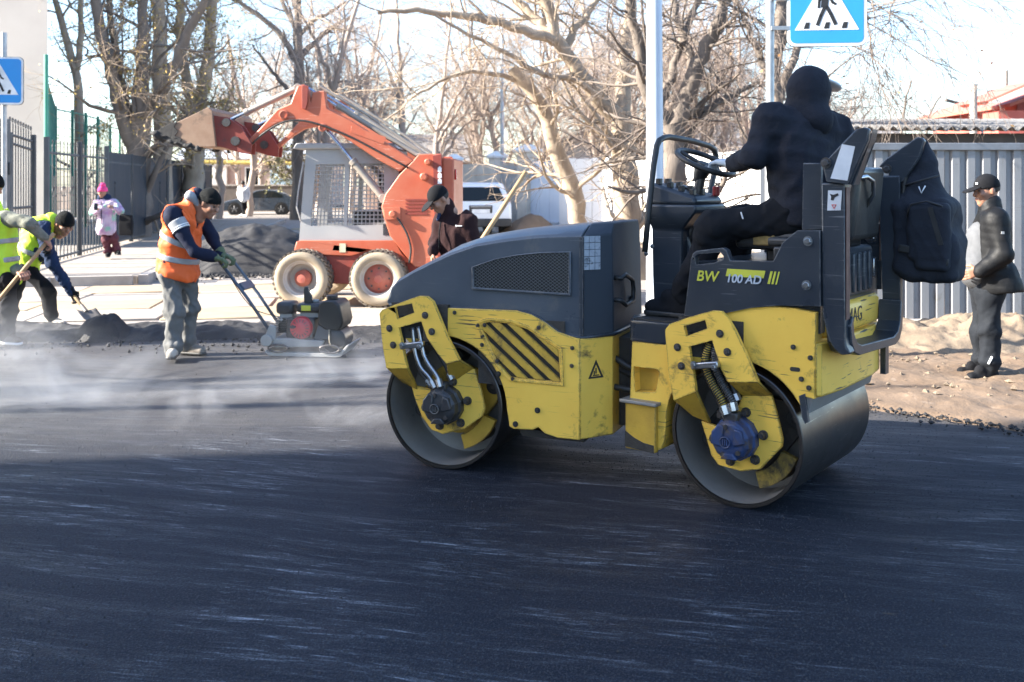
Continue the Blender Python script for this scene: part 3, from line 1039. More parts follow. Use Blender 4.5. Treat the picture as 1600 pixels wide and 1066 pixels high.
def crossing_sign(label, cx, cy, zc, s, yaw, polex, group='pedestrian crossing signs'):
    t = thing('crossing_sign', label, 'sign', (polex, cy + 0.06, 0), group)
    Mx = Matrix.Translation((cx, cy, zc)) @ Matrix.Rotation(R(yaw), 4, 'Z')
    h = s / 2
    obj('plate', MB().prism(rrect(-h, h, -h, h, 0.1 * s), 0.0, 0.022), M_['s_back'], t, Mx, bevel=0.003)
    obj('white_border', MB().prism(rrect(-h + .004, h - .004, -h + .004, h - .004, 0.1 * s), -0.003, 0.0), M_['s_white'], t, Mx)
    q = h - 0.045 * s
    obj('blue_field', MB().prism(rrect(-q, q, -q, q, 0.07 * s), -0.005, -0.003), M_['s_blue'], t, Mx)
    tri = [(-0.40 * s, -0.29 * s), (0.40 * s, -0.29 * s), (0.0, 0.41 * s)]
    obj('white_triangle', MB().prism(tri, -0.007, -0.005), M_['s_white'], t, Mx)
    f = MB()

    def limb(pts, w):
        for a, b in zip(pts, pts[1:]):
            d = (Vector(b) - Vector(a)).normalized()
            n = Vector((-d.y, d.x)) * w / 2
            a2, b2 = Vector(a) - d * w * 0.3, Vector(b) + d * w * 0.3
            f.prism([tuple(a2 - n), tuple(b2 - n), tuple(b2 + n), tuple(a2 + n)], -0.0095, -0.0072)
    S_ = lambda *pp: [(x * s, z * s) for x, z in pp]
    f.prism(arc(-0.005 * s, 0.265 * s, 0.04 * s, 0, 360, 14)[:-1], -0.0095, -0.0072)
    limb(S_((-0.01, 0.19), (-0.03, 0.02)), 0.085 * s)
    limb(S_((0.0, 0.0), (0.05, -0.09), (0.105, -0.21)), 0.045 * s)
    limb(S_((-0.03, -0.01), (-0.075, -0.11), (-0.115, -0.22)), 0.045 * s)
    limb(S_((0.01, 0.18), (0.07, 0.06), (0.105, 0.04)), 0.032 * s)
    limb(S_((-0.03, 0.17), (-0.095, 0.08), (-0.10, 0.0)), 0.032 * s)
    for x in (-0.25, 0.0, 0.22):
        f.prism(S_((x - 0.04, -0.27), (x + 0.025, -0.27), (x + 0.04, -0.19), (x - 0.012, -0.19)), -0.0095, -0.0072)
    obj('walking_figure', f, M_['s_black'], t, Mx, smooth=0)
    obj('pole', MB().cyl((polex, cy + 0.09, -0.05), (polex, cy + 0.09, zc + h + 0.35), 0.038, 14), M_['galv'], t)
    obj('bracket', MB().box(min(polex, cx), max(polex, cx), cy + 0.03, cy + 0.06, zc + 0.1 * s, zc + 0.1 * s + 0.035).box(min(polex, cx), max(polex, cx), cy + 0.03, cy + 0.06, zc - 0.28 * s, zc - 0.28 * s + 0.035), M_['galv'], t)
    return t


crossing_sign('blue crossing sign with white triangle on a pole above the roller driver', 2.85, 9.0, 3.21, 0.71, -6, 2.36)
crossing_sign('blue crossing sign on a pole beside the beige building and iron gate', -7.24, 14.0, 3.06, 0.68, 8, -7.2)
lp = thing('lamp_post', 'thick pale blue painted lamp post beside the steering console', 'lamp post', (1.42, 10.0, 0))
obj('pole', MB().lathe([(0.095, -0.05), (0.09, 1.2), (0.072, 4.6), (0.06, 7.5)], (1.445, 10.0, 0), (-0.004, 0, 1), 24), M_['steel_pole'], lp)
obj('base_sleeve', MB().lathe([(0.12, 0), (0.12, 0.35), (0.095, 0.4)], (1.445, 10.0, 0), (0, 0, 1), 24), M_['steel_pole'], lp)
obj('lamp_arm', MB().tube([(1.42, 10, 7.4), (1.42, 9.4, 8.0), (1.42, 8.2, 8.2)], 0.03, 8), M_['steel_pole'], lp)
obj('lamp_head', MB().box(1.3, 1.54, 7.6, 8.3, 8.15, 8.25), M_['galv'], lp, bevel=0.03)
lp = thing('thin_pole', 'thin grey pole standing in front of the capped wall pier', 'pole', (-0.33, 33.2, 0))
obj('pole', MB().cyl((-0.33, 33.2, 0), (-0.33, 33.2, 7.2), 0.075, 10, 0.05), M_['galv'], lp)
obj('cap', MB().lathe([(0.06, 0), (0.07, 0.05), (0.001, 0.12)], (-0.33, 33.2, 7.2), (0, 0, 1), 10), M_['galv'], lp)
up = thing('utility_pole', 'distant utility pole with cross arm above the red house', 'utility pole', (24.9, 50, 0))
obj('pole', MB().cyl((24.9, 50, 0), (24.9, 50, 7.3), 0.1, 8, 0.07), M_['dark_wood'], up)
obj('cross_arm', MB().tube([(23.9, 50, 6.2), (25.3, 50, 6.55)], 0.05, 6), M_['dark_wood'], up)
obj('lamp_arm', MB().tube([(24.2, 50, 5.2), (21.6, 49.5, 5.75)], [0.04, 0.09], 6), M_['dark_wood'], up)
w = MB()
for a, b, sg in (((24.9, 50, 6.6), (8.0, 42, 4.6), 0.5), ((24.9, 50, 6.5), (40, 58, 6.3), 0.6), ((9, 30, 2.7), (16.0, 29.5, 3.45), 0.1)):
    w.tube([(a[0] + (b[0] - a[0]) * q, a[1] + (b[1] - a[1]) * q, a[2] + (b[2] - a[2]) * q - sg * 4 * q * (1 - q)) for q in np.linspace(0, 1, 14)], 0.016, 4)
tag(obj('overhead_wires', w, M_['s_black'], None), 'thin overhead wires slung from the utility pole', 'wires')

# ------------------------------------------------------------------ bare trees
M_['bark_pale'] = mat('pale_bark', (0.42, 0.34, 0.255), 0.9, col2=(0.28, 0.22, 0.165), vs=5, dirt=(0.10, 0.08, 0.06), ds=6, da=0.25, bump=1.0, bs=22, st=(1, 1, 0.35))
M_['bark_dark'] = mat('dark_bark', (0.125, 0.102, 0.085), 0.9, col2=(0.20, 0.165, 0.138), vs=6, dirt=(0.035, 0.03, 0.026), ds=7, da=0.3, bump=1.0, bs=26, st=(1, 1, 0.3))
M_['bark_mid'] = mat('grey_bark', (0.20, 0.165, 0.135), 0.9, col2=(0.135, 0.11, 0.092), vs=6, dirt=(0.06, 0.05, 0.042), ds=7, da=0.3, bump=1.0, bs=24, st=(1, 1, 0.3))
M_['twig_pale'] = mat('pale_twigs', (0.42, 0.33, 0.24), 0.85, col2=(0.26, 0.19, 0.135), vs=1.5)
M_['twig_mid'] = mat('brown_twigs', (0.46, 0.37, 0.305), 0.85, col2=(0.34, 0.27, 0.225), vs=1.5)
M_['twig_dark'] = mat('dark_twigs', (0.12, 0.096, 0.082), 0.85, col2=(0.18, 0.145, 0.122), vs=1.5)
M_['leaf_y'] = mat('yellow_leaves', (0.50, 0.37, 0.10), 0.7, col2=(0.40, 0.27, 0.07), vs=3)
M_['leaf_r'] = mat('rusty_leaves', (0.40, 0.17, 0.08), 0.7, col2=(0.32, 0.2, 0.09), vs=3)
M_['leaf_g'] = mat('olive_leaves', (0.14, 0.145, 0.055), 0.75, col2=(0.21, 0.19, 0.08), vs=2)


def nrm(a):
    return a / np.maximum(np.linalg.norm(a, axis=-1, keepdims=True), 1e-9)


def tubes(P, Rr, sides):
    n, k, _ = P.shape
    T = np.empty_like(P)
    T[:, 1:-1] = P[:, 2:] - P[:, :-2]
    T[:, 0] = P[:, 1] - P[:, 0]
    T[:, -1] = P[:, -1] - P[:, -2]
    T = nrm(T)
    mean = nrm(P[:, -1] - P[:, 0])
    ref = np.where(np.abs(mean[:, 2:3]) < 0.8, np.array([[0, 0, 1.0]]), np.array([[1.0, 0, 0]]))
    U = nrm(np.cross(T, ref[:, None, :]))
    W = np.cross(T, U)
    an = np.arange(sides) * 2 * math.pi / sides
    V = P[:, :, None, :] + Rr[:, :, None, None] * (U[:, :, None, :] * np.cos(an)[None, None, :, None] + W[:, :, None, :] * np.sin(an)[None, None, :, None])
    base = (np.arange(n) * k * sides)[:, None, None] + (np.arange(k - 1) * sides)[None, :, None]
    j = np.arange(sides)
    a = base + j
    b = base + (j + 1) % sides
    Q = np.stack([a, b, b + sides, a + sides], -1).reshape(-1, 4)
    return V.reshape(-1, 3), Q


def grow(P, Rr, per, L, k, ang, rf, up, wob, tmin=0.25, rmin=0.003, taper=0.25):
    """Children of the paths P: per-path count, length range, bend angle, pull of the vertical."""
    n, kk, _ = P.shape
    idx = np.repeat(np.arange(n), per)
    m = len(idx)
    t = rng.uniform(tmin, 1.0, m) * (kk - 1)
    i = np.minimum(t.astype(int), kk - 2)
    f = (t - i)[:, None]
    B = P[idx, i] * (1 - f) + P[idx, i + 1] * f
    r = (Rr[idx, i] * (1 - f[:, 0]) + Rr[idx, i + 1] * f[:, 0]) * rf
    T = nrm(P[idx, i + 1] - P[idx, i])
    rv = nrm(np.cross(T, rng.normal(size=(m, 3))))
    a = np.radians(rng.uniform(ang[0], ang[1], m))[:, None]
    D = nrm(T * np.cos(a) + rv * np.sin(a))
    ln = rng.uniform(L[0], L[1], m)[:, None] / (k - 1)
    out = np.empty((m, k, 3))
    out[:, 0] = B
    for q in range(1, k):
        D = nrm(D + rng.normal(size=(m, 3)) * wob + np.array([0, 0, up]))
        out[:, q] = out[:, q - 1] + D * ln
    rr = np.maximum(r, rmin)[:, None] * np.linspace(1, taper, k)[None]
    return out, np.maximum(rr, rmin * 0.55)


def resample(pts, k, wob=0.0):
    pts = np.array(pts, float)
    d = np.r_[0, np.cumsum(np.linalg.norm(np.diff(pts, axis=0), axis=1))]
    u = np.linspace(0, d[-1], k)
    # smooth through the points
    q = np.stack([np.interp(u, d, pts[:, c]) for c in range(3)], 1)
    for _ in range(2):
        q[1:-1] = 0.25 * q[:-2] + 0.5 * q[1:-1] + 0.25 * q[2:]
    if wob:
        q[1:-1] += rng.normal(size=(k - 2, 3)) * wob
    return q


def np_obj(name, parts, m, parent, org):
    V, Q, o = [], [], 0
    for v, q in parts:
        V.append(v)
        Q.append(q + o)
        o += len(v)
    V = np.concatenate(V) - np.array(org)
    return link_mesh(name, V.tolist(), np.concatenate(Q).tolist(), m, parent, 180)


def leaf_quads(P, n, s):
    k = P.reshape(-1, 3)
    c = k[rng.integers(0, len(k), n)] + rng.normal(size=(n, 3)) * 0.05
    a = nrm(rng.normal(size=(n, 3))) * s * rng.uniform(0.6, 1.3, (n, 1))
    b = nrm(np.cross(a, rng.normal(size=(n, 3)))) * s * 0.6
    V = np.stack([c - a, c + b, c + a, c - b], 1).reshape(-1, 3)
    return V, np.arange(n * 4).reshape(n, 4)


def tree(name, label, limbs, bark, twig, lev, group=None, leaves=None, lift=0.05):
    """limbs: (points, r0, r1); lev: one tuple per branch level."""
    base = limbs[0][0][0]
    t = thing(name, label, 'tree', (base[0], base[1], 0), group)
    g = ORG[t.name]
    tp, LP, LR = [], [], []
    for pts, r0, r1 in limbs:
        q = resample(pts, 16, 0.012 + r0 * 0.06)
        rr = np.linspace(r0, r1, 16) * (1 + rng.normal(size=16) * 0.05)
        if pts[0][2] < 0.3:
            rr[:3] *= np.array([1.45, 1.2, 1.07])
        tp.append(tubes(q[None], rr[None], 12))
        LP.append(q)
        LR.append(rr)
    np_obj('trunk', tp, M_[bark], t, g)
    P, Rr = np.stack(LP), np.stack(LR)
    fine, allp = [], []
    for i, (per, L, k, ang, rf, up, wob, tmin, rmin) in enumerate(lev):
        P, Rr = grow(P, Rr, per, L, k, ang, rf, up, wob, tmin, rmin)
        V = tubes(P, Rr, 6 if i == 0 else 3)
        if i == 0:
            np_obj('branches', [V], M_[bark], t, g)['kind'] = 'stuff'
        else:
            fine.append(V)
        allp.append(P)
    if fine:
        o = np_obj('twigs', fine, M_[twig], t, g)
        o['kind'] = 'stuff'
    for m, n, s in leaves or ():
        o = np_obj('leaves', [leaf_quads(np.concatenate([a.reshape(-1, 3) for a in allp[1:]]), n, s)], M_[m], t, g)
        o['kind'] = 'stuff'
    return t


def lim(Y, pts, r0, r1, dy=0.0):
    """A limb from (x, z) stations at depth Y, drifting dy in depth."""
    n = len(pts)
    return ([(x * (1 + dy * i / n / Y), Y + dy * i / n, 1.62 + (z - 1.62) * (1 + dy * i / n / Y)) for i, (x, z) in enumerate(pts)], r0, r1)


STD = [(6, (0.9, 2.4), 8, (30, 75), 0.3, 0.05, 0.16, 0.3, 0.012), (7, (0.5, 1.3), 6, (25, 70), 0.55, 0.03, 0.2, 0.2, 0.006), (6, (0.25, 0.7), 5, (25, 65), 0.6, 0.0, 0.22, 0.2, 0.0035)]

tree('leaning_tree', 'pale leaning bare tree in front of the white wall', [
    lim(17.5, [(1.409,-0.048),(1.183,0.955),(1.082,1.496),(0.901,1.992),(0.710,2.488),(0.552,2.938),(0.327,3.322),(0.000,3.626)], 0.19, 0.10, -0.6),
    lim(17.2, [(0.354,3.237),(-0.166,3.503),(-0.808,3.558),(-1.551,3.215),(-2.248,2.661)], 0.05, 0.012, -1.5)],
    'bark_pale', 'twig_pale', STD)
tree('pale_tree', 'stout pale bare tree with a long limb reaching over the loader', [
    lim(17, [(2.080,-0.066),(1.948,1.051),(1.981,1.795),(1.905,2.342),(1.850,2.791)], 0.27, 0.19, 0),
    lim(17, [(1.850,2.726),(1.905,3.273),(1.938,3.820),(2.014,4.379),(2.080,5.079)], 0.15, 0.09, 0.6),
    lim(17, [(1.839,2.726),(1.533,2.977),(1.281,3.273),(1.018,3.678),(0.755,4.050),(0.613,4.532),(0.547,5.079)], 0.16, 0.08, -0.8),
    lim(16.5, [(0.744,3.979),(0.308,4.127),(-0.127,4.266),(-0.595,4.372),(-0.956,4.425),(-1.487,4.510),(-2.231,4.446)], 0.10, 0.03, -1.0),
    lim(16.5, [(0.722,3.957),(0.425,4.319),(0.127,4.584),(-0.106,4.977)], 0.10, 0.06, 0.5),
    lim(16.6, [(0.887,3.822),(1.026,4.175),(1.251,4.421),(1.496,4.784)], 0.08, 0.05, 0.6),
    lim(16.6, [(1.390,3.095),(1.176,3.341),(0.812,3.416),(0.449,3.362),(0.267,3.555),(-0.053,3.811),(-0.417,3.918),(-0.844,4.132),(-1.283,4.421)], 0.06, 0.02, -1.2)],
    'bark_pale', 'twig_pale', [(6, (0.8, 2.2), 8, (30, 75), 0.3, 0.02, 0.17, 0.25, 0.012), (7, (0.5, 1.3), 6, (25, 70), 0.55, 0.0, 0.2, 0.2, 0.006), (6, (0.25, 0.7), 5, (25, 65), 0.6, -0.03, 0.22, 0.2, 0.0035)])
WEEP = [(8, (1.0, 2.6), 9, (30, 80), 0.3, -0.03, 0.14, 0.25, 0.012), (7, (0.6, 1.6), 8, (25, 70), 0.5, -0.12, 0.16, 0.2, 0.006), (6, (0.3, 0.9), 6, (20, 60), 0.6, -0.16, 0.18, 0.15, 0.0035)]
tree('dark_forked_tree', 'dark forked bare tree behind the pale lamp post', [
    lim(14, [(2.362,-0.039),(2.299,1.223),(2.254,1.854),(2.236,2.422)], 0.24, 0.17, 0),
    lim(14, [(2.218,2.350),(1.956,2.801),(1.848,3.053),(1.803,3.441),(1.722,3.820),(1.659,4.288)], 0.11, 0.06, -0.4),
    lim(14, [(2.254,2.350),(2.461,2.882),(2.614,3.180),(2.768,3.612),(2.939,3.973),(3.110,4.379)], 0.14, 0.07, -0.3),
    lim(14, [(2.578,3.071),(2.461,3.567),(2.308,3.946),(2.254,4.379)], 0.07, 0.04, 0.5),
    lim(14, [(2.073,2.621),(2.308,3.387),(2.506,3.874),(2.659,4.288)], 0.07, 0.04, 0.6),
    lim(14, [(2.344,2.485),(2.768,2.684),(3.155,2.882),(3.471,3.044)], 0.06, 0.03, 0.8)],
    'bark_dark', 'twig_dark', [(7, (0.7, 2.0), 8, (30, 75), 0.32, 0.0, 0.18, 0.25, 0.01), (7, (0.5, 1.2), 6, (25, 70), 0.5, 0.0, 0.2, 0.2, 0.005), (5, (0.25, 0.6), 5, (25, 65), 0.6, -0.03, 0.22, 0.2, 0.003)])
tree('weeping_tree', 'bare weeping tree with hanging twigs over the corrugated fence', [
    lim(13.5, [(3.608,0.021),(3.581,1.933),(3.547,2.715),(3.608,3.411),(3.668,4.106)], 0.13, 0.08, 0),
    lim(13.5, [(3.573,2.628),(3.781,3.280),(4.042,3.758),(4.346,4.063),(4.651,4.037),(4.851,3.845)], 0.07, 0.03, -0.4),
    lim(13.5, [(3.616,3.411),(3.912,3.932),(4.346,4.280),(4.781,4.323),(5.216,4.106)], 0.06, 0.02, -0.6),
    lim(13.5, [(3.564,2.802),(3.390,3.324),(3.173,3.758),(3.042,4.106)], 0.06, 0.03, 0.5)],
    'bark_dark', 'twig_dark', WEEP, leaves=[('leaf_r', 60, 0.03)])
tree('stemmed_tree', 'dark multi stemmed tree rising behind the iron railings', [
    lim(27.5, [(-10.270,-0.222),(-10.306,1.372),(-10.324,2.452),(-10.270,3.444)], 0.34, 0.28, 0),
    lim(27.5, [(-10.377,2.523),(-10.571,2.930),(-10.731,3.196),(-10.979,4.294),(-11.227,5.285),(-11.421,6.029),(-11.616,7.039)], 0.22, 0.13, -0.5),
    lim(27.5, [(-10.536,3.408),(-10.678,3.887),(-10.873,4.683),(-10.979,5.445),(-11.209,6.950)], 0.12, 0.08, 0.8),
    lim(27.5, [(-10.270,3.320),(-10.253,4.205),(-10.235,4.931),(-10.235,5.781),(-10.164,7.039)], 0.2, 0.13, 0.3),
    lim(27.5, [(-10.235,3.444),(-9.828,3.993),(-9.385,4.683),(-9.137,5.533),(-8.730,6.242),(-8.323,6.950)], 0.17, 0.1, -0.6)],
    'bark_dark', 'twig_pale', [(9, (1.0, 2.8), 8, (35, 80), 0.35, 0.03, 0.17, 0.1, 0.012), (7, (0.6, 1.5), 6, (25, 70), 0.5, 0.0, 0.2, 0.2, 0.006), (6, (0.3, 0.8), 5, (25, 65), 0.6, 0.0, 0.22, 0.2, 0.004)], leaves=[('leaf_y', 1300, 0.04)])
tree('yellow_leaved_tree', 'forked tree with sparse yellow leaves above the loader bucket', [
    lim(33, [(-10.497,-0.377),(-10.540,1.323),(-10.540,2.619),(-10.540,4.234)], 0.36, 0.3, 0),
    lim(33, [(-10.561,4.085),(-10.710,4.722),(-10.837,5.190),(-10.965,5.955),(-11.050,8.016)], 0.2, 0.13, 0.4),
    lim(33, [(-10.497,4.085),(-10.306,4.616),(-10.115,5.296),(-10.008,6.210),(-9.902,8.016)], 0.24, 0.15, -0.4)],
    'bark_pale', 'twig_pale', [(8, (1.0, 3.0), 8, (35, 85), 0.3, -0.02, 0.17, 0.3, 0.014), (7, (0.6, 1.6), 6, (25, 70), 0.5, -0.04, 0.2, 0.2, 0.007), (6, (0.3, 0.9), 5, (25, 65), 0.6, -0.04, 0.22, 0.2, 0.005)], leaves=[('leaf_y', 2600, 0.05)])
tree('straight_tree', 'straight tree with yellow leaves just behind the multi stemmed one', [
    lim(31, [(-10.859,-0.256),(-10.899,2.538),(-10.919,3.955),(-10.979,5.652),(-11.019,7.728)], 0.32, 0.2, 0)],
    'bark_pale', 'twig_pale', [(11, (1.0, 3.0), 8, (40, 85), 0.3, -0.02, 0.17, 0.35, 0.014), (7, (0.6, 1.6), 6, (25, 70), 0.5, -0.04, 0.2, 0.2, 0.007), (6, (0.3, 0.9), 5, (25, 65), 0.6, -0.04, 0.22, 0.2, 0.005)], leaves=[('leaf_y', 2200, 0.05)])
tree('pale_slender_tree', 'pale slender tree beside the beige building', [
    lim(42, [(-18.255,0.160),(-18.282,3.351),(-18.282,5.541),(-18.580,6.840),(-19.039,8.354),(-19.472,9.896)], 0.24, 0.12, 0),
    lim(42, [(-18.363,6.380),(-18.228,7.732),(-18.201,9.355),(-18.174,10.031)], 0.15, 0.1, 0)],
    'bark_pale', 'twig_pale', [(10, (1.2, 3.2), 8, (35, 80), 0.35, 0.0, 0.17, 0.1, 0.016), (7, (0.7, 1.8), 6, (25, 70), 0.5, 0.0, 0.2, 0.2, 0.008), (5, (0.3, 0.9), 5, (25, 65), 0.6, 0.0, 0.22, 0.2, 0.006)], leaves=[('leaf_y', 800, 0.05)])
tree('upright_tree', 'upright grey tree with open limbs behind the loader cab', [
    lim(44, [(-9.463,-0.052),(-9.463,3.150),(-9.435,6.040),(-9.491,7.598),(-9.520,8.675),(-9.463,10.290)], 0.30, 0.17, 0),
    lim(44, [(-9.576,7.031),(-10.058,7.966),(-10.568,8.533),(-11.135,9.015),(-12.183,9.666),(-12.750,10.063)], 0.15, 0.08, -0.6),
    lim(44, [(-9.576,8.448),(-10.058,9.383),(-10.370,10.148)], 0.13, 0.08, 0.6),
    lim(44, [(-9.406,7.116),(-9.123,7.513),(-8.783,7.740),(-8.301,8.306),(-7.593,8.731),(-6.913,9.100)], 0.14, 0.07, 0.6),
    lim(44, [(-9.406,8.165),(-8.783,8.816),(-8.018,9.241),(-7.366,9.610)], 0.11, 0.06, -0.6),
    lim(44, [(-9.520,5.190),(-10.058,5.842),(-10.568,6.550),(-10.908,6.890),(-11.475,7.740)], 0.12, 0.04, 0.3)],
    'bark_mid', 'twig_mid', [(6, (1.0, 3.0), 8, (30, 75), 0.4, 0.05, 0.16, 0.3, 0.014), (6, (0.6, 1.6), 6, (25, 70), 0.5, 0.03, 0.2, 0.2, 0.008), (5, (0.3, 0.9), 5, (25, 65), 0.6, 0.0, 0.22, 0.2, 0.006)])
tree('leafy_tree', 'small tree keeping olive leaves beside the grey car', [
    lim(50, [(-10.625,0.042),(-10.753,1.491),(-10.882,2.618),(-11.108,3.584)], 0.14, 0.06, 0),
    lim(50, [(-10.818,1.813),(-11.429,2.393),(-11.848,2.779)], 0.07, 0.03, 0)],
    'bark_mid', 'twig_mid', [(14, (0.7, 1.5), 6, (35, 85), 0.4, 0.03, 0.17, 0.2, 0.012), (7, (0.4, 0.9), 5, (25, 70), 0.5, 0.0, 0.2, 0.2, 0.008)], leaves=[('leaf_g', 2600, 0.07)])
tree('thin_yard_tree', 'thin bare tree above the shed roof at the fence', [
    lim(24, [(9.272,0.940),(9.396,2.795),(9.489,3.567),(9.659,4.108)], 0.05, 0.02, 0),
    lim(24, [(9.891,0.940),(9.983,2.795),(10.076,3.258),(10.354,3.722)], 0.05, 0.02, 0)],
    'bark_dark', 'twig_dark', [(8, (0.5, 1.3), 6, (30, 70), 0.5, 0.05, 0.16, 0.3, 0.008), (6, (0.3, 0.8), 5, (25, 60), 0.55, 0.03, 0.2, 0.2, 0.005)])


def thicket():
    """The bare wood beyond the wall that reads as one mass."""
    VV, n = [], 0
    spots = []
    for i in range(52):
        x, y = rng.uniform(-19, 27), rng.uniform(40, 64)
        k = 800 + x / y * 1553
        if k < 330 or k > 1345:
            continue
        spots.append((x, y, rng.uniform(7, 12.5) * (1.0 if k < 1250 else 0.6)))
    for x, y, h in spots:
        a = rng.uniform(0, 6.28)
        tr = [resample([(x, y, -0.1), (x + rng.normal() * 0.3, y, h * 0.3), (x + math.cos(a) * h * 0.15, y + math.sin(a) * h * 0.15, h)], 16, 0.05)]
        for q in range(5):
            b = rng.uniform(0, 6.28)
            s_ = tr[0][rng.integers(3, 9)]
            tr.append(resample([s_, s_ + np.array([math.cos(b) * h * .12, math.sin(b) * h * .12, h * .2]), s_ + np.array([math.cos(b) * h * .25, math.sin(b) * h * .25, h * rng.uniform(.3, .55)])], 16, 0.05))
        P = np.stack(tr)
        Rr = np.stack([np.linspace(0.2, 0.05, 16)] + [np.linspace(0.1, 0.03, 16)] * 5)
        VV.append(tubes(P, Rr, 6))
        P, Rr = grow(P, Rr, 8, (1.0, 2.8), 6, (30, 80), 0.4, 0.0, 0.17, 0.2, 0.016)
        VV.append(tubes(P, Rr, 3))
        P, Rr = grow(P, Rr, 6, (0.6, 1.6), 5, (25, 70), 0.5, 0.0, 0.2, 0.2, 0.010)
        VV.append(tubes(P, Rr, 3))
        P, Rr = grow(P, Rr, 4, (0.4, 1.0), 4, (25, 70), 0.6, 0.0, 0.2, 0.2, 0.007)
        VV.append(tubes(P, Rr, 3))
    o = np_obj('bare_wood', VV, M_['twig_mid'], None, (0, 0, 0))
    tag(o, kind='stuff')


thicket()

# street trees just outside the frame at the left; their bare limbs lay the long stripes of shade over the sunlit road
for i, (x, y, h) in enumerate(((-9.6, 6.9, 6), (-13.0, 5.95, 8.5))):
    tree('roadside_tree', ['bare roadside tree nearest the foreground kerb', 'second bare roadside tree beyond the left edge'][i], [
        ([(x, y, -0.1), (x + 0.1, y, 1.5), (x, y + 0.1, 3.0)], 0.17 + 0.06 * i, 0.14 + 0.05 * i),
        ([(x, y + 0.1, 2.9), (x - 0.5, y + 0.3, 4.5), (x - 0.9, y + 0.5, h)], 0.12, 0.04),
        ([(x, y + 0.1, 2.9), (x + 0.7, y - 0.1, 4.3), (x + 1.1, y - 0.3, h - 0.6)], 0.11, 0.04)],
        'bark_mid', 'twig_mid', [(4, (0.9, 2.4), 7, (30, 75), 0.45, 0.05, 0.16, 0.2, 0.012), (3, (0.5, 1.2), 5, (25, 70), 0.55, 0.03, 0.2, 0.2, 0.006)], 'street trees along the kerb')

# ------------------------------------------------------------------ the tandem roller
M_['yellow'] = mat('roller_yellow', (0.88, 0.565, 0.095), 0.42, col2=(0.80, 0.475, 0.065), vs=2.2, dirt=(0.055, 0.043, 0.03), ds=5.0, da=0.42, edge=(0.04, 0.033, 0.028), er=0.012, scr=(0.05, 0.045, 0.04), sa=0.75, bump=0.06, bs=30, coat=0.1)
M_['yellow_d'] = mat('grimy_yellow', (0.62, 0.38, 0.045), 0.55, col2=(0.42, 0.25, 0.03), vs=4, dirt=(0.035, 0.03, 0.025), ds=5.0, da=0.5, edge=(0.04, 0.033, 0.028), er=0.012, bump=0.2, bs=40)
M_['yellow_g'] = mat('tarred_yellow', (0.45, 0.30, 0.04), 0.6, col2=(0.10, 0.075, 0.03), vs=7, dirt=(0.03, 0.026, 0.022), ds=6, da=0.75, bump=0.4, bs=40)
M_['grime'] = mat('black_grime', (0.022, 0.020, 0.019), 0.75, col2=(0.05, 0.043, 0.036), vs=6, bump=0.6, bs=45)
M_['anthra'] = mat('anthracite', (0.021, 0.027, 0.037), 0.36, col2=(0.034, 0.042, 0.054), vs=1.6, dirt=(0.12, 0.105, 0.09), ds=4, da=0.13, edge=(0.17, 0.165, 0.16), er=0.01, scr=(0.12, 0.125, 0.135), sa=0.55, bump=0.08, bs=70)
M_['hoodgrey'] = mat('faded_hood', (0.046, 0.057, 0.074), 0.32, col2=(0.074, 0.088, 0.108), vs=1.3, dirt=(0.12, 0.118, 0.112), ds=2.6, da=0.36, edge=(0.18, 0.18, 0.185), er=0.014, scr=(0.12, 0.13, 0.14), sa=0.45, bump=0.08, bs=50)
M_['hood_matte'] = mat('hood_rear', (0.030, 0.038, 0.050), 0.62, col2=(0.045, 0.054, 0.068), vs=1.5, dirt=(0.10, 0.10, 0.10), ds=3, da=0.2, edge=(0.18, 0.18, 0.185), er=0.012, spec=0.3)
M_['steel'] = mat('drum_steel', (0.135, 0.125, 0.12), 0.36, 0.95, col2=(0.085, 0.078, 0.074), vs=2.4, dirt=(0.085, 0.05, 0.035), ds=2.2, da=0.36, scr=(0.24, 0.22, 0.2), sa=0.3, bump=0.04, bs=60, rvar=0.1)
M_['steel_i'] = mat('drum_inside', (0.30, 0.285, 0.265), 0.5, 0.35, col2=(0.22, 0.205, 0.19), vs=2.5, dirt=(0.06, 0.05, 0.042), ds=3.5, da=0.30)
M_['steel_b'] = mat('bright_steel', (0.45, 0.46, 0.48), 0.32, 1.0, dirt=(0.1, 0.08, 0.06), ds=9, da=0.2)
M_['bolt'] = mat('bolt_metal', (0.13, 0.125, 0.125), 0.4, 0.7, col2=(0.08, 0.07, 0.065), vs=30)
M_['motor'] = mat('hub_motor', (0.062, 0.062, 0.068), 0.42, 0.3, col2=(0.03, 0.03, 0.032), vs=14, dirt=(0.13, 0.11, 0.08), ds=12, da=0.25, edge=(0.2, 0.2, 0.2), er=0.006)
M_['motor_b'] = mat('hub_motor_blue', (0.03, 0.065, 0.18), 0.45, 0.1, col2=(0.02, 0.035, 0.09), vs=9, dirt=(0.09, 0.06, 0.03), ds=7, da=0.58, edge=(0.05, 0.04, 0.03), er=0.006)
M_['rubber'] = mat('black_rubber', (0.018, 0.018, 0.019), 0.5, col2=(0.03, 0.029, 0.028), vs=20)
M_['mesh_w'] = mat('grille_wire', (0.20, 0.21, 0.22), 0.4, 0.6)
M_['sticker'] = mat('worn_sticker', (0.42, 0.45, 0.50), 0.5, col2=(0.28, 0.31, 0.36), vs=20, dirt=(0.045, 0.05, 0.06), ds=24, da=0.55)
M_['decal_y'] = mat('decal_lime', (0.62, 0.62, 0.07), 0.4, dirt=(0.05, 0.055, 0.06), ds=30, da=0.3)
M_['decal_w'] = mat('decal_white', (0.52, 0.58, 0.66), 0.4, dirt=(0.05, 0.055, 0.06), ds=30, da=0.25)
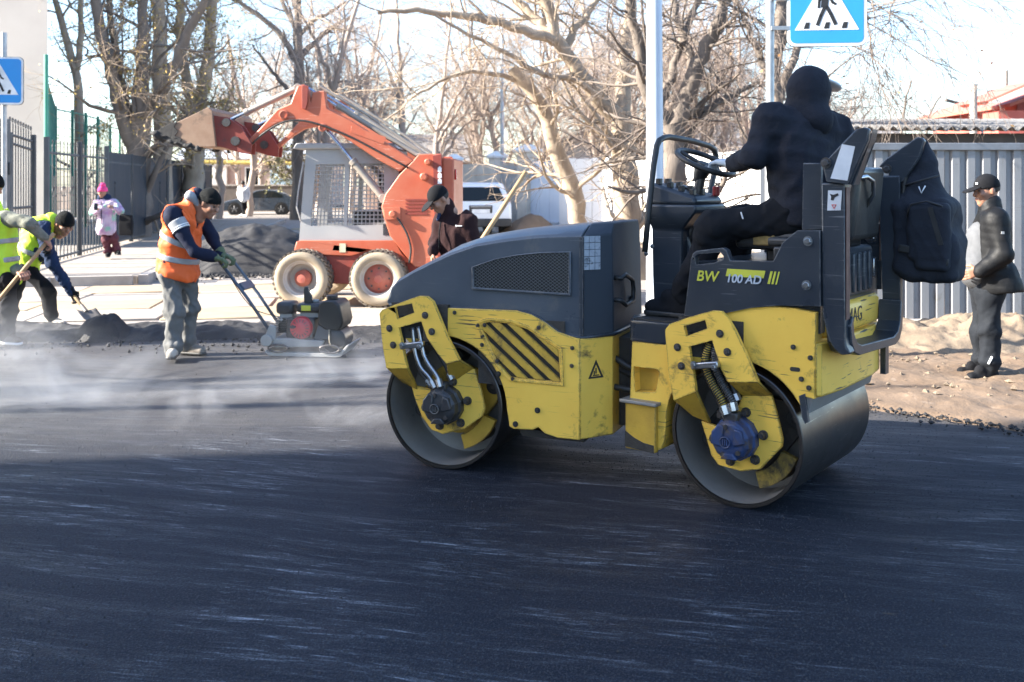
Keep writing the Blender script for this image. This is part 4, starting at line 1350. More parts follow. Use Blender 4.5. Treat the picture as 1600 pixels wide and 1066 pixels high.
M_['vinyl'] = mat('seat_vinyl', (0.025, 0.025, 0.026), 0.38, col2=(0.04, 0.038, 0.036), vs=5, dirt=(0.25, 0.19, 0.09), ds=4, da=0.12, bump=0.15, bs=35)

FM = frame(-0.40, 5.627, 22)
RM = frame(1.112, 4.96, 37)
roller = thing('road_roller', 'yellow and dark grey tandem road roller standing on the fresh asphalt', 'road roller', (0.75, 5.7, 0))
side_rot = Matrix.Rotation(R(90), 4, 'X')


def bolts(name, pts, y, par, M, r=0.017, m='bolt'):
    for x, z in pts:
        obj(name, bolt_mb(MB(), (x, y, z), (0, -1, 0), r * 0.74), M_[m], par, M, smooth=30)


def drum(M, c, r, rib):
    cx, cz = c
    prof = [(r - .022, 0.012), (r - 0.020, 0.0), (r - .004, 0.0), (r, 0.004), (r, 0.996), (r - .004, 1.0), (r - .020, 1.0), (r - .022, 0.988)]
    d = obj('drum', MB().lathe(prof, (cx, 0, cz), (0, 1, 0), 96, closed=True), M_['steel'], roller, M, smooth=40)
    obj('drum_inner_face', MB().lathe([(r - .022, 0.012), (r - .026, 0.06), (r - .03, 0.30), (0.06, 0.32), (0.001, 0.32)], (cx, 0, cz), (0, 1, 0), 72), M_['steel_i'], d, M, smooth=40)
    obj('drum_far_face', MB().lathe([(r - .022, 0.988), (r - .03, 0.75), (0.001, 0.74)], (cx, 0, cz), (0, 1, 0), 48), M_['steel_i'], d, M, smooth=40)
    # the rubber mounted carrier inside the drum
    lobes = []
    for i in range(72):
        a = R(i * 5)
        rr = 0.205 + 0.075 * max(0, math.cos(2 * (a - R(20)))) ** 2
        lobes.append((cx + rr * math.cos(a), cz + rr * math.sin(a)))
    obj('carrier_plate', MB().prism(lobes, 0.20, 0.235), M_['grime' if rib else 'yellow_d'], d, M, bevel=0.008)
    for a in (-52, 20, 92, 200):
        bx, bz = cx + 0.245 * math.cos(R(a)), cz + 0.245 * math.sin(R(a))
        obj('rubber_mount', MB().cyl((bx, 0.19, bz), (bx, 0.31, bz), 0.045, 20), M_['rubber'], d, M, bevel=0.006)
        obj('mount_bolt', bolt_mb(MB(), (bx, 0.20, bz), (0, -1, 0), 0.016, 0.014), M_['bolt'], d, M)
    a0, a1 = -75, -20
    arm = arc(cx, cz, 0.285, a0, a1, 8) + arc(cx, cz, 0.20, a1, a0, 8)
    obj('carrier_arm', MB().prism(arm, 0.13, 0.165), M_['yellow_g' if rib else 'yellow_d'], d, M, bevel=0.01)
    return d


drum(FM, (0.008, 0.364), 0.364, 0)
drum(RM, (0.0, 0.352), 0.352, 1)


# ---- front half
body = [(-0.30, 0.80)] + [(-0.26, 0.915), (-0.03, 0.912), (0.45, 0.918), (0.54, 0.90), (0.62, 0.862), (0.69, 0.815), (0.80, 0.786), (0.82, 0.786), (0.822, 0.243), (0.70, 0.243), (0.62, 0.262), (0.585, 0.29), (0.55, 0.272), (0.44, 0.268), (0.415, 0.28)] + arc(0.008, 0.364, 0.392, 2, 122, 20)
lou = [(0.287,0.821),(0.398,0.842),(0.523,0.840),(0.615,0.813),(0.744,0.728),(0.751,0.536),(0.445,0.525),(0.398,0.568)]
lou_in = [(0.24, 0.83), (0.30, 0.848), (0.42, 0.845), (0.52, 0.82), (0.70, 0.72), (0.712, 0.545), (0.42, 0.55), (0.35, 0.62)]
fb = obj('front_body', MB().prism(body, 0.0, 0.98, [lou_in]), M_['yellow'], roller, FM, bevel=0.006)
obj('louvre_well', MB().box(0.22, 0.73, 0.02, 0.04, 0.5, 0.87), M_['grime'], fb, FM)
obj('louvre_frame', MB().prism([(0.205, 0.845), (0.29, 0.872), (0.43, 0.868), (0.53, 0.842), (0.725, 0.735), (0.735, 0.525), (0.41, 0.53), (0.335, 0.61)], -0.006, 0.0, [[(0.222, 0.836), (0.296, 0.857), (0.425, 0.853), (0.525, 0.828), (0.709, 0.726), (0.72, 0.538), (0.415, 0.543), (0.347, 0.618)]]), M_['yellow'], fb, FM, bevel=0.002)


def clip_poly(poly, a, b):
    """Part of a convex polygon left of the directed line a-b."""
    out = []
    n = len(poly)
    sd = lambda p: (b[0] - a[0]) * (p[1] - a[1]) - (b[1] - a[1]) * (p[0] - a[0])
    for i in range(n):
        p, q = poly[i], poly[(i + 1) % n]
        sp, sq = sd(p), sd(q)
        if sp >= 0:
            out.append(p)
        if sp * sq < 0:
            t = sp / (sp - sq)
            out.append((p[0] + (q[0] - p[0]) * t, p[1] + (q[1] - p[1]) * t))
    return out


hull = list(reversed(lou_in))
ccw = sum(hull[i][0] * hull[(i + 1) % len(hull)][1] - hull[(i + 1) % len(hull)][0] * hull[i][1] for i in range(len(hull))) > 0
hull = hull if ccw else list(reversed(hull))
sd_ = Vector((1, -0.82)).normalized()
nn = Vector((-sd_.y, sd_.x))
for k in range(-2, 6):
    c0 = Vector((0.47, 0.70)) + nn * (k * 0.062 - 0.10)
    h1, h2 = c0 - nn * 0.019, c0 + nn * 0.019
    a = clip_poly(hull, tuple(h1 - sd_ * 2), tuple(h1 + sd_ * 2))
    a = clip_poly(a, tuple(h2 + sd_ * 2), tuple(h2 - sd_ * 2)) if len(a) > 2 else []
    if len(a) > 2:
        obj('louvre_slat', MB().prism(a, -0.001, 0.014), M_['yellow_d'], fb, FM, bevel=0.004)
bolts('bolt', [(0.255,0.766),(0.252,0.719),(0.226,0.825),(0.268,0.830),(0.343,0.634),(0.437,0.542),(0.781,0.734),(0.778,0.638),(0.589,0.833),(0.084,0.890)], -0.002, fb, FM, 0.011)
bolts('bolt', [(0.582,0.383),(0.453,0.296),(0.351,0.564)], -0.002, fb, FM, 0.015, 'rubber')
# canted rear corner of the front body
obj('corner_panel', MB().prism([(0.822, 0.001), (0.955, 0.17), (0.955, 0.83), (0.822, 0.979)], 0.245, 0.784, axis='z'), M_['yellow'], fb, FM, bevel=0.005)
obj('belly_plate', MB().prism([(0.45, 0.268), (0.83, 0.243), (0.83, 0.22), (0.47, 0.22)], 0.05, 0.93), M_['grime'], fb, FM)
CD = Matrix.Translation((0.822, 0.001, 0)) @ Matrix.Rotation(math.atan2(0.169, 0.133), 4, 'Z')   # plane of the canted corner
mb = MB().prism([(0.055, 0.565), (0.155, 0.565), (0.105, 0.665)], -0.002, 0.0, [[(0.073, 0.575), (0.137, 0.575), (0.105, 0.64)]])
mb.box(0.101, 0.109, -0.002, 0, 0.59, 0.62).box(0.085, 0.125, -0.002, 0.0, 0.578, 0.584).box(0.09, 0.097, -0.002, 0.0, 0.585, 0.605)
obj('warning_triangle', mb, M_['rubber'], fb, FM @ CD)

# bonnet, lofted along its length
hood_st = [(-0.368, 0.918, 0.948, 0.965, 0.20), (-0.35, 0.916, 1.005, 1.022, 0.19), (-0.30, 0.916, 1.058, 1.082, 0.18), (-0.20, 0.915, 1.112, 1.142, 0.17), (-0.06, 0.914, 1.178, 1.215, 0.16), (0.04, 0.914, 1.222, 1.268, 0.155), (0.19, 0.914, 1.272, 1.318, 0.15), (0.34, 0.915, 1.30, 1.345, 0.145), (0.50, 0.914, 1.322, 1.365, 0.14), (0.58, 0.888, 1.330, 1.372, 0.14), (0.66, 0.838, 1.335, 1.380, 0.14), (0.72, 0.803, 1.338, 1.386, 0.14), (0.82, 0.790, 1.342, 1.394, 0.14)]


def hood_ring(x, z0, ze, zt, c):
    half = [(0.03, z0), (0.034, (z0 + ze) / 2), (0.045, ze - 0.012), (0.058, ze + 0.004), (0.10, ze + (zt - ze) * 0.45), (c + 0.03, zt - 0.006), (c + 0.10, zt), (0.49, zt + 0.004)]
    return [(x, y, z) for y, z in half] + [(x, 0.98 - y, z) for y, z in reversed(half[:-1])]


mb = MB().loft([hood_ring(*s_) for s_ in hood_st])
hood = obj('bonnet', mb, M_['hoodgrey'], roller, FM, smooth=28, bevel=0.006)
x0, x1 = 0.824, 0.958
obj('bonnet_rear', MB().loft([[(x0, 0.034, 0.79), (x0, 0.05, 1.335), (x0, 0.19, 1.396), (x0, 0.79, 1.396), (x0, 0.93, 1.335), (x0, 0.946, 0.79)],
                              [(x1, 0.185, 0.80), (x1 - .012, 0.19, 1.34), (x1 - .012, 0.23, 1.402), (x1 - .012, 0.75, 1.402), (x1 - .012, 0.79, 1.34), (x1, 0.795, 0.80)]]), M_['hood_matte'], hood, FM, bevel=0.008, smooth=20)
obj('bonnet_seam', MB().box(0.81, 0.832, 0.029, 0.95, 0.80, 1.33), M_['anthra'], hood, FM)
obj('bonnet_lip', MB().tube([(x, 0.026, z - 0.004) for x, z, *_ in hood_st[1:]] + [(0.83, 0.03, 0.787), (0.96, 0.18, 0.795), (0.965, 0.22, 0.797), (0.965, 0.78, 0.797)], 0.011, 6), M_['anthra'], hood, FM, smooth=180)
gr = [(0.193,1.149),(0.322,1.193),(0.449,1.218),(0.573,1.233),(0.752,1.242),(0.752,1.024),(0.193,1.035)]
grille_o = [(x, z) for x, z in gr]
gcx, gcz = sum(p[0] for p in gr) / 7, sum(p[1] for p in gr) / 7
obj('grille_back', MB().prism(grille_o, 0.0265, 0.031), M_['rubber'], hood, FM)
obj('grille_frame', MB().prism([(gcx + (x - gcx) * 1.05, gcz + (z - gcz) * 1.10) for x, z in gr], 0.016, 0.03, [grille_o]), M_['hoodgrey'], hood, FM, bevel=0.004)
gp_ = list(gr)
if sum(gp_[i][0] * gp_[(i + 1) % 7][1] - gp_[(i + 1) % 7][0] * gp_[i][1] for i in range(7)) < 0:
    gp_ = gp_[::-1]
mb = MB()
for sg in (1, -1):
    d = Vector((1, 0.72 * sg)).normalized()
    nv = Vector((-d.y, d.x))
    for k in range(-60, 61):
        c0 = Vector((gcx, gcz)) + nv * k * 0.0145
        h1, h2 = c0 - nv * 0.0012, c0 + nv * 0.0012
        a = clip_poly(gp_, tuple(h1 - d * 3), tuple(h1 + d * 3))
        a = clip_poly(a, tuple(h2 + d * 3), tuple(h2 - d * 3)) if len(a) > 2 else []
        if len(a) > 2:
            mb.prism(a, 0.021 + 0.0012 * sg, 0.0225 + 0.0012 * sg)
o = obj('grille_mesh', mb, M_['mesh_w'], hood, FM, smooth=0)
o['kind'] = 'stuff'
# information sticker on the bonnet corner, worn to a grid
CD2 = Matrix.Translation((0.824, 0.036, 0)) @ Matrix.Rotation(math.atan2(0.15, 0.13), 4, 'Z')
for r in range(5):
    for c in range(3):
        obj('sticker_field', MB().box(0.012 + c * 0.036, 0.045 + c * 0.036, -0.004, -0.001, 1.15 + r * 0.037, 1.184 + r * 0.037), M_['sticker'], hood, FM @ CD2 @ Matrix.Translation((0, 0.006, 0.0)))
hp = [(0.223,1.096),(0.310,1.109),(0.455,1.067),(0.478,1.010),(0.467,0.951),(0.321,0.937),(0.213,0.976)]
obj('bonnet_handle', MB().tube([(0.95, hp[0][0], hp[0][1])] + [(0.99, y, z) for y, z in hp] + [(0.95, hp[-1][0], hp[-1][1])], 0.013, 8), M_['rubber'], hood, FM, smooth=180)
obj('bonnet_catch', MB().box(0.955, 0.972, 0.52, 0.60, 0.92, 0.965), M_['rubber'], hood, FM, bevel=0.004)


# ---- the brackets that hold the drums; outer plate polygons: the slot opens downwards, the hand hole is cut through
f_up = [(-0.367,0.868),(-0.350,0.891),(-0.233,0.938),(-0.115,0.980),(-0.061,0.980),(-0.023,0.954),(0.021,0.861),(0.067,0.760),(0.141,0.635),(0.059,0.609),(0.002,0.667),(-0.061,0.745),(-0.098,0.837),(-0.242,0.795),(-0.219,0.713),(-0.202,0.624),(-0.186,0.568),(-0.322,0.558),(-0.345,0.675)]
f_hole = [(-0.267,0.910),(-0.157,0.937),(-0.143,0.885),(-0.250,0.844)]
f_dn = [(-0.218,0.453),(-0.192,0.371),(-0.149,0.276),(-0.090,0.205),(-0.014,0.185),(0.119,0.225),(0.233,0.309),(0.249,0.355),(0.225,0.457),(0.184,0.570),(0.119,0.581),(0.072,0.536),(0.036,0.458),(-0.081,0.434)]
f_legs = [tuple(a + b) for a, b in zip([[(-0.322,0.558),(-0.186,0.568)], [(0.059,0.609),(0.141,0.635)]], [[(-0.278,0.461),(-0.175,0.426)], [(0.028,0.472),(0.178,0.573)]])]
r_up = [(-0.360,0.861),(-0.333,0.894),(-0.210,0.943),(-0.097,0.980),(-0.045,0.981),(-0.011,0.950),(0.028,0.892),(0.095,0.764),(0.147,0.653),(0.061,0.642),(-0.011,0.634),(-0.048,0.697),(-0.095,0.832),(-0.223,0.788),(-0.210,0.714),(-0.195,0.635),(-0.185,0.567),(-0.311,0.504),(-0.340,0.641)]
r_hole = [(-0.251,0.890),(-0.134,0.931),(-0.122,0.890),(-0.239,0.839)]
r_dn = [(-0.209,0.394),(-0.177,0.305),(-0.151,0.227),(-0.113,0.184),(0.017,0.172),(0.114,0.200),(0.225,0.328),(0.229,0.368),(0.202,0.475),(0.173,0.572),(0.114,0.616),(0.029,0.588),(-0.008,0.480),(-0.032,0.408),(-0.094,0.375)]
r_legs = [tuple(a + b) for a, b in zip([[(-0.311,0.504),(-0.185,0.567)], [(-0.011,0.634),(0.147,0.653)]], [[(-0.254,0.411),(-0.158,0.389)], [(0.017,0.552),(0.173,0.572)]])]


def make_bracket(M, up, hole, dn, legs, bolt_px, hub, mot, hose, clampc, sprung):
    mb = MB().prism(up, -0.058, -0.034, [hole])
    h = obj('drum_bracket', mb, M_['yellow'], roller, M, bevel=0.006)
    obj('bracket_arm', MB().prism(dn, 0.045, 0.068), M_['yellow'], h, M, bevel=0.005)
    for a, b, c, d in legs:
        q1 = [(a[0], -0.058, a[1]), (b[0], -0.058, b[1]), (d[0], 0.045, d[1]), (c[0], 0.045, c[1])]
        q2 = [(x, y + 0.024, z) for x, y, z in q1]
        obj('bracket_bend', MB().hexa(q1, q2), M_['yellow_d'], h, M, bevel=0.004)
    bolts('bracket_bolt', bolt_px, -0.058, h, M, 0.019)
    xs, zs = [p[0] for p in up], [p[1] for p in up]
    obj('bracket_back', MB().box(min(xs) + 0.05, max(xs) - 0.10, -0.005, 0.12, 0.73, max(zs) - 0.05), M_['grime'], h, M)
    obj('bracket_spacer', MB().box(min(xs) + 0.07, min(xs) + 0.13, -0.034, 0.02, 0.70, max(zs) - 0.12), M_['grime'], h, M)
    obj('bracket_spacer', MB().box(max(xs) - 0.24, max(xs) - 0.19, -0.034, 0.02, 0.72, max(zs) - 0.1), M_['grime'], h, M)
    # wheel motor with a ring of bolts and a raised emblem
    hx, hz = hub
    mo = obj('wheel_motor', MB().lathe([(0.001, 0.06), (0.112, 0.06), (0.112, 0.0), (0.103, -0.012), (0.100, -0.055), (0.085, -0.075), (0.045, -0.082), (0.001, -0.082)], (hx, 0, hz), (0, 1, 0), 12), M_[mot], h, M, bevel=0.006, smooth=20)
    for i in range(6):
        a = R(i * 60 + 12)
        obj('motor_bolt', bolt_mb(MB(), (hx + 0.135 * math.cos(a), 0.045, hz + 0.135 * math.sin(a)), (0, -1, 0), 0.017, 0.03), M_['bolt'], mo, M)
    for i in range(5):
        a = R(i * 72 + 30)
        obj('cover_bolt', MB().cyl((hx + 0.072 * math.cos(a), -0.07, hz + 0.072 * math.sin(a)), (hx + 0.072 * math.cos(a), -0.088, hz + 0.072 * math.sin(a)), 0.012, 8), M_['bolt'], mo, M)
    obj('motor_rib', MB().prism([(hx - 0.09, hz - 0.02), (hx - 0.03, hz - 0.03), (hx - 0.02, hz + 0.075), (hx - 0.05, hz + 0.08), (hx - 0.085, hz + 0.04)], -0.092, -0.06).prism([(hx + 0.03, hz - 0.02), (hx + 0.09, hz), (hx + 0.07, hz + 0.06), (hx + 0.035, hz + 0.07)], -0.09, -0.06).prism([(hx - 0.04, hz - 0.09), (hx + 0.05, hz - 0.085), (hx + 0.03, hz - 0.055), (hx - 0.02, hz - 0.058)], -0.09, -0.06), M_[mot], mo, M, bevel=0.006)
    e = MB().tube([(hx - 0.012 + 0.026 * math.cos(R(a)), -0.092, hz - 0.004 + 0.026 * math.sin(R(a))) for a in range(0, 360, 20)], 0.0035, 5, closed=True)
    for i in range(3):
        e.box(hx - 0.026 + i * 0.011, hx - 0.019 + i * 0.011, -0.095, -0.085, hz - 0.019, hz + 0.012)
    obj('emblem', e, M_[mot], mo, M)
    obj('hose_manifold', MB().box(hx - 0.05, hx + 0.03, -0.04, 0.02, hz + 0.085, hz + 0.135), M_['motor'], mo, M, bevel=0.008)
    for i, (pts, rr, mk) in enumerate(hose):
        pts = resample([(x, y, z) for x, y, z in pts], 22)
        hs = obj('hydraulic_hose', MB().tube(pts.tolist(), rr, 10), M_[mk], h, M, smooth=180)
        obj('hose_fitting', MB().tube([tuple(pts[-1]), tuple(pts[-2] + (pts[-2] - pts[-1]) * 1.5)], rr * 1.5, 8), M_['steel_b'], hs, M)
        if sprung and i < 2:
            sp, n = [], 260
            fine = resample(pts, n)
            for q in range(n):
                tq = fine[min(q + 1, n - 1)] - fine[max(q - 1, 0)]
                tq = tq / max(np.linalg.norm(tq), 1e-6)
                uu = np.cross(tq, [0, 1, 0])
                uu = uu / max(np.linalg.norm(uu), 1e-6)
                ww = np.cross(tq, uu)
                sp.append(tuple(fine[q] + (uu * math.cos(q * 0.75) + ww * math.sin(q * 0.75)) * (rr + 0.003)))
            obj('hose_spiral', MB().tube(sp, 0.0035, 4), M_['grime' if i == 0 else 'rubber'], hs, M, smooth=180)
    cx, cz = clampc
    cl = obj('hose_clamp', MB().box(cx - 0.075, cx + 0.075, -0.105, -0.068, cz - 0.016, cz + 0.016), M_['steel_b'], h, M @ Matrix.Translation((cx, 0, cz)) @ Matrix.Rotation(R(-10), 4, 'Y') @ Matrix.Translation((-cx, 0, -cz)), bevel=0.006)
    for s_ in (-0.055, 0.055):
        obj('clamp_bolt', bolt_mb(MB(), (cx + s_, -0.105, cz), (0, -1, 0), 0.012), M_['steel_b'], cl, M)
    return h


def hpath(y0, pts, y1):
    n = len(pts)
    return [(x, y0 + (y1 - y0) * i / (n - 1), z) for i, (x, z) in enumerate(pts)]


make_bracket(FM, f_up, f_hole, f_dn, f_legs, [(-0.301,0.788),(-0.073,0.874),(-0.031,0.784),(-0.277,0.694)], (0.012, 0.362), 'motor', [
    (hpath(0.0, [(-0.182,0.790),(-0.172,0.716),(-0.157,0.642),(-0.123,0.569),(-0.061,0.521),(-0.023,0.465)], -0.03), 0.013, 'steel_b'),
    (hpath(-0.01, [(-0.140,0.800),(-0.118,0.719),(-0.098,0.638),(-0.061,0.588),(-0.007,0.533),(0.015,0.475)], -0.04), 0.013, 'steel_b'),
    (hpath(0.03, [(-0.199,0.774),(-0.182,0.655),(-0.140,0.538),(-0.061,0.469)], 0.0), 0.012, 'rubber'),
    (hpath(0.03, [(-0.098,0.795),(-0.061,0.693),(0.018,0.579),(0.059,0.508)], 0.02), 0.014, 'rubber')], [(-0.138,0.706)][0], False)
M_['hose_y'] = mat('hose_yellow', (0.55, 0.38, 0.05), 0.5, dirt=(0.05, 0.04, 0.03), ds=14, da=0.3)
M_['hose_g'] = mat('hose_grey', (0.12, 0.125, 0.135), 0.5)
make_bracket(RM, r_up, r_hole, r_dn, r_legs, [(-0.053,0.870),(-0.288,0.779),(-0.013,0.783),(-0.266,0.685)], (0.0, 0.345), 'motor_b', [
    (hpath(-0.01, [(-0.132,0.803),(-0.155,0.743),(-0.144,0.664),(-0.103,0.594),(-0.057,0.537),(-0.029,0.467)], -0.03), 0.019, 'hose_y'),
    (hpath(-0.01, [(-0.099,0.806),(-0.103,0.748),(-0.090,0.670),(-0.048,0.601),(-0.005,0.544),(0.011,0.490)], -0.03), 0.017, 'hose_g'),
    (hpath(0.03, [(-0.185,0.786),(-0.198,0.715),(-0.166,0.627),(-0.097,0.532),(-0.048,0.447)], 0.0), 0.013, 'rubber'),
    (hpath(0.03, [(-0.085,0.802),(-0.054,0.697),(-0.023,0.610),(0.019,0.536)], 0.0), 0.014, 'rubber')], [(-0.118,0.710)][0], True)

# ---- articulation between the halves
jt = obj('articulation_joint', MB().cyl((0.815, 5.73, 0.28), (0.815, 5.73, 0.70), 0.09, 20).box(0.62, 1.02, 5.62, 5.84, 0.30, 0.40).box(0.62, 1.02, 5.62, 5.84, 0.58, 0.68), M_['grime'], roller, None, bevel=0.01)
obj('frame_beam', MB().box(0.80, 1.25, 0.30, 0.70, 0.27, 0.76), M_['grime'], jt, FM)
for k, (y, z) in enumerate(((0.25, 0.66), (0.32, 0.58), (0.22, 0.50), (0.36, 0.70))):
    a = FM @ Vector((0.93, y, z))
    b_ = RM @ Vector((-0.55, y + 0.05, z + 0.02))
    mid = (a + b_) / 2 + Vector((-0.03, -0.10, -0.08 + 0.03 * k))
    obj('hydraulic_hose', MB().tube(resample([tuple(a), tuple(mid), tuple(b_)], 12).tolist(), 0.017, 8), M_['rubber'], jt, None, smooth=180)

# ---- rear half
rb = [(0.41, 1.005), (0.30, 1.018), (0.15, 1.02), (0.06, 1.008), (-0.02, 0.985), (-0.12, 0.93), (-0.30, 0.87), (-0.392, 0.772), (-0.588, 0.772), (-0.612, 0.215), (-0.47, 0.20), (-0.412, 0.225), (-0.392, 0.28)] + arc(0.0, 0.352, 0.392, 172, 28, 26)[1:] + [(0.358, 0.60), (0.405, 0.594)]
rec = [(-0.578,0.640),(-0.440,0.640),(-0.423,0.624),(-0.447,0.517),(-0.571,0.503)]
rear = obj('rear_body', MB().prism(rb, 0.0, 0.95, [rec]), M_['yellow'], roller, RM, bevel=0.006)
obj('step_recess', MB().prism([(x + (0.012 if x < -.5 else -.012) * -1, z) for x, z in rec], 0.06, 0.9), M_['yellow_d'], rear, RM)
obj('step_plate', MB().box(-0.635, -0.415, -0.055, 0.06, 0.452, 0.470), M_['steel_i'], rear, RM, bevel=0.004)
obj('step_box', MB().box(-0.614, -0.43, -0.03, 0.001, 0.205, 0.452), M_['yellow_d'], rear, RM, bevel=0.006)
obj('mud_crust', MB().prism([(-0.614, 0.215), (-0.44, 0.203), (-0.44, 0.245), (-0.50, 0.25), (-0.56, 0.27), (-0.614, 0.30)], -0.032, -0.029), M_['grime'], rear, RM)
bolts('bolt', [(0.302,0.831),(0.386,0.788),(0.342,0.682),(0.379,0.644)], -0.002, rear, RM, 0.012)
obj('key_slot', MB().prism(rrect(0.285, 0.335, 0.715, 0.735, 0.009), -0.003, 0.0), M_['rubber'], rear, RM)
# rear cross member and scraper
obj('cross_member', MB().prism([(0.405, 0.002), (0.43, 0.03), (0.455, 0.25), (0.455, 0.70), (0.43, 0.92), (0.405, 0.948)], 0.60, 0.86, axis='z'), M_['yellow'], rear, RM, bevel=0.01)
obj('member_flange', MB().box(0.44, 0.47, 0.90, 0.955, 0.58, 0.86), M_['anthra'], rear, RM)
scp = obj('scraper', MB().hexa([(0.335, 0.01, 0.60), (0.335, 0.96, 0.60), (0.41, 0.96, 0.66), (0.41, 0.01, 0.66)], [(0.355, 0.01, 0.52), (0.355, 0.96, 0.52), (0.368, 0.96, 0.515), (0.368, 0.01, 0.515)]), M_['steel_i'], rear, RM)
obj('scraper_bracket', MB().prism([(0.33, 0.60), (0.36, 0.615), (0.378, 0.48), (0.36, 0.47), (0.345, 0.50)], -0.004, 0.014), M_['anthra'], rear, RM)

# dark side panel with the hand slot
pan = [(-0.275,0.935),(-0.255,1.077),(-0.236,1.228),(-0.225,1.257),(-0.207,1.272),(-0.134,1.284),(-0.059,1.294),(-0.039,1.283),(-0.019,1.231),(0.205,1.240),(0.251,1.330),(0.325,1.392),(0.436,1.395),(0.439,1.037),(0.245,1.027),(0.087,1.003),(-0.034,0.970),(-0.134,0.934)]
slot = [(-0.215,1.241),(-0.195,1.256),(-0.071,1.270),(-0.056,1.253),(-0.061,1.236),(-0.109,1.216),(-0.207,1.201)]
sp = obj('side_panel', MB().prism(pan, -0.012, 0.03, [slot]), M_['anthra'], roller, RM, bevel=0.008)
obj('far_side_panel', MB().prism(pan, 0.93, 0.965, [slot]), M_['anthra'], roller, RM, bevel=0.008)
bolts('panel_bolt', [(0.379,1.344),(0.372,1.134)], -0.014, sp, RM, 0.022, 'steel_b')
TX = RM @ Matrix.Translation((0, -0.0145, 0)) @ side_rot
o_ = [(-0.146,1.145),(0.039,1.148),(0.081,1.158),(0.170,1.163),(0.193,1.165),(0.220,1.166)]
text('lettering', 'BW', 0.074, M_['decal_y'], sp, RM @ Matrix.Translation((o_[0][0], -0.0145, o_[0][1])) @ side_rot, 0.2, 0.001, 0.0011)
text('lettering', '100 AD', 0.058, M_['decal_w'], sp, RM @ Matrix.Translation((o_[1][0] + 0.012, -0.0165, o_[1][1] - 0.006)) @ side_rot, 0.2, 0.001, 0.0011)
bz = o_[2][1]
mb = MB()
mb.prism([(o_[2][0] - 0.115, bz + 0.033), (o_[2][0] + 0.085, bz + 0.033), (o_[2][0] + 0.076, bz - 0.004), (o_[2][0] - 0.124, bz - 0.004)], -0.0140, -0.012)
for k in range(3):
    x = o_[3][0] + 0.012 + k * 0.019
    w = 0.006 - k * 0.0012
    mb.prism([(x - w, bz - 0.03), (x + w, bz - 0.03), (x + w + 0.016, bz + 0.032), (x - w + 0.016, bz + 0.032)], -0.0140, -0.012)
obj('decal_stripe', mb, M_['decal_y'], sp, RM)

# platform, console, rail and steering wheel
pf = obj('platform', MB().prism([(-0.60, -0.002), (-0.30, -0.002), (-0.25, 0.05), (-0.25, 0.95), (-0.60, 0.95), (-0.70, 0.85), (-0.70, 0.20)], 0.776, 0.885, axis='z'), M_['anthra'], roller, RM, bevel=0.014)
obj('floor_mat', MB().box(-0.60, -0.15, 0.035, 0.93, 0.885, 0.893), M_['grime'], pf, RM)
obj('inner_deck', MB().box(-0.24, 0.42, 0.04, 0.92, 0.9, 1.215), M_['anthra'], pf, RM)
YC = (0.30, 0.66)
cons = obj('console', MB().loft([[(x0_, y, z) for x0_, y in ((a, YC[0] + i), (b, YC[0] + i), (b, YC[1] - i), (a, YC[1] - i))] for a, b, z, i in ((-0.64, -0.44, 0.89, 0.03), (-0.655, -0.47, 1.1, 0.04), (-0.665, -0.47, 1.36, 0.05), (-0.665, -0.40, 1.42, 0.0), (-0.675, -0.36, 1.46, -0.01), (-0.68, -0.36, 1.50, -0.01))]), M_['anthra'], roller, RM, bevel=0.012)
obj('console_top', MB().hexa([(-0.675, YC[0], 1.50), (-0.365, YC[0], 1.50), (-0.365, YC[1], 1.50), (-0.675, YC[1], 1.50)], [(-0.655, YC[0] + .02, 1.625), (-0.375, YC[0] + .02, 1.545), (-0.375, YC[1] - .02, 1.545), (-0.655, YC[1] - .02, 1.625)]), M_['anthra'], cons, RM, bevel=0.02)
for i in range(4):
    for j in range(2):
        x = -0.62 + i * 0.07
        obj('switch', MB().box(x - 0.014, x + 0.014, 0.34 + j * 0.11, 0.375 + j * 0.11, 1.61 - i * 0.02, 1.645 - i * 0.02), M_['rubber'], cons, RM, bevel=0.004)
for j in range(2):
    obj('gauge', MB().lathe([(0.001, 0), (0.028, 0), (0.028, 0.014), (0.001, 0.012)], (-0.52, 0.50 + j * 0.07, 1.583), (0.27, 0, 1), 18), M_['rubber'], cons, RM)
obj('red_knob', MB().cyl((-0.385, 0.60, 1.545), (-0.385, 0.60, 1.60), 0.022, 12), mat('red_knob', (0.35, 0.03, 0.03), 0.4), cons, RM, bevel=0.004)
bolts('bolt', [(-0.646,1.262),(-0.684,1.218)], 0.325, cons, RM, 0.012, 'steel_b')
obj('column_gusset', MB().prism([(-0.47, 1.32), (-0.36, 0.93), (-0.36, 0.895), (-0.47, 0.895)], 0.40, 0.43), M_['anthra'], cons, RM, bevel=0.004)
sw_c, sw_n = Vector((-0.385, 0.46, 1.735)), Vector((0.42, -0.06, 0.90)).normalized()
obj('steering_column', MB().tube([(-0.49, 0.46, 1.28), tuple(sw_c - sw_n * 0.05)], 0.028, 12), M_['bolt'], cons, RM)
ub = sw_n.orthogonal().normalized()
vb = sw_n.cross(ub)
st = obj('steering_wheel', MB().tube([sw_c + (ub * math.cos(a) + vb * math.sin(a)) * 0.165 for a in np.linspace(0, 2 * math.pi, 41)[:-1]], 0.0155, 10, closed=True), M_['rubber'], roller, RM, smooth=180)
mb = MB().lathe([(0.001, 0.02), (0.04, 0.015), (0.05, -0.02), (0.03, -0.09), (0.03, -0.10)], sw_c - sw_n * 0.02, sw_n, 20)
for a in (0.5, 2.6, 4.7):
    mb.tube([sw_c - sw_n * 0.02, sw_c + (ub * math.cos(a) + vb * math.sin(a)) * 0.158], 0.012, 8)
obj('wheel_hub', mb, M_['rubber'], st, RM)
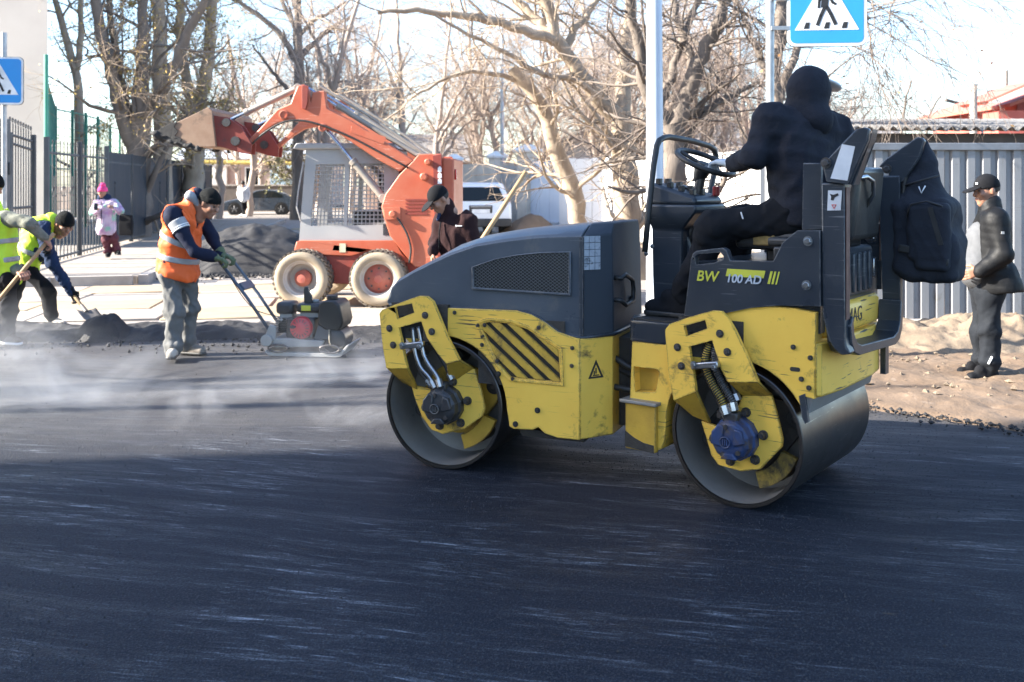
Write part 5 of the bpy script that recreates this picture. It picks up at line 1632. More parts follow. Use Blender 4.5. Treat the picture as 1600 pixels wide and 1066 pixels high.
rail = [(0.195,1.239),(0.236,1.465),(0.293,1.719),(0.330,1.829),(0.357,1.859),(0.408,1.876),(0.476,1.884)]
rail2 = [(0.733,1.868),(0.946,1.847),(1.022,1.828),(1.048,1.793),(1.025,1.687),(0.962,1.546),(0.860,1.423),(0.698,1.333)]
pts = [(-0.62, y, z) for y, z in rail] + [(-0.60, y, z) for y, z in rail2]
obj('hand_rail', MB().tube(pts, 0.0175, 10), M_['rubber'], roller, RM, smooth=180)

# seat
seat = obj('seat', MB().box(-0.13, 0.40, 0.27, 0.73, 1.27, 1.375), M_['vinyl'], roller, RM, bevel=0.035, seg=3)
obj('seat_base', MB().box(0.02, 0.40, 0.33, 0.67, 1.20, 1.28), M_['rubber'], seat, RM, bevel=0.02)
obj('seat_back', MB().hexa([(0.40, 0.28, 1.33), (0.40, 0.72, 1.33), (0.49, 0.72, 1.33), (0.49, 0.28, 1.33)], [(0.47, 0.30, 1.70), (0.47, 0.70, 1.70), (0.53, 0.70, 1.70), (0.53, 0.30, 1.70)]), M_['vinyl'], seat, RM, bevel=0.03, seg=3)
obj('worn_foam', MB().box(-0.02, 0.10, 0.262, 0.28, 1.295, 1.36), mat('bare_foam', (0.42, 0.28, 0.10), 0.9, col2=(0.2, 0.14, 0.06), vs=20), seat, RM, bevel=0.008)
obj('arm_rest', MB().box(0.10, 0.36, 0.16, 0.24, 1.30, 1.345), M_['rubber'], seat, RM, bevel=0.015)
obj('control_box', MB().box(0.14, 0.33, 0.14, 0.24, 1.215, 1.30), M_['rubber'], seat, RM, bevel=0.01)

# folding roll bar: a U of two posts with hinged upper flaps
rops = obj('roll_bar', MB().prism([(0.436, 1.62), (0.546, 1.62), (0.549, 0.90), (0.556, 0.86), (0.575, 0.825)] + [(0.53, 0.815), (0.50, 0.835), (0.47, 0.88), (0.44, 1.0)], 0.0, 0.075), M_['anthra'], roller, RM, bevel=0.008)
ub_ = [(0.04, 0.95), (0.055, 0.865), (0.10, 0.815), (0.17, 0.795), (0.76, 0.77), (0.83, 0.79), (0.875, 0.84), (0.895, 0.95)]
obj('roll_bar_bow', MB().loft([[(x, y + dy, z + dz) for x, dy, dz in ((0.445, 0, 0), (0.565, 0, 0))] + [(x, y + (0.035 if y < .3 else -0.035 if y > .7 else 0), z + 0.045) for x in (0.565, 0.445)] for y, z in ub_]), M_['anthra'], rops, RM, bevel=0.005, smooth=30)
obj('far_post', MB().prism([(0.436, 1.66), (0.546, 1.66), (0.552, 0.90), (0.46, 0.88)], 0.885, 0.935), M_['anthra'], rops, RM, bevel=0.008)
obj('inner_plate', MB().prism([(0.321,1.717),(0.410,1.716),(0.414,1.393),(0.315,1.390)], 0.076, 0.10), M_['anthra'], rops, RM, bevel=0.004)
flap = [(0.450,1.705),(0.525,1.787),(0.605,1.868),(0.646,1.875),(0.667,1.866),(0.663,1.818),(0.620,1.722),(0.575,1.612),(0.466,1.626)]
fl = obj('upper_flap', MB().prism(flap, -0.02, 0.012), M_['anthra'], rops, RM, bevel=0.006)
obj('flap_edge', MB().prism([(flap[5][0], flap[5][1]), (flap[4][0] + .006, flap[4][1]), (flap[7][0] + .012, flap[7][1]), (flap[7][0] - 0.01, flap[7][1])], 0.012, 0.09), M_['anthra'], fl, RM)
obj('sticker', MB().prism([(0.543,1.800),(0.603,1.788),(0.568,1.630),(0.489,1.641)], -0.022, -0.020), M_['sticker_w'] if 'sticker_w' in M_ else mat('torn_label', (0.55, 0.58, 0.62), 0.5, col2=(0.68, 0.70, 0.73), vs=10, dirt=(0.06, 0.06, 0.07), ds=16, da=0.34), fl, RM)
stk = obj('warning_sticker', MB().prism([(0.471,1.585),(0.536,1.585),(0.530,1.492),(0.467,1.490)], -0.003, 0.0), mat('label_white', (0.62, 0.64, 0.67), 0.5, dirt=(0.05, 0.05, 0.05), ds=22, da=0.22), rops, RM)
tq = [(0.487,1.519),(0.512,1.519),(0.500,1.497)]
obj('red_triangle', MB().prism(tq, -0.005, -0.003, [[(sum(p[0] for p in tq) / 3 + (a - sum(p[0] for p in tq) / 3) * .55, sum(p[1] for p in tq) / 3 + (b_ - sum(p[1] for p in tq) / 3) * .55) for a, b_ in tq]]), mat('label_red', (0.55, 0.06, 0.05), 0.5), stk, RM)
obj('pictogram', MB().prism([(0.479,1.569),(0.497,1.564),(0.517,1.572),(0.522,1.562),(0.504,1.553),(0.497,1.537),(0.484,1.540),(0.487,1.555)], -0.005, -0.003), M_['rubber'], stk, RM)
bolts('hinge_bolt', [(0.468,1.714)], -0.022, fl, RM, 0.024)
flap2 = [(0.428,1.710),(0.471,1.753),(0.631,1.866),(0.657,1.860),(0.669,1.845),(0.641,1.751),(0.561,1.629),(0.495,1.592),(0.477,1.691)]
fl2 = obj('upper_flap', MB().prism(flap2, 0.91, 0.945), M_['anthra'], rops, RM, bevel=0.006)
bolts('hinge_bolt', [(0.474,1.696)], 0.91, fl2, RM, 0.024)
bolts('bolt', [(0.394,1.324)], 0.885, rops, RM, 0.03, 'steel_b')
obj('rust_strip', MB().box(0.550, 0.553, 0.01, 0.06, 0.98, 1.60).box(0.438, 0.4395, 0.892, 0.93, 1.2, 1.6), mat('rust_strip', (0.16, 0.075, 0.055), 0.7, vs=12), rops, RM)
obj('grab_bar', MB().tube([(0.47, 0.12, 1.60), (0.53, 0.2, 1.64), (0.55, 0.32, 1.65), (0.55, 0.42, 1.63), (0.54, 0.46, 1.56), (0.50, 0.46, 1.50)], 0.011, 8), M_['steel_b'], rops, RM, smooth=180)

# water tank and rear cover with the maker's lettering
tank = obj('water_tank', MB().box(0.30, 0.435, 0.14, 0.80, 1.03, 1.29), M_['anthra'], roller, RM, bevel=0.025, seg=3)
for k in range(7):
    y = 0.19 + k * 0.085
    obj('tank_rib', MB().box(0.430, 0.448, y, y + 0.045, 1.06, 1.26), M_['anthra'], tank, RM, bevel=0.008)
obj('tank_latch', MB().box(0.448, 0.458, 0.74, 0.77, 1.12, 1.22), M_['steel_b'], tank, RM, bevel=0.004)
rc = obj('rear_cover', MB().prism([(0.20, 0.87), (0.43, 0.87), (0.442, 0.89), (0.442, 1.0), (0.425, 1.026), (0.20, 1.026)], 0.10, 0.88), M_['yellow'], roller, RM, bevel=0.012)
text('lettering', 'BOMAG', 0.105, M_['rubber'], rc, RM @ Matrix.Translation((0.4435, 0.40, 0.945)) @ Matrix.Rotation(R(90), 4, 'Z') @ side_rot, 0, 0.001, 0.0)

# ------------------------------------------------------------------ the red skid steer loader
M_['lred'] = mat('loader_red', (0.43, 0.085, 0.038), 0.5, col2=(0.46, 0.145, 0.08), vs=1.8, dirt=(0.40, 0.23, 0.16), ds=1.6, da=0.26, edge=(0.2, 0.12, 0.09), er=0.012, scr=(0.62, 0.34, 0.26), sa=0.5, bump=0.05)
M_['lred_d'] = mat('loader_dark_red', (0.28, 0.045, 0.03), 0.6, col2=(0.18, 0.035, 0.025), vs=3, dirt=(0.06, 0.05, 0.045), ds=3, da=0.35)
M_['lgrey'] = mat('cab_grey', (0.32, 0.325, 0.33), 0.5, col2=(0.37, 0.365, 0.36), vs=2, dirt=(0.28, 0.24, 0.2), ds=2.5, da=0.26, edge=(0.15, 0.14, 0.13), er=0.012)
M_['lgrey_d'] = mat('cab_dark', (0.10, 0.105, 0.11), 0.5, dirt=(0.2, 0.17, 0.14), ds=3, da=0.2)
M_['dust'] = mat('dusty_tyre', (0.36, 0.29, 0.205), 0.9, col2=(0.26, 0.21, 0.155), vs=5, dirt=(0.10, 0.085, 0.07), ds=6, da=0.25, bump=0.4, bs=60)
M_['tread'] = mat('tyre_tread', (0.10, 0.085, 0.07), 0.9, col2=(0.17, 0.14, 0.11), vs=7, bump=0.4, bs=60)
M_['rim_w'] = mat('dusty_rim', (0.46, 0.42, 0.38), 0.6, col2=(0.36, 0.32, 0.28), vs=5, dirt=(0.2, 0.15, 0.12), ds=6, da=0.25)
M_['rim_r'] = mat('red_rim', (0.46, 0.10, 0.07), 0.6, col2=(0.42, 0.17, 0.12), vs=6, dirt=(0.36, 0.27, 0.2), ds=5, da=0.3)
M_['bucket'] = mat('bucket_steel', (0.33, 0.22, 0.15), 0.75, col2=(0.22, 0.13, 0.085), vs=3, dirt=(0.04, 0.036, 0.033), ds=2.6, da=0.42, edge=(0.1, 0.08, 0.07), er=0.014, scr=(0.36, 0.12, 0.07), sa=0.5)
M_['chrome'] = mat('piston_rod', (0.42, 0.48, 0.60), 0.2, 0.9)
M_['cyl'] = mat('cylinder_grey', (0.24, 0.22, 0.195), 0.6, 0.2, col2=(0.33, 0.29, 0.25), vs=6, dirt=(0.1, 0.08, 0.07), ds=5, da=0.25)
LM = frame(-1.735, 12.85, 2)
loader = thing('skid_loader', 'red skid steer loader with raised bucket and meshed grey cab', 'loader', (-2.0, 13.4, 0))


def lwheel(x, y, z, red, out=-1):
    t = obj('wheel', MB().lathe([(0.235, 0), (0.245, -0.012), (0.30, -0.025), (0.345, -0.01), (0.358, 0.03), (0.358, 0.22), (0.345, 0.26), (0.30, 0.275), (0.245, 0.262), (0.235, 0.25)], (x, y, z), (0, 1, 0), 56, closed=True), M_['dust'], loader, LM, smooth=60)
    mb = MB()
    for i in range(34):
        a = R(i * 360 / 34)
        for s_ in (0, 1):
            b = a + (R(5.3) if s_ else 0)
            u, w = Vector((math.cos(b), 0, math.sin(b))), Vector((-math.sin(b), 0, math.cos(b)))
            c = Vector((x, y, z))
            y0, y1 = (0.0, 0.12) if s_ == 0 else (0.13, 0.25)
            k = 0.05 * (1 if s_ else -1)
            A = [c + u * r + w * (t_ + (k * q)) + Vector((0, yy, 0)) for r, t_, yy, q in ((0.352, -0.02, y0, 0), (0.352, 0.02, y0, 0), (0.352, 0.02, y1, 1), (0.352, -0.02, y1, 1))]
            B = [p + u * 0.026 for p in A]
            mb.hexa(A, B)
    l = obj('tread_lugs', mb, M_['tread'], t, LM, smooth=0)
    if not red:
        obj('rim', MB().lathe([(0.238, -0.004), (0.228, 0.0), (0.215, 0.03), (0.195, 0.04), (0.18, 0.15), (0.10, 0.17), (0.001, 0.17)], (x, y, z), (0, 1, 0), 40), M_['rim_w'], t, LM, smooth=40)
        obj('hub', MB().lathe([(0.001, 0.0), (0.055, 0.005), (0.06, 0.05), (0.11, 0.10), (0.11, 0.18)], (x, y, z), (0, 1, 0), 24), M_['rim_r'], t, LM, smooth=40)
    else:
        obj('rim', MB().lathe([(0.238, -0.004), (0.228, 0.0), (0.215, 0.03), (0.205, 0.05), (0.19, 0.055)], (x, y, z), (0, 1, 0), 40), M_['rim_w'], t, LM, smooth=40)
        obj('hub', MB().lathe([(0.001, 0.035), (0.05, 0.035), (0.055, 0.055), (0.075, 0.06), (0.10, 0.085), (0.205, 0.11), (0.205, 0.14)], (x, y, z), (0, 1, 0), 32), M_['rim_r'], t, LM, smooth=40)
    for i in range(8):
        a = R(i * 45)
        r = 0.085 if not red else 0.135
        obj('wheel_nut', MB().cyl((x + r * math.cos(a), y + (0.09 if not red else 0.075), z + r * math.sin(a)), (x + r * math.cos(a), y + 0.13, z + r * math.sin(a)), 0.013, 6), M_['bolt'], t, LM)
    return t


WZ = 0.374
lwheel(-1.002, 0, WZ, False)
lwheel(0.0, 0, WZ, True)
for x in (-1.002, 0.0):
    t = obj('wheel', MB().lathe([(0.235, 0), (0.30, -0.02), (0.345, -0.01), (0.374, 0.03), (0.374, 0.22), (0.345, 0.26), (0.30, 0.275), (0.235, 0.25)], (x, 1.4, WZ), (0, 1, 0), 40, closed=True), M_['dust'], loader, LM, smooth=60)
    obj('rim', MB().lathe([(0.236, 0.01), (0.20, 0.03), (0.001, 0.05)], (x, 1.4, WZ), (0, 1, 0), 24), M_['rim_w'], t, LM)
lc = obj('chassis', MB().prism([(-1.12, 0.30), (0.25, 0.26), (0.52, 0.42), (0.66, 0.60), (0.62, 0.86), (-1.10, 0.84), (-1.17, 0.72)], 0.28, 1.37), M_['lred_d'], loader, LM, bevel=0.012)
obj('side_skirt', MB().prism([(-1.125,0.844),(-1.067,0.860),(0.178,0.862),(0.280,0.688),(0.416,0.556),(0.082,0.618),(-0.141,0.735),(-0.396,0.655),(-0.811,0.670),(-1.163,0.710)], 0.255, 0.279), M_['lred'], lc, LM, bevel=0.008)
obj('side_label', MB().prism([(-0.553,0.820),(-0.470,0.820),(-0.470,0.703),(-0.553,0.703)], 0.250, 0.2545), mat('pale_label', (0.62, 0.58, 0.40), 0.6), lc, LM)
# cab with wire screens
win = [[(-0.875,1.861),(-0.493,1.867),(-0.506,1.059),(-0.948,1.049)], [(-0.420,1.867),(0.028,1.876),(0.028,1.072),(-0.461,1.059)]]
cab_o = [(-1.006,2.100),(0.172,2.098),(0.229,1.860),(0.236,0.860),(-1.103,0.848),(-1.051,1.542)]
cab = obj('cab', MB().prism(cab_o, 0.30, 0.345, win), M_['lgrey'], loader, LM, bevel=0.008)
obj('cab_far_side', MB().prism(cab_o, 1.305, 1.35, win), M_['lgrey'], cab, LM, bevel=0.008)
zt = max(p[1] for p in cab_o)
obj('cab_roof', MB().prism([(-1.17, zt - 0.03), (-1.13, zt + 0.045), (0.17, zt + 0.045), (0.22, zt - 0.03)], 0.24, 1.41), M_['lgrey'], cab, LM, bevel=0.015)
obj('cab_back', MB().box(0.15, 0.2, 0.345, 1.305, 0.85, zt - 0.04), M_['lgrey_d'], cab, LM)
obj('cab_floor', MB().box(-1.07, 0.15, 0.345, 1.305, 0.845, 0.90), M_['lgrey_d'], cab, LM)
obj('driver_seat', MB().box(-0.45, 0.0, 0.55, 1.1, 0.95, 1.25).box(-0.1, 0.05, 0.55, 1.1, 1.25, 1.75), M_['vinyl'], cab, LM, bevel=0.04)
for i in (0, 1):
    xs, zs = [p[0] for p in win[i]], [p[1] for p in win[i]]
    mb = MB()
    x0, x1, z0, z1 = min(xs), max(xs), min(zs), max(zs)
    for k in range(9):
        q = (k + 0.5) / 9
        xa = win[i][0][0] + (win[i][1][0] - win[i][0][0]) * q
        xb = win[i][3][0] + (win[i][2][0] - win[i][3][0]) * q
        mb.hexa([(xa - .007, .315, z1), (xa + .007, .315, z1), (xb + .007, .315, z0), (xb - .007, .315, z0)], [(xa - .007, .323, z1), (xa + .007, .323, z1), (xb + .007, .323, z0), (xb - .007, .323, z0)])
    for k in range(15):
        z = z0 + (z1 - z0) * (k + 0.5) / 15
        mb.box(x0, x1, 0.305, 0.314, z - 0.007, z + 0.007)
    s_ = obj('wire_screen', mb, M_['lgrey'], cab, LM)
    s_['kind'] = 'stuff'
for k in range(6):
    obj('vent_slot', MB().box(0.02 + k * 0.018, 0.030 + k * 0.018, 0.294, 0.30, 0.93, 1.08), M_['rubber'], cab, LM)
obj('grab_rail', MB().tube([(-1.04, 0.28, 1.9), (-1.10, 0.24, 1.5), (-1.12, 0.24, 1.3), (-1.08, 0.29, 1.12)], 0.012, 6), M_['lgrey'], cab, LM)
# rear tower and engine box
tow = [(0.522,1.993),(0.822,1.999),(0.828,1.420),(0.865,0.673),(0.787,0.533),(0.465,0.532),(0.309,0.727),(0.146,0.936),(0.068,1.170),(0.036,1.310),(0.083,1.466),(0.271,1.731),(0.443,1.902)]
tw = obj('tower', MB().prism(tow, 0.06, 0.16), M_['lred'], loader, LM, bevel=0.012)
obj('far_tower', MB().prism(tow, 1.48, 1.58), M_['lred'], tw, LM, bevel=0.012)
obj('tower_edge', MB().box(0.68, 0.82, 0.16, 1.48, 0.55, 1.93), M_['lred_d'], tw, LM, bevel=0.01)
obj('tower_rib', MB().prism([(0.710,1.986),(0.823,1.992),(0.841,1.233),(0.866,0.674),(0.757,0.673),(0.729,1.233)], 0.03, 0.059), M_['lred_d'], tw, LM, bevel=0.006)
obj('engine_box', MB().box(0.82, 0.975, 0.12, 1.52, 0.55, 1.94), M_['lred'], tw, LM, bevel=0.02)
for k, (x, z) in enumerate([(0.800,1.793),(0.800,1.715),(0.800,1.638)]):
    obj('warning_mark', MB().prism([(x - .025, z - .03), (x + .025, z - .03), (x + .025, z + .02), (x, z + .045), (x - .025, z + .02)], 0.024, 0.029), M_['s_white'], tw, LM)
pl_ = [(0.068,1.295),(0.287,1.307),(0.293,1.154),(0.083,1.139)]
obj('pivot_plate', MB().prism(pl_, 0.035, 0.059), M_['lred'], tw, LM, bevel=0.004)
for (x, z), r in zip([(0.188,1.218),(0.594,1.700),(0.644,1.892)], (0.045, 0.05, 0.04)):
    obj('pivot_pin', MB().lathe([(r, 0.06), (r, 0.0), (r * .7, -0.012), (0.001, -0.012)], (x, 0.0, z), (0, 1, 0), 18), M_['lred'], tw, LM)
obj('tail_lamp', MB().box(0.975, 1.0, 0.2, 0.3, 1.66, 1.8), mat('red_lens', (0.45, 0.02, 0.02), 0.25), tw, LM, bevel=0.01)
# arms
arm = [(-1.772,2.094),(-1.740,2.157),(-1.566,2.323),(-1.328,2.580),(-1.154,2.658),(-1.116,2.768),(-1.065,2.887),(-0.970,2.905),(-0.913,2.830),(-0.888,2.704),(-0.869,2.805),(-0.705,2.823),(-0.673,2.594),(-0.380,2.446),(-0.018,2.217),(0.391,1.957),(0.469,1.913),(0.265,1.769),(-0.018,1.926),(-0.522,2.258),(-0.743,2.334),(-0.869,2.384),(-1.027,2.422),(-1.185,2.429),(-1.328,2.398),(-1.470,2.313),(-1.629,2.188),(-1.708,2.084)]
for y0, y1, par_ in ((0.06, 0.17, None), (1.47, 1.58, None)):
    a_ = obj('lift_arm', MB().prism(arm, y0, y1), M_['lred'], loader, LM, bevel=0.014)
    if y0 < 1:
        for (x, z), r in zip([(-1.242,2.507),(-0.731,2.340),(-1.725,2.133)], (0.065, 0.055, 0.07)):
            obj('pivot_pin', MB().lathe([(r, 0.06), (r, 0.045), (r * .72, 0.040), (r * .72, 0.05), (0.001, 0.05)], (x, 0, z), (0, 1, 0), 22), M_['lred'], a_, LM)
        obj('arm_lug', MB().prism([(-0.999,2.894),(-0.914,2.881),(-0.926,2.669),(-0.952,2.575),(-0.999,2.591)], 0.03, 0.059), M_['lred_d'], a_, LM, bevel=0.004)
cr = [(-1.602,2.268),(-1.035,2.406)]
obj('cross_tube', MB().cyl((-0.95, 0.17, 2.50), (-0.95, 1.47, 2.50), 0.07, 14).cyl((0.35, 0.17, 1.88), (0.35, 1.47, 1.88), 0.06, 14), M_['lred_d'], loader, LM)


def ram(a, b, f, rb, rr, y, par=loader):
    a, b = Vector((a[0], y, a[1])), Vector((b[0], y, b[1]))
    m = a.lerp(b, f)
    h = obj('hydraulic_cylinder', MB().cyl(a, m, rb, 14).cyl(m - (m - a).normalized() * 0.06, m, rb * 1.2, 14).lathe([(rb * 1.3, -0.05), (rb * 1.3, 0.05)], a, (0, 1, 0), 14, caps=True), M_['cyl'], par, LM, bevel=0.004)
    obj('piston_rod', MB().cyl(m, b, rr, 12), M_['chrome'], h, LM)
    return h


for y in (0.20, 1.44):
    q = [(0.045,1.417),(-0.718,2.327)]
    ram(q[0], q[1], 0.55, 0.048, 0.026, y)
    q = [(-1.084,2.871),(-1.979,2.456)]
    ram(q[0], q[1], 0.80, 0.042, 0.025, y)
    q = [(0.519,1.968),(-1.004,2.896)]
    h_ = ram(q[0], q[1], 0.72, 0.036, 0.02, y + 0.0)
    a_, b_ = Vector((q[0][0] + .02, y, q[0][1] + 0.07)), Vector((q[1][0] + 0.2, y, q[1][1] + 0.0))
    obj('hydraulic_hose', MB().tube([tuple(a_), tuple(a_.lerp(b_, 0.5) + Vector((0, 0, 0.02))), tuple(b_)], 0.018, 8), M_['cyl'], h_, LM)
hq = [(0.384,1.818),(0.040,2.005),(-0.368,2.224),(-0.666,2.349),(-0.981,2.443),(-1.248,2.431),(-1.548,2.244),(-1.675,2.107)]
obj('arm_hose', MB().tube(resample([(x, 0.045, z) for x, z in hq], 26).tolist(), 0.014, 7), M_['rubber'], loader, LM, smooth=180)
hq = [(0.244,1.171),(0.369,0.985),(0.432,0.767),(0.401,0.581)]
obj('tower_hose', MB().tube(resample([(x, 0.04, z) for x, z in hq], 14).tolist(), 0.014, 7), M_['rubber'], loader, LM, smooth=180)
q = [(-0.352,2.361),(0.102,2.214),(0.071,2.120),(-0.368,2.277)]
obj('arm_patch', MB().prism(q, 0.052, 0.0595), M_['lred'], loader, LM, bevel=0.002)
q = [(0.352,1.420),(0.633,1.420),(0.633,1.296),(0.352,1.295)]
for k in range(5):
    z0 = q[0][1] - 0.03 - k * 0.045
    obj('louvre', MB().box(q[0][0], q[1][0], 0.052, 0.0595, z0, z0 + 0.022), M_['lred_d'], tw, LM)
# bucket
bk = [(-2.923,2.230),(-2.812,2.330),(-2.591,2.416),(-2.197,2.602),(-2.150,2.555),(-2.131,2.353),(-2.100,2.089),(-2.370,2.083),(-2.686,2.152)]
bkt = obj('bucket', MB().prism(bk, -0.05, -0.02), M_['bucket'], loader, LM, bevel=0.006)
obj('bucket_side', MB().prism(bk, 1.66, 1.69), M_['bucket'], bkt, LM, bevel=0.006)


def plate(poly, y0, y1, th):
    """A bent plate along an open profile."""
    mb = MB()
    pts = [Vector((p[0], p[1])) for p in poly]
    inn = []
    for i, p in enumerate(pts):
        a, b = pts[max(i - 1, 0)], pts[min(i + 1, len(pts) - 1)]
        d = (b - a).normalized()
        inn.append(p + Vector((-d.y, d.x)) * th)
    return mb.prism([tuple(p) for p in pts] + [tuple(p) for p in reversed(inn)], y0, y1)


obj('bucket_shell', plate([bk[3], bk[4], bk[5], bk[6], bk[7], bk[8], bk[0]], -0.02, 1.66, -0.02), M_['bucket'], bkt, LM, bevel=0.004)
for y in (0.0, 0.18, 1.3, 1.5):
    obj('bucket_lug', MB().prism([(-2.185,2.503),(-1.963,2.471),(-1.788,2.355),(-1.645,2.125),(-1.661,1.990),(-1.788,2.009),(-2.010,2.078),(-2.144,2.110)], y, y + 0.03), M_['lred_d'], bkt, LM, bevel=0.006)
for y in (0.09, 1.40):
    for (x, z), r in zip([(-1.975,2.405),(-1.855,2.164),(-1.519,2.138)][:2], (0.055, 0.06)):
        obj('pivot_pin', MB().cyl((x, y - 0.12, z), (x, y + 0.13, z), r, 16), M_['bolt'], bkt, LM)
obj('asphalt_crust', MB().prism([(-2.922,2.230),(-2.814,2.335),(-2.682,2.397),(-2.600,2.416),(-2.644,2.347),(-2.594,2.291),(-2.631,2.229),(-2.537,2.192),(-2.562,2.154),(-2.436,2.117),(-2.367,2.086),(-2.682,2.148)], -0.062, -0.0505), M_['loose'], bkt, LM, bevel=0.004)
load = SDF(0.022)
tip, top_ = bk[0], bk[3]
for i in range(60):
    q = rnd.random() ** 1.5
    load.ell((tip[0] + 0.02 + q * 0.62, rnd.uniform(-0.055, 0.0) if i < 34 else rnd.uniform(0, 1.6), tip[1] - 0.035 - q * 0.15 + rnd.uniform(0, 0.10) * (1 - q)), (rnd.uniform(0.03, 0.075), 0.03, rnd.uniform(0.015, 0.04)), k=0.03)
V, Q = load.mesh(folds(0.012, 50, 3))
lm_ = link_mesh('bucket_load', [tuple((LM @ Vector(p)) - ORG[loader.name]) for p in V], Q.tolist(), M_['loose'], bkt, 180)
lm_['kind'] = 'stuff'

# ------------------------------------------------------------------ plate compactor
PY = 9.42
PX = lambda px: (px - 800) / 1553 * PY
PZ = lambda py: 1.62 - (py - 286) / 1553 * PY
cmp_ = thing('plate_compactor', 'small plate compactor with red starter and black engine', 'compactor', (PX(490), PY, 0))
M_['c_grey'] = mat('cast_grey', (0.34, 0.34, 0.33), 0.5, 0.2, col2=(0.27, 0.27, 0.265), vs=8, dirt=(0.12, 0.11, 0.1), ds=10, da=0.25)
M_['c_black'] = mat('engine_black', (0.02, 0.02, 0.022), 0.35, col2=(0.035, 0.035, 0.037), vs=8, dirt=(0.12, 0.1, 0.09), ds=12, da=0.12)
M_['c_red'] = mat('starter_red', (0.55, 0.03, 0.045), 0.35, dirt=(0.2, 0.1, 0.08), ds=16, da=0.15)
M_['c_tank'] = mat('tank_smoke', (0.014, 0.0145, 0.014), 0.5, col2=(0.024, 0.024, 0.023), vs=4)
CZ = 0.0
C_ = Matrix.Translation((PX(490), PY, 0)) @ Matrix.Rotation(R(-6), 4, 'Z')
# local: x along the machine (right is the front), y away, z up; the near side lies at y = -0.22
obj('base_plate', MB().prism([(-0.40, 0.05), (-0.36, 0.012), (0.28, 0.008), (0.33, 0.02), (0.40, 0.12), (0.385, 0.125), (0.31, 0.045), (-0.36, 0.045), (-0.39, 0.065)], -0.22, 0.24), M_['c_grey'], cmp_, C_, bevel=0.004)
obj('engine_deck', MB().prism([(-0.36, 0.13), (-0.36, 0.17), (-0.20, 0.175), (0.16, 0.155), (0.14, 0.10), (-0.30, 0.085)], -0.20, 0.20), M_['c_grey'], cmp_, C_, bevel=0.008)
for x, r in ((-0.27, 0.07), (0.22, 0.06)):
    obj('carry_loop', MB().tube([(x + 0.095 * math.cos(a) * (1.0), -0.225, 0.085 + 0.035 * math.sin(a)) for a in np.linspace(0, 6.28, 17)[:-1]], 0.009, 6, closed=True), M_['bolt'], cmp_, C_, smooth=180)
eng = obj('engine', MB().box(-0.22, 0.06, -0.16, 0.16, 0.17, 0.36).box(-0.31, -0.22, -0.12, 0.14, 0.22, 0.34), M_['c_black'], cmp_, C_, bevel=0.02)
for k in range(7):
    obj('cooling_fin', MB().box(-0.325, -0.205, -0.14, 0.12, 0.215 + k * 0.022, 0.222 + k * 0.022), M_['c_black'], eng, C_)
obj('starter_cover', MB().lathe([(0.001, -0.055), (0.035, -0.055), (0.06, -0.045), (0.098, -0.03), (0.108, 0.0), (0.108, 0.02)], (-0.065, -0.17, 0.27), (0, 1, 0), 28), M_['c_red'], eng, C_, smooth=40)
for k in range(16):
    a = R(k * 22.5)
    obj('starter_slot', MB().box(-0.003, 0.003, -0.004, 0.004, 0.05, 0.085), M_['c_black'], eng, C_ @ Matrix.Translation((-0.065, -0.213, 0.27)) @ Matrix.Rotation(a, 4, 'Y'))
obj('starter_grip', MB().box(-0.165, -0.10, -0.235, -0.205, 0.275, 0.295), M_['c_black'], eng, C_, bevel=0.006)
ft = obj('fuel_tank', MB().box(-0.13, 0.11, -0.14, 0.14, 0.405, 0.49), M_['c_black'], cmp_, C_, bevel=0.03, seg=3)
obj('yellow_label', MB().box(-0.075, 0.015, -0.143, -0.139, 0.425, 0.475), M_['decal_y'], ft, C_)
obj('fuel_cap', MB().cyl((0.02, 0.0, 0.49), (0.02, 0.0, 0.515), 0.035, 16), M_['c_grey'], ft, C_, bevel=0.004)
obj('tank_bracket', MB().box(-0.10, 0.08, -0.1, 0.1, 0.36, 0.405), M_['c_grey'], ft, C_)
obj('air_filter', MB().box(-0.33, -0.16, -0.13, 0.08, 0.385, 0.50), M_['c_black'], cmp_, C_, bevel=0.035, seg=3)
obj('carburettor', MB().box(-0.30, -0.18, -0.10, 0.05, 0.33, 0.39).cyl((-0.27, -0.11, 0.34), (-0.27, -0.14, 0.34), 0.02, 8), M_['c_grey'], cmp_, C_, bevel=0.006)
obj('belt_guard', MB().prism([(0.05, 0.155), (0.13, 0.40), (0.16, 0.42), (0.20, 0.40), (0.21, 0.17)], -0.17, -0.145), M_['lgrey_d'], cmp_, C_, bevel=0.006)
obj('exciter', MB().lathe([(0.001, -0.02), (0.09, -0.018), (0.115, 0.0), (0.115, 0.28), (0.001, 0.30)], (0.235, -0.14, 0.155), (0, 1, 0), 24), M_['c_black'], cmp_, C_, smooth=40, bevel=0.004)
wt_ = obj('water_tank', MB().prism([(0.09, 0.30), (0.10, 0.49), (0.13, 0.52), (0.26, 0.52), (0.30, 0.49), (0.335, 0.33), (0.31, 0.26), (0.16, 0.255)], -0.18, 0.18), M_['c_tank'], cmp_, C_, bevel=0.02, seg=3)
obj('filler_cap', MB().cyl((0.18, 0, 0.52), (0.18, 0, 0.56), 0.055, 16), M_['c_black'], wt_, C_, bevel=0.006)
obj('water_hose', MB().tube(resample([(0.20, -0.17, 0.26), (0.215, -0.21, 0.2), (0.22, -0.23, 0.13), (0.27, -0.22, 0.09), (0.34, -0.20, 0.10)], 12).tolist(), 0.008, 6), mat('clear_hose', (0.25, 0.21, 0.15), 0.4), cmp_, C_, smooth=180)
obj('handle_pivot', MB().cyl((-0.38, -0.24, 0.155), (-0.38, 0.22, 0.155), 0.055, 20).prism([(-0.42, 0.16), (-0.36, 0.30), (-0.30, 0.28), (-0.30, 0.13)], -0.2, -0.17), M_['c_grey'], cmp_, C_, bevel=0.006)
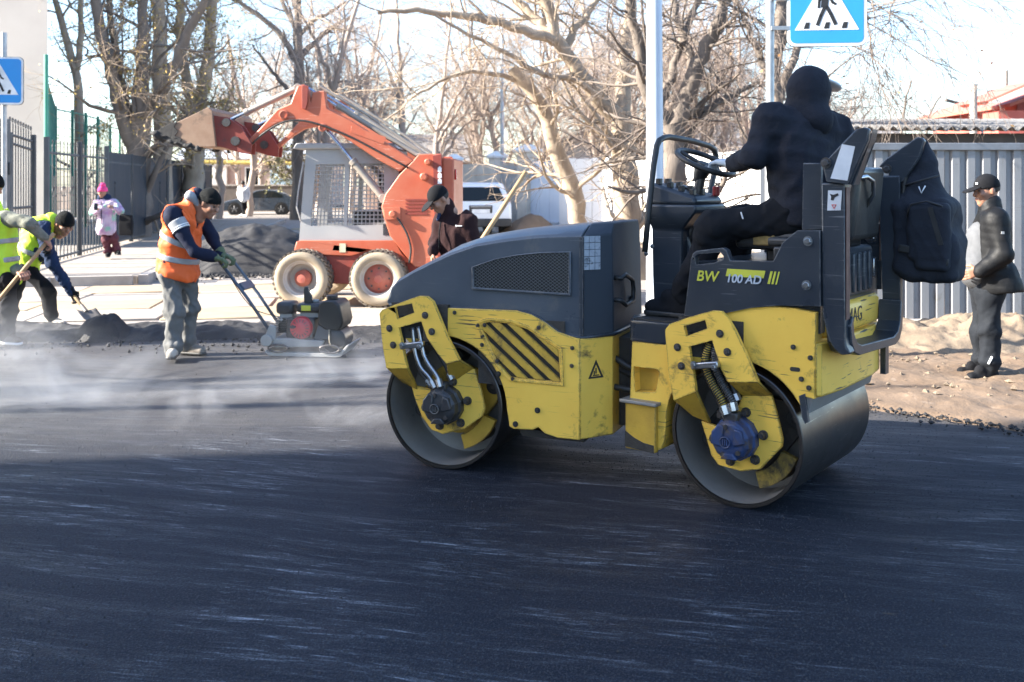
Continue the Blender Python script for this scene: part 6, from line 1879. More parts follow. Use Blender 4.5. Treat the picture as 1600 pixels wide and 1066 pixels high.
M_['tube_b'] = mat('handle_tube', (0.10, 0.125, 0.17), 0.4, 0.3)
hd = obj('handle', MB().tube([(-0.38, -0.15, 0.24), (-0.60, -0.15, 0.55), (-0.88, -0.15, 0.90), (-0.90, -0.11, 0.925), (-0.90, 0.11, 0.925), (-0.88, 0.15, 0.90), (-0.60, 0.15, 0.55), (-0.38, 0.15, 0.24)], 0.016, 8), M_['tube_b'], cmp_, C_, smooth=180)
obj('cross_brace', MB().box(-0.70, -0.62, -0.14, 0.14, 0.63, 0.66), M_['tube_b'], hd, C_ @ Matrix.Translation((-0.66, 0, 0.64)) @ Matrix.Rotation(R(50), 4, 'Y') @ Matrix.Translation((0.66, 0, -0.64)), bevel=0.004)
obj('lifting_bar', MB().prism([(-0.075, 0.47), (-0.08, 0.60), (-0.075, 0.64), (-0.035, 0.64), (-0.03, 0.60), (0.0, 0.55), (0.01, 0.47)], -0.06, -0.02), M_['c_black'], cmp_, C_, bevel=0.008)
obj('throttle_cable', MB().tube(resample([(-0.86, -0.13, 0.88), (-0.62, -0.2, 0.55), (-0.5, -0.2, 0.42), (-0.30, -0.1, 0.36)], 14).tolist(), 0.004, 5), M_['rubber'], cmp_, C_, smooth=180)

# ------------------------------------------------------------------ parked cars
M_['car_grey'] = mat('car_paint_grey', (0.085, 0.105, 0.13), 0.28, 0.3, col2=(0.075, 0.092, 0.115), vs=2, coat=0.6)
M_['car_white'] = mat('car_paint_white', (0.72, 0.74, 0.77), 0.3, col2=(0.66, 0.68, 0.71), vs=2, coat=0.5)
M_['tyre'] = mat('car_tyre', (0.03, 0.03, 0.031), 0.8)
M_['alloy'] = mat('alloy_rim', (0.36, 0.37, 0.38), 0.35, 0.7)
M_['lamp_r'] = mat('lamp_red', (0.50, 0.03, 0.035), 0.2)
M_['lamp_w'] = mat('lamp_clear', (0.62, 0.62, 0.62), 0.15)
M_['plastic'] = mat('trim_plastic', (0.035, 0.036, 0.038), 0.6)


def car(label, x, y, rz, prof, glassp, wheels, wr, W, paint, z=0.0, tail=False, s=1.0):
    """prof: side outline, x to the rear, z up; glassp: side window outlines."""
    t = thing('parked_car', label, 'car', (x, y, z))
    M = Matrix.Translation((x, y, z)) @ Matrix.Rotation(R(rz), 4, 'Z') @ Matrix.Scale(s, 4)
    zm = max(p[1] for p in prof)
    belt = zm * 0.62
    hw = W / 2

    def wide(zz):
        return hw * (1 - 0.22 * max(0, (zz - belt) / (zm - belt)) ** 1.1)
    mb = MB()
    # loft across the width so that the cabin leans in and the flanks are rounded
    rings = []
    for f in (-1, -0.93, -0.5, 0.5, 0.93, 1):
        sh_ = 0.03 if abs(f) == 1 else 0
        cx_ = sum(p[0] for p in prof) / len(prof)
        rings.append([(cx_ + (px - cx_) * (1 - sh_), f * wide(pz), pz - (sh_ * 0.5 if pz > belt else 0)) for px, pz in prof])
    mb.loft(rings)
    b = obj('body', mb, paint, t, M, bevel=0.02, smooth=40)
    for g_ in glassp:
        for sgn in (-1, 1):
            a = [(px, sgn * (wide(pz) + 0.006), pz) for px, pz in g_]
            c = [(px, sgn * (wide(pz) - 0.03), pz) for px, pz in g_]
            m2 = MB()
            n = len(g_)
            m2.add(a + c, [tuple(range(n)), tuple(range(n, 2 * n))[::-1]] + [(i, (i + 1) % n, n + (i + 1) % n, n + i) for i in range(n)])
            obj('window', m2, M_['window'], t, M)
    for wx in wheels:
        for sgn in (-1, 1):
            yy = sgn * (hw - 0.10)
            obj('wheel_arch', MB().cyl((wx, sgn * (hw - 0.05), wr), (wx, sgn * (hw + 0.012), wr), wr * 1.16, 28), M_['plastic'], t, M)
            w = obj('wheel', MB().lathe([(0.62 * wr, 0.02), (0.9 * wr, 0.0), (wr, 0.03), (wr, 0.19), (0.9 * wr, 0.22), (0.001, 0.2)], (wx, sgn * (hw + 0.025), wr), (0, -sgn, 0), 32), M_['tyre'], t, M, smooth=40)
            obj('rim', MB().lathe([(0.001, 0.015), (0.15 * wr, 0.01), (0.6 * wr, 0.03), (0.64 * wr, 0.012), (0.66 * wr, 0.03)], (wx, sgn * (hw + 0.025), wr), (0, -sgn, 0), 28), M_['alloy'], w, M, smooth=40)
            sp_ = MB()
            for k in range(5):
                a = R(72 * k + 20)
                c_, s_ = math.cos(a), math.sin(a)
                sp_.tube([(wx + 0.1 * c_, sgn * (hw + 0.02), wr + 0.1 * wr * s_), (wx + 0.6 * wr * c_, sgn * (hw + 0.016), wr + 0.6 * wr * s_)], 0.03, 5)
            obj('spokes', sp_, M_['alloy'], w, M)
    return t, M, wide


hb_prof = [(-2.0, 0.22), (-2.05, 0.45), (-1.98, 0.62), (-1.55, 0.76), (-1.02, 0.86), (-0.55, 1.12), (-0.1, 1.30), (0.35, 1.35), (0.9, 1.30), (1.45, 1.10), (1.78, 0.92), (1.92, 0.84), (1.98, 0.60), (1.94, 0.24)]
c1_, m1_, _ = car('grey hatchback parked side on near the brick house', -13.05, 51.5, 8, hb_prof, [[(-0.78, 0.90), (-0.38, 1.15), (0.05, 1.27), (0.32, 1.30), (0.32, 0.90)], [(0.38, 0.90), (0.38, 1.29), (0.85, 1.23), (1.25, 1.05), (1.28, 0.92)]], (-1.25, 1.2), 0.31, 1.75, M_['car_grey'], z=0.0, s=0.95)
obj('headlight', MB().box(-2.02, -1.8, -0.84, -0.6, 0.58, 0.68), M_['lamp_w'], c1_, m1_, bevel=0.02)
obj('tail_light', MB().box(1.78, 1.96, -0.87, -0.6, 0.72, 0.84), M_['lamp_r'], c1_, m1_, bevel=0.02)
obj('door_handle', MB().box(0.1, 0.26, -0.895, -0.87, 0.80, 0.83), M_['car_grey'], c1_, m1_)
obj('mirror', MB().box(-0.72, -0.56, -1.0, -0.86, 0.88, 1.0), M_['car_grey'], c1_, m1_, bevel=0.02)
sv_prof = [(-2.1, 0.35), (-2.15, 0.70), (-2.05, 0.92), (-1.2, 1.04), (-0.55, 1.52), (-0.2, 1.62), (1.3, 1.64), (1.72, 1.60), (1.98, 1.12), (2.06, 0.98), (2.10, 0.62), (2.06, 0.36)]
c2_, m2_, wd = car('white estate car seen from the rear beside the loader', -1.32, 30.4, -78, sv_prof, [[(-0.75, 1.10), (-0.38, 1.46), (0.2, 1.53), (0.2, 1.10)], [(0.28, 1.10), (0.28, 1.53), (1.05, 1.53), (1.05, 1.10)], [(1.15, 1.12), (1.15, 1.52), (1.5, 1.48), (1.62, 1.15)]], (-1.35, 1.32), 0.34, 1.82, M_['car_white'])
slope = lambda z: 1.98 - (z - 1.12) / 0.48 * 0.26
rw = [(-0.72, 1.10), (0.72, 1.10), (0.58, 1.50), (-0.58, 1.50)]
obj('rear_window', MB().hexa([(slope(z) + 0.012, y, z) for y, z in rw], [(slope(z) - 0.03, y, z) for y, z in rw]), M_['window'], c2_, m2_)
for sgn in (-1, 1):
    obj('tail_light', MB().hexa([(2.04, sgn * 0.70, 0.80), (2.04, sgn * 0.89, 0.80), (1.93, sgn * 0.87, 1.22), (1.97, sgn * 0.72, 1.18)], [(1.7, sgn * 0.70, 0.80), (1.7, sgn * 0.925, 0.80), (1.7, sgn * 0.885, 1.22), (1.8, sgn * 0.72, 1.18)]), M_['lamp_r'], c2_, m2_, bevel=0.015)
    obj('mirror', MB().box(-0.72, -0.58, sgn * 0.92, sgn * 1.08, 1.08, 1.24), M_['plastic'], c2_, m2_, bevel=0.03)
obj('bumper', MB().box(1.9, 2.17, -0.88, 0.88, 0.36, 0.60), M_['plastic'], c2_, m2_, bevel=0.04)
obj('plate_recess', MB().box(2.05, 2.085, -0.34, 0.34, 0.72, 0.98), M_['plastic'], c2_, m2_, bevel=0.02)
obj('number_plate', MB().box(2.085, 2.095, -0.26, 0.26, 0.76, 0.87), M_['s_white'], c2_, m2_)
obj('plate_strip', MB().box(2.07, 2.10, -0.30, 0.30, 0.92, 0.97), M_['alloy'], c2_, m2_, bevel=0.008)
obj('wiper', MB().tube([(slope(1.13) + .03, 0.0, 1.13), (slope(1.2) + .03, 0.5, 1.2)], 0.012, 5), M_['plastic'], c2_, m2_)

# ------------------------------------------------------------------ people
M_['skin'] = mat('skin', (0.34, 0.175, 0.115), 0.5, col2=(0.28, 0.14, 0.09), vs=22)
M_['hair'] = mat('hair_dark', (0.022, 0.018, 0.016), 0.6, bump=0.5, bs=160)
M_['eye'] = mat('eye', (0.06, 0.05, 0.045), 0.2)
M_['lip'] = mat('lip', (0.33, 0.14, 0.11), 0.5)
V3 = lambda p: np.array(p, float)


def unit(a):
    a = V3(a)
    return a / max(np.linalg.norm(a), 1e-9)


def head_frame(face, up=(0, 0, 1)):
    f = unit(face)
    l = unit(np.cross(V3(up), f))
    u = np.cross(f, l)
    return f, l, u


def add_head(s, c, fr, k=1.0, ears=True):
    f, l, u = fr
    Rm = np.stack([f, l, u])
    P = lambda a, b, d: V3(c) + k * (f * a + l * b + u * d)
    s.ell(P(-0.012, 0, 0.025), (0.096 * k, 0.076 * k, 0.096 * k), Rm, 0.02)
    s.ell(P(0.022, 0, -0.045), (0.070 * k, 0.060 * k, 0.078 * k), Rm, 0.03)
    s.cap(P(0.066, 0, -0.098), P(0.062, 0, -0.104), 0.024 * k, 0.024 * k, 0.03)
    s.cap(P(0.086, 0, 0.014), P(0.108, 0, -0.022), 0.010 * k, 0.0155 * k, 0.012)
    s.cap(P(0.083, 0.036, 0.030), P(0.083, -0.036, 0.030), 0.012 * k, 0.012 * k, 0.014)
    s.cap(P(0.088, 0.02, -0.060), P(0.088, -0.02, -0.060), 0.010 * k, 0.010 * k, 0.012)
    for q in (1, -1):
        s.ell(P(0.064, q * 0.043, -0.02), (0.028 * k, 0.024 * k, 0.026 * k), Rm, 0.02)
        s.ell(P(0.098, q * 0.032, 0.010), (0.016 * k, 0.016 * k, 0.011 * k), Rm, 0.012, 's')
        if ears:
            s.ell(P(-0.008, q * 0.079, -0.002), (0.020 * k, 0.011 * k, 0.034 * k), Rm, 0.008)
    s.cap(P(-0.02, 0, -0.06), P(-0.035, 0, -0.17), 0.054 * k, 0.058 * k, 0.03)


def add_eyes(par, c, fr, k=1.0):
    f, l, u = fr
    for q in (1, -1):
        e = SDF(0.004 * k + 0.0015)
        e.ell(V3(c) + k * (f * 0.0835 + l * q * 0.032 + u * 0.010), (0.010 * k, 0.014 * k, 0.009 * k), np.stack(fr))
        blob('eye', e, M_['eye'], par)
        b = SDF(0.005)
        b.cap(V3(c) + k * (f * 0.093 + l * q * 0.018 + u * 0.034), V3(c) + k * (f * 0.084 + l * q * 0.047 + u * 0.036), 0.0055 * k, 0.0045 * k)
        blob('eyebrow', b, M_['hair'], par)


def add_hand(s, w, d, n, side, curl=0.9, k=1.0, spread=1.0):
    """Palm, four curled fingers of unequal length and an opposing thumb. d: towards the fingers, n: palm normal, side: thumb side."""
    d, n = unit(d), unit(n)
    n = unit(n - d * (n @ d))
    t = unit(side)
    t = unit(t - d * (t @ d) - n * (t @ n))
    w = V3(w)
    for o in (-0.028, -0.009, 0.010, 0.028):
        s.cap(w + t * o * 0.7 * k + d * 0.01 * k, w + t * o * k + d * 0.078 * k, 0.016 * k, 0.0135 * k, 0.012)
    for o, ln in ((-0.031, 0.78), (-0.0105, 0.95), (0.0105, 1.0), (0.031, 0.92)):
        p = w + t * o * k + d * 0.082 * k
        a = 0.35 * curl
        for seg, r in ((0.044, 0.0105), (0.030, 0.0095), (0.023, 0.0085)):
            dv = d * math.cos(a) + n * math.sin(a) + t * (o * 1.2 * spread)
            q = p + unit(dv) * seg * ln * k
            s.cap(p, q, r * k, (r - 0.001) * k, 0.004)
            p = q
            a += 0.85 * curl
    b = w + t * 0.026 * k + d * 0.022 * k
    q = b + (t * 0.75 + d * 0.6 + n * 0.25) * 0.046 * k
    s.cap(b, q, 0.015 * k, 0.0125 * k, 0.008)
    q2 = q + unit(d * 0.8 + n * (0.4 + 0.5 * curl) + t * 0.1) * 0.034 * k
    s.cap(q, q2, 0.012 * k, 0.0105 * k, 0.004)


def fingers_of(J, sd):
    return unit(V3(J['wr_' + sd]) - V3(J['el_' + sd]))


def torso(s, J, dr=0.0, rs=1.0, belly=None):
    """Torso as a union of tapered capsules between the shoulders and the hips."""
    pv, ch = V3(J['pelvis']), V3(J['chest'])
    for sd in 'lr':
        hp, sh_ = V3(J['hip_' + sd]), V3(J['sh_' + sd])
        hp2 = pv + (hp - pv) * 0.75 + (ch - pv) * 0.05
        s.cap(hp2, ch + (sh_ - ch) * 0.55, 0.115 * rs + dr, 0.108 * rs + dr, 0.07)
        s.cap(ch + (sh_ - ch) * 0.2, ch + (sh_ - ch) * 0.92, 0.11 * rs + dr, 0.078 * rs + dr, 0.06)
    s.cap(pv, ch, 0.125 * rs + dr, 0.13 * rs + dr, 0.06)
    nk = V3(J['neck'])
    s.cap(ch + (nk - ch) * 0.3, nk, 0.10 * rs + dr, 0.062 * rs + dr, 0.06)
    if belly:
        s.ell(belly[0], belly[1], None, 0.08)


def arms(s, J, r=(0.072, 0.056, 0.046), dr=0.0, only='lr', k=0.04):
    for sd in only:
        a, b, c = (V3(J[q + sd]) for q in ('sh_', 'el_', 'wr_'))
        s.cap(a, b, r[0] + dr, r[1] + dr, k)
        s.cap(b, c, r[1] + dr, r[2] + dr, 0.03)


def legs(s, J, r=(0.092, 0.070, 0.062), dr=0.0, bag=True, only='lr'):
    for sd in only:
        a, b, c = (V3(J[q + sd]) for q in ('hip_', 'knee_', 'ank_'))
        s.cap(a, b, r[0] + dr, r[1] + dr, 0.03)
        s.cap(b, c, r[1] + dr, r[2] + dr, 0.03)
        if bag:
            s.ell(c + (b - c) * 0.12, (r[2] + 0.016, r[2] + 0.016, 0.05), None, 0.03)
            s.ell(b + (b - a) * 0.05, (r[1] + 0.010, r[1] + 0.010, 0.06), None, 0.03)
    if len(only) == 2:
        s.cap(V3(J['hip_l']), V3(J['hip_r']), r[0] + 0.02 + dr, r[0] + 0.02 + dr, 0.05)
        s.cap(V3(J['pelvis']), (V3(J['hip_l']) + V3(J['hip_r'])) / 2, 0.125 + dr, r[0] + 0.02 + dr, 0.05)


def boot(name, J, sd, m, par, shaft=0.16, k=1.0, sole=None):
    an, to, kn = V3(J['ank_' + sd]), V3(J['toe_' + sd]), V3(J['knee_' + sd])
    d = to - an
    d[2] = 0
    d = unit(d)
    z0 = min(to[2], an[2] - 0.06)
    s = SDF(0.008)
    heel = an - d * 0.03
    heel[2] = z0 + 0.03
    tip = an + d * 0.17 * k
    tip[2] = z0 + 0.035
    s.cap(heel, tip, 0.042 * k, 0.042 * k, 0.02)
    s.cap(heel + [0, 0, 0.03], an + d * 0.09 + [0, 0, -0.03], 0.04 * k, 0.04 * k, 0.03)
    s.cap(an + [0, 0, -0.02], an + unit(kn - an) * shaft, 0.048 * k, 0.052 * k, 0.03)
    s.cut((0, 0, z0), (0, 0, 1))
    o = blob(name, s, m, par, disp=folds(0.0025, 60, 5))
    s2 = SDF(0.008)
    s2.cap(heel + [0, 0, -0.022], tip + [0, 0, -0.026], 0.046 * k, 0.047 * k, 0.02)
    s2.cut((0, 0, z0 + 0.022), (0, 0, -1))
    s2.cut((0, 0, z0 - 0.006), (0, 0, 1))
    blob('sole', s2, sole or M_['rubber'], o)
    return o


def beanie(par, c, fr, m, k=1.0, low=0.012, slouch=0.0):
    f, l, u = fr
    Rm = np.stack(fr)
    s = SDF(0.007)
    s.ell(V3(c) + k * (-f * (0.014 + slouch) + u * 0.034), (0.110 * k, 0.090 * k, 0.106 * k), Rm)
    s.cut(V3(c) + u * low * k + f * 0.0, u - f * 0.22)
    o = blob('knit_cap', s, m, par, disp=folds(0.003, 70, 2))
    b = SDF(0.007)
    b.ell(V3(c) + k * (-f * 0.013 + u * 0.030), (0.116 * k, 0.096 * k, 0.100 * k), Rm)
    b.cut(V3(c) + u * (low - 0.004) * k, u - f * 0.22)
    b.cut(V3(c) + u * (low + 0.046) * k, -(u - f * 0.22))
    blob('cap_fold', b, m, o, disp=folds(0.002, 90, 4))
    return o


def peaked_cap(par, c, fr, m, k=1.0, low=0.03):
    f, l, u = fr
    Rm = np.stack(fr)
    s = SDF(0.007)
    s.ell(V3(c) + k * (-f * 0.012 + u * 0.030), (0.106 * k, 0.086 * k, 0.108 * k), Rm)
    s.cut(V3(c) + u * low * k, u - f * 0.05)
    o = blob('peaked_cap', s, m, par)
    v = SDF(0.006)
    v.ell(V3(c) + k * (f * 0.125 + u * 0.028), (0.078 * k, 0.070 * k, 0.011 * k), np.stack([unit(f - u * 0.22), l, unit(u + f * 0.22)]))
    blob('visor', v, m, o)
    return o


def hair_cap(par, c, fr, m, k=1.0, low=-0.03):
    f, l, u = fr
    s = SDF(0.007)
    s.ell(V3(c) + k * (-f * 0.022 + u * 0.028), (0.098 * k, 0.083 * k, 0.102 * k), np.stack(fr))
    s.cut(V3(c) + u * low * k, u + f * 0.1)
    s.cut(V3(c) + f * 0.055 * k, -f + u * 0.5)
    return blob('hair', s, m, par, disp=folds(0.003, 110, 7))


def base_body(t, J, fr, hands=(), k=1.0, ears=True, h=0.0075):
    """One continuous body: head, neck, torso, limbs and bare hands."""
    s = SDF(h)
    add_head(s, J['head'], fr, k, ears)
    s.cap(V3(J['head']) - fr[2] * 0.09 * k - fr[0] * 0.03 * k, J['neck'], 0.052 * k, 0.058 * k, 0.03)
    torso(s, J, -0.035, k)
    arms(s, J, (0.04 * k, 0.034 * k, 0.027 * k))
    legs(s, J, (0.078 * k, 0.055 * k, 0.042 * k), 0, False)
    for h_ in hands:
        add_hand(s, *h_)
    b = blob('body', s, M_['skin'], t)
    add_eyes(b, J['head'], fr, k)
    m_ = SDF(0.005)
    P = lambda a, q, d: V3(J['head']) + k * (fr[0] * a + fr[1] * q + fr[2] * d)
    m_.cap(P(0.096, 0.016, -0.058), P(0.096, -0.016, -0.058), 0.0065 * k, 0.0065 * k)
    blob('mouth', m_, M_['lip'], b)
    return b


def person(label, loc, group=None):
    return thing('person', label, 'person', loc, group)


def vest_from(J, dr, rs, hem=0.0, belly=None):
    s = SDF(0.010)
    torso(s, J, dr, rs, belly)
    return s


def strip(par, J, dr, rs, q, w, m, belly=None, name='reflective_strip', tilt=None):
    """A band round the torso at fraction q from pelvis to chest."""
    pv, ch = V3(J['pelvis']), V3(J['chest'])
    ax = unit(ch - pv) if tilt is None else unit(tilt)
    c = pv + (ch - pv) * q
    s = SDF(0.008)
    torso(s, J, dr, rs, belly)
    s.cut(c - ax * w / 2, ax)
    s.cut(c + ax * w / 2, -ax)
    return blob(name, s, m, par)


# ---- the man with the compactor, in orange
M_['hivis_o'] = mat('orange_vest', (0.80, 0.13, 0.02), 0.65, col2=(0.70, 0.10, 0.015), vs=5, bump=0.2, bs=14)
M_['hivis_y'] = mat('lime_vest', (0.55, 0.80, 0.04), 0.65, col2=(0.48, 0.70, 0.035), vs=5, bump=0.2, bs=14)
M_['reflect'] = mat('reflective_tape', (0.36, 0.37, 0.38), 0.45, 0.1, vs=20)
M_['navy'] = mat('navy_jacket', (0.008, 0.011, 0.028), 0.85, col2=(0.012, 0.016, 0.036), vs=7, bump=0.3, bs=16, spec=0.22)
M_['navy_l'] = mat('blue_jacket', (0.018, 0.034, 0.082), 0.85, col2=(0.013, 0.025, 0.06), vs=7, bump=0.3, bs=16, spec=0.22)
M_['work_grey'] = mat('grey_work_trousers', (0.10, 0.102, 0.102), 0.9, col2=(0.15, 0.15, 0.147), vs=6, dirt=(0.24, 0.225, 0.205), ds=6, da=0.22, bump=0.5, bs=22, spec=0.22)
M_['black_cloth'] = mat('black_cloth', (0.0065, 0.007, 0.009), 0.9, col2=(0.010, 0.0105, 0.013), vs=7, bump=0.3, bs=20, spec=0.22)
M_['hood_cloth'] = mat('black_fleece', (0.013, 0.0145, 0.021), 0.95, col2=(0.022, 0.024, 0.033), vs=9, dirt=(0.035, 0.036, 0.04), ds=18, da=0.25, bump=0.8, bs=16, spec=0.25)
M_['boot_dust'] = mat('dusty_boot', (0.42, 0.38, 0.33), 0.9, col2=(0.28, 0.245, 0.205), vs=12, dirt=(0.1, 0.085, 0.07), ds=10, da=0.3)
M_['boot_brown'] = mat('worn_boot', (0.13, 0.11, 0.09), 0.85, col2=(0.24, 0.21, 0.18), vs=12)
M_['glove_g'] = mat('green_glove', (0.075, 0.10, 0.045), 0.85, col2=(0.11, 0.13, 0.07), vs=20)
M_['glove_w'] = mat('white_glove', (0.50, 0.55, 0.60), 0.85, col2=(0.40, 0.45, 0.50), vs=20)
M_['knit_b'] = mat('black_knit', (0.005, 0.006, 0.0065), 0.98, bump=0.6, bs=120, spec=0.22)
M_['shirt'] = mat('shirt_grey', (0.10, 0.105, 0.115), 0.85, vs=8)
M_['grey_soft'] = mat('grey_cloth', (0.33, 0.34, 0.36), 0.85, vs=8)

J = {'pelvis':(-3.098,9.200,0.802),'chest':(-3.063,9.200,1.241),'neck':(-2.938,9.200,1.490),'head':(-2.796,9.180,1.431),'sh_r':(-3.082,9.030,1.335),'el_r':(-2.874,8.980,0.996),'wr_r':(-2.733,9.090,0.941),'sh_l':(-2.968,9.370,1.342),'el_l':(-2.827,9.400,1.099),'wr_l':(-2.725,9.320,0.948),'hip_r':(-3.134,9.115,0.787),'knee_r':(-3.094,9.100,0.448),'ank_r':(-3.100,9.100,0.102),'toe_r':(-3.060,8.900,0.050),'hip_l':(-3.049,9.285,0.771),'knee_l':(-3.019,9.320,0.444),'ank_l':(-3.068,9.360,0.101),'toe_l':(-2.874,9.300,0.015)}
t = person('worker in orange vest and black knit cap pushing the plate compactor', (-3.15, 9.2, 0))
fr = head_frame((0.88, -0.30, -0.52))
body_ = base_body(t, J, fr)
s = SDF(0.010)
torso(s, J, 0.0)
arms(s, J, (0.078, 0.062, 0.052))
s.cap(V3(J['neck']), V3(J['neck']) + [0.02, 0, 0.02], 0.075, 0.07, 0.02)
jk = blob('jacket', s, M_['navy'], t, disp=folds(0.0112, 34, 1))
s = SDF(0.009)
a, b_ = V3(J['sh_r']), V3(J['el_r'])
s.cap(a + (b_ - a) * 0.16, a + (b_ - a) * 0.44, 0.086, 0.078)
s.cut(a + (b_ - a) * 0.18, unit(b_ - a))
s.cut(a + (b_ - a) * 0.42, -unit(b_ - a))
blob('sleeve_panel', s, M_['grey_soft'], jk)
for q in (0.34, 0.39):
    s = SDF(0.006)
    s.cap(a + (b_ - a) * (q - .05), a + (b_ - a) * (q + .05), 0.087, 0.083)
    s.cut(a + (b_ - a) * q, unit(b_ - a))
    s.cut(a + (b_ - a) * (q + 0.024), -unit(b_ - a))
    blob('sleeve_stripe', s, M_['s_white'], jk)
s = SDF(0.009)
nk = V3(J['neck'])
s.cap(nk + [-0.02, -0.07, 0.01], nk + [-0.02, 0.07, 0.01], 0.045, 0.045)
s.cap(nk + [-0.02, -0.07, 0.01], nk + [0.05, -0.03, -0.07], 0.04, 0.03, 0.03)
blob('hood', s, M_['grey_soft'], jk, disp=folds(0.004, 50, 8))
s = SDF(0.010)
torso(s, J, 0.016, 1.0)
s.cap(V3(J['pelvis']) + [-0.02, 0, 0.03], V3(J['pelvis']) + [0, 0, -0.02], 0.165, 0.185, 0.06)
s.cut(V3(J['pelvis']) + [0, 0, -0.045], (0.35, 0, 1))
for sd in 'lr':
    s.cap(V3(J['sh_' + sd]), V3(J['sh_' + sd]) + (V3(J['el_' + sd]) - V3(J['sh_' + sd])) * 0.55, 0.088, 0.08, 0.015, 's')
s.cap(V3(J['neck']) + [0.05, 0, 0.03], V3(J['chest']) + [0.16, -0.02, -0.02], 0.07, 0.035, 0.02, 's')
vs_ = blob('vest', s, M_['hivis_o'], t, disp=folds(0.0112, 26, 9))
for q in (0.28, 0.66):
    strip(vs_, J, 0.023, 1.0, q, 0.05, M_['reflect'], tilt=(0.25, 0, 1) if q < .5 else (0.5, 0, 1))
s = SDF(0.010)
legs(s, J, (0.098, 0.082, 0.078))
tr = blob('trousers', s, M_['work_grey'], t, disp=folds(0.0126, 34, 12))
b1 = boot('boot', J, 'r', M_['boot_dust'], t, 0.15)
b1['label'] = 'boot caked in pale dust'
boot('boot', J, 'l', M_['boot_brown'], t, 0.15)
beanie(t, J['head'], fr, M_['knit_b'], 1.0, 0.022, 0.0)
hair_cap(t, J['head'], fr, M_['hair'], 1.0, -0.045)
for sd, th in (('r', (0.2, 1, 0.5)), ('l', (0.2, -1, 0.5))):
    s = SDF(0.0055)
    add_hand(s, J['wr_' + sd], (0.85, 0.1 if sd == 'r' else -0.1, -0.25), (-0.3, 0, -1), th, 1.25, 1.12)
    s.cap(V3(J['wr_' + sd]) - fingers_of(J, sd) * 0.04, V3(J['wr_' + sd]) + fingers_of(J, sd) * 0.02, 0.05, 0.042, 0.01)
    blob('glove', s, M_['glove_g'], t)

# ---- the man bending with a shovel
J = {'pelvis':(-5.422,11.050,0.752),'chest':(-5.256,11.000,1.082),'neck':(-5.076,10.980,1.210),'head':(-4.915,10.920,1.170),'sh_r':(-5.109,10.810,1.119),'el_r':(-4.984,10.780,0.745),'wr_r':(-4.814,10.850,0.439),'sh_l':(-5.222,11.170,1.160),'el_l':(-5.299,11.150,0.766),'wr_l':(-5.011,10.720,0.888),'hip_r':(-5.325,10.910,0.679),'knee_r':(-5.096,10.900,0.434),'ank_r':(-5.039,10.900,0.132),'toe_r':(-4.914,10.840,0.043),'hip_l':(-5.485,11.120,0.661),'knee_l':(-5.571,11.120,0.360),'ank_l':(-5.642,11.120,0.030),'toe_l':(-5.507,11.050,-0.031)}
t = person('worker bent over a shovel in lime vest, blue jacket and black cap', (-5.2, 11.0, 0))
fr = head_frame((0.62, -0.52, -0.58))
base_body(t, J, fr)
s = SDF(0.010)
torso(s, J, 0.0)
arms(s, J, (0.082, 0.066, 0.052))
blob('jacket', s, M_['navy_l'], t, disp=folds(0.0112, 34, 21))
s = SDF(0.010)
torso(s, J, 0.018)
for sd in 'lr':
    s.cap(V3(J['sh_' + sd]), V3(J['sh_' + sd]) + (V3(J['el_' + sd]) - V3(J['sh_' + sd])) * 0.5, 0.092, 0.084, 0.015, 's')
s.cut(V3(J['pelvis']), (0.9, 0, 0.6))
v_ = blob('vest', s, M_['hivis_y'], t, disp=folds(0.0108, 26, 22))
strip(v_, J, 0.025, 1.0, 0.55, 0.05, M_['reflect'])
s = SDF(0.010)
legs(s, J, (0.092, 0.074, 0.066))
blob('trousers', s, M_['black_cloth'], t, disp=folds(0.0108, 34, 23))
boot('boot', J, 'r', M_['boot_dust'], t, 0.20)
boot('boot', J, 'l', M_['boot_dust'], t, 0.20)
beanie(t, J['head'], fr, M_['knit_b'], 1.02, 0.012)
for sd, th in (('r', (0.3, 0, 1)), ('l', (0.2, 0, 1))):
    s = SDF(0.006)
    add_hand(s, J['wr_' + sd], fingers_of(J, sd), (0, -1, -0.3) if sd == 'r' else (0, -1, 0), th, 1.1, 1.05)
    s.cap(V3(J['wr_' + sd]) - fingers_of(J, sd) * 0.03, V3(J['wr_' + sd]) + fingers_of(J, sd) * 0.02, 0.042, 0.038, 0.01)
    blob('glove', s, M_['black_cloth'], t)
M_['wood'] = mat('shovel_handle', (0.42, 0.27, 0.14), 0.7, col2=(0.32, 0.20, 0.10), vs=9, st=(1, 1, 1))
M_['blade'] = mat('shovel_blade', (0.12, 0.11, 0.105), 0.6, 0.4, dirt=(0.03, 0.03, 0.03), ds=8, da=0.4)


def shovel(label, top, tip, r=0.018):
    top, tip = Vector(top), Vector(tip)
    d = (tip - top).normalized()
    t_ = thing('shovel', label, 'shovel', tuple(tip))
    neck = tip - d * 0.30
    obj('handle', MB().tube([top, top.lerp(neck, 0.5), neck], [r * 0.95, r * 1.05, r], 10), M_['wood'], t_, smooth=180)
    obj('socket', MB().tube([neck - d * 0.12, neck + d * 0.03], [r * 1.25, r * 1.5], 10), M_['blade'], t_)
    sd = d.cross(Vector((0, 0, 1))).normalized()
    n = sd.cross(d)
    g = []
    for i in range(8):
        q = i / 7
        w = 0.105 * (1 if q < 0.6 else 1 - ((q - 0.6) / 0.4) ** 2 * 0.8)
        g.append([neck + d * (0.30 * q) + sd * (w * u_) + n * (0.028 * (u_ * u_)) for u_ in np.linspace(-1, 1, 7)])
    mb_ = MB().sheet(g)
    b_ = obj('blade', mb_, M_['blade'], t_, smooth=60)
    so = b_.modifiers.new('thickness', 'SOLIDIFY')
    so.thickness = 0.004
    return t_


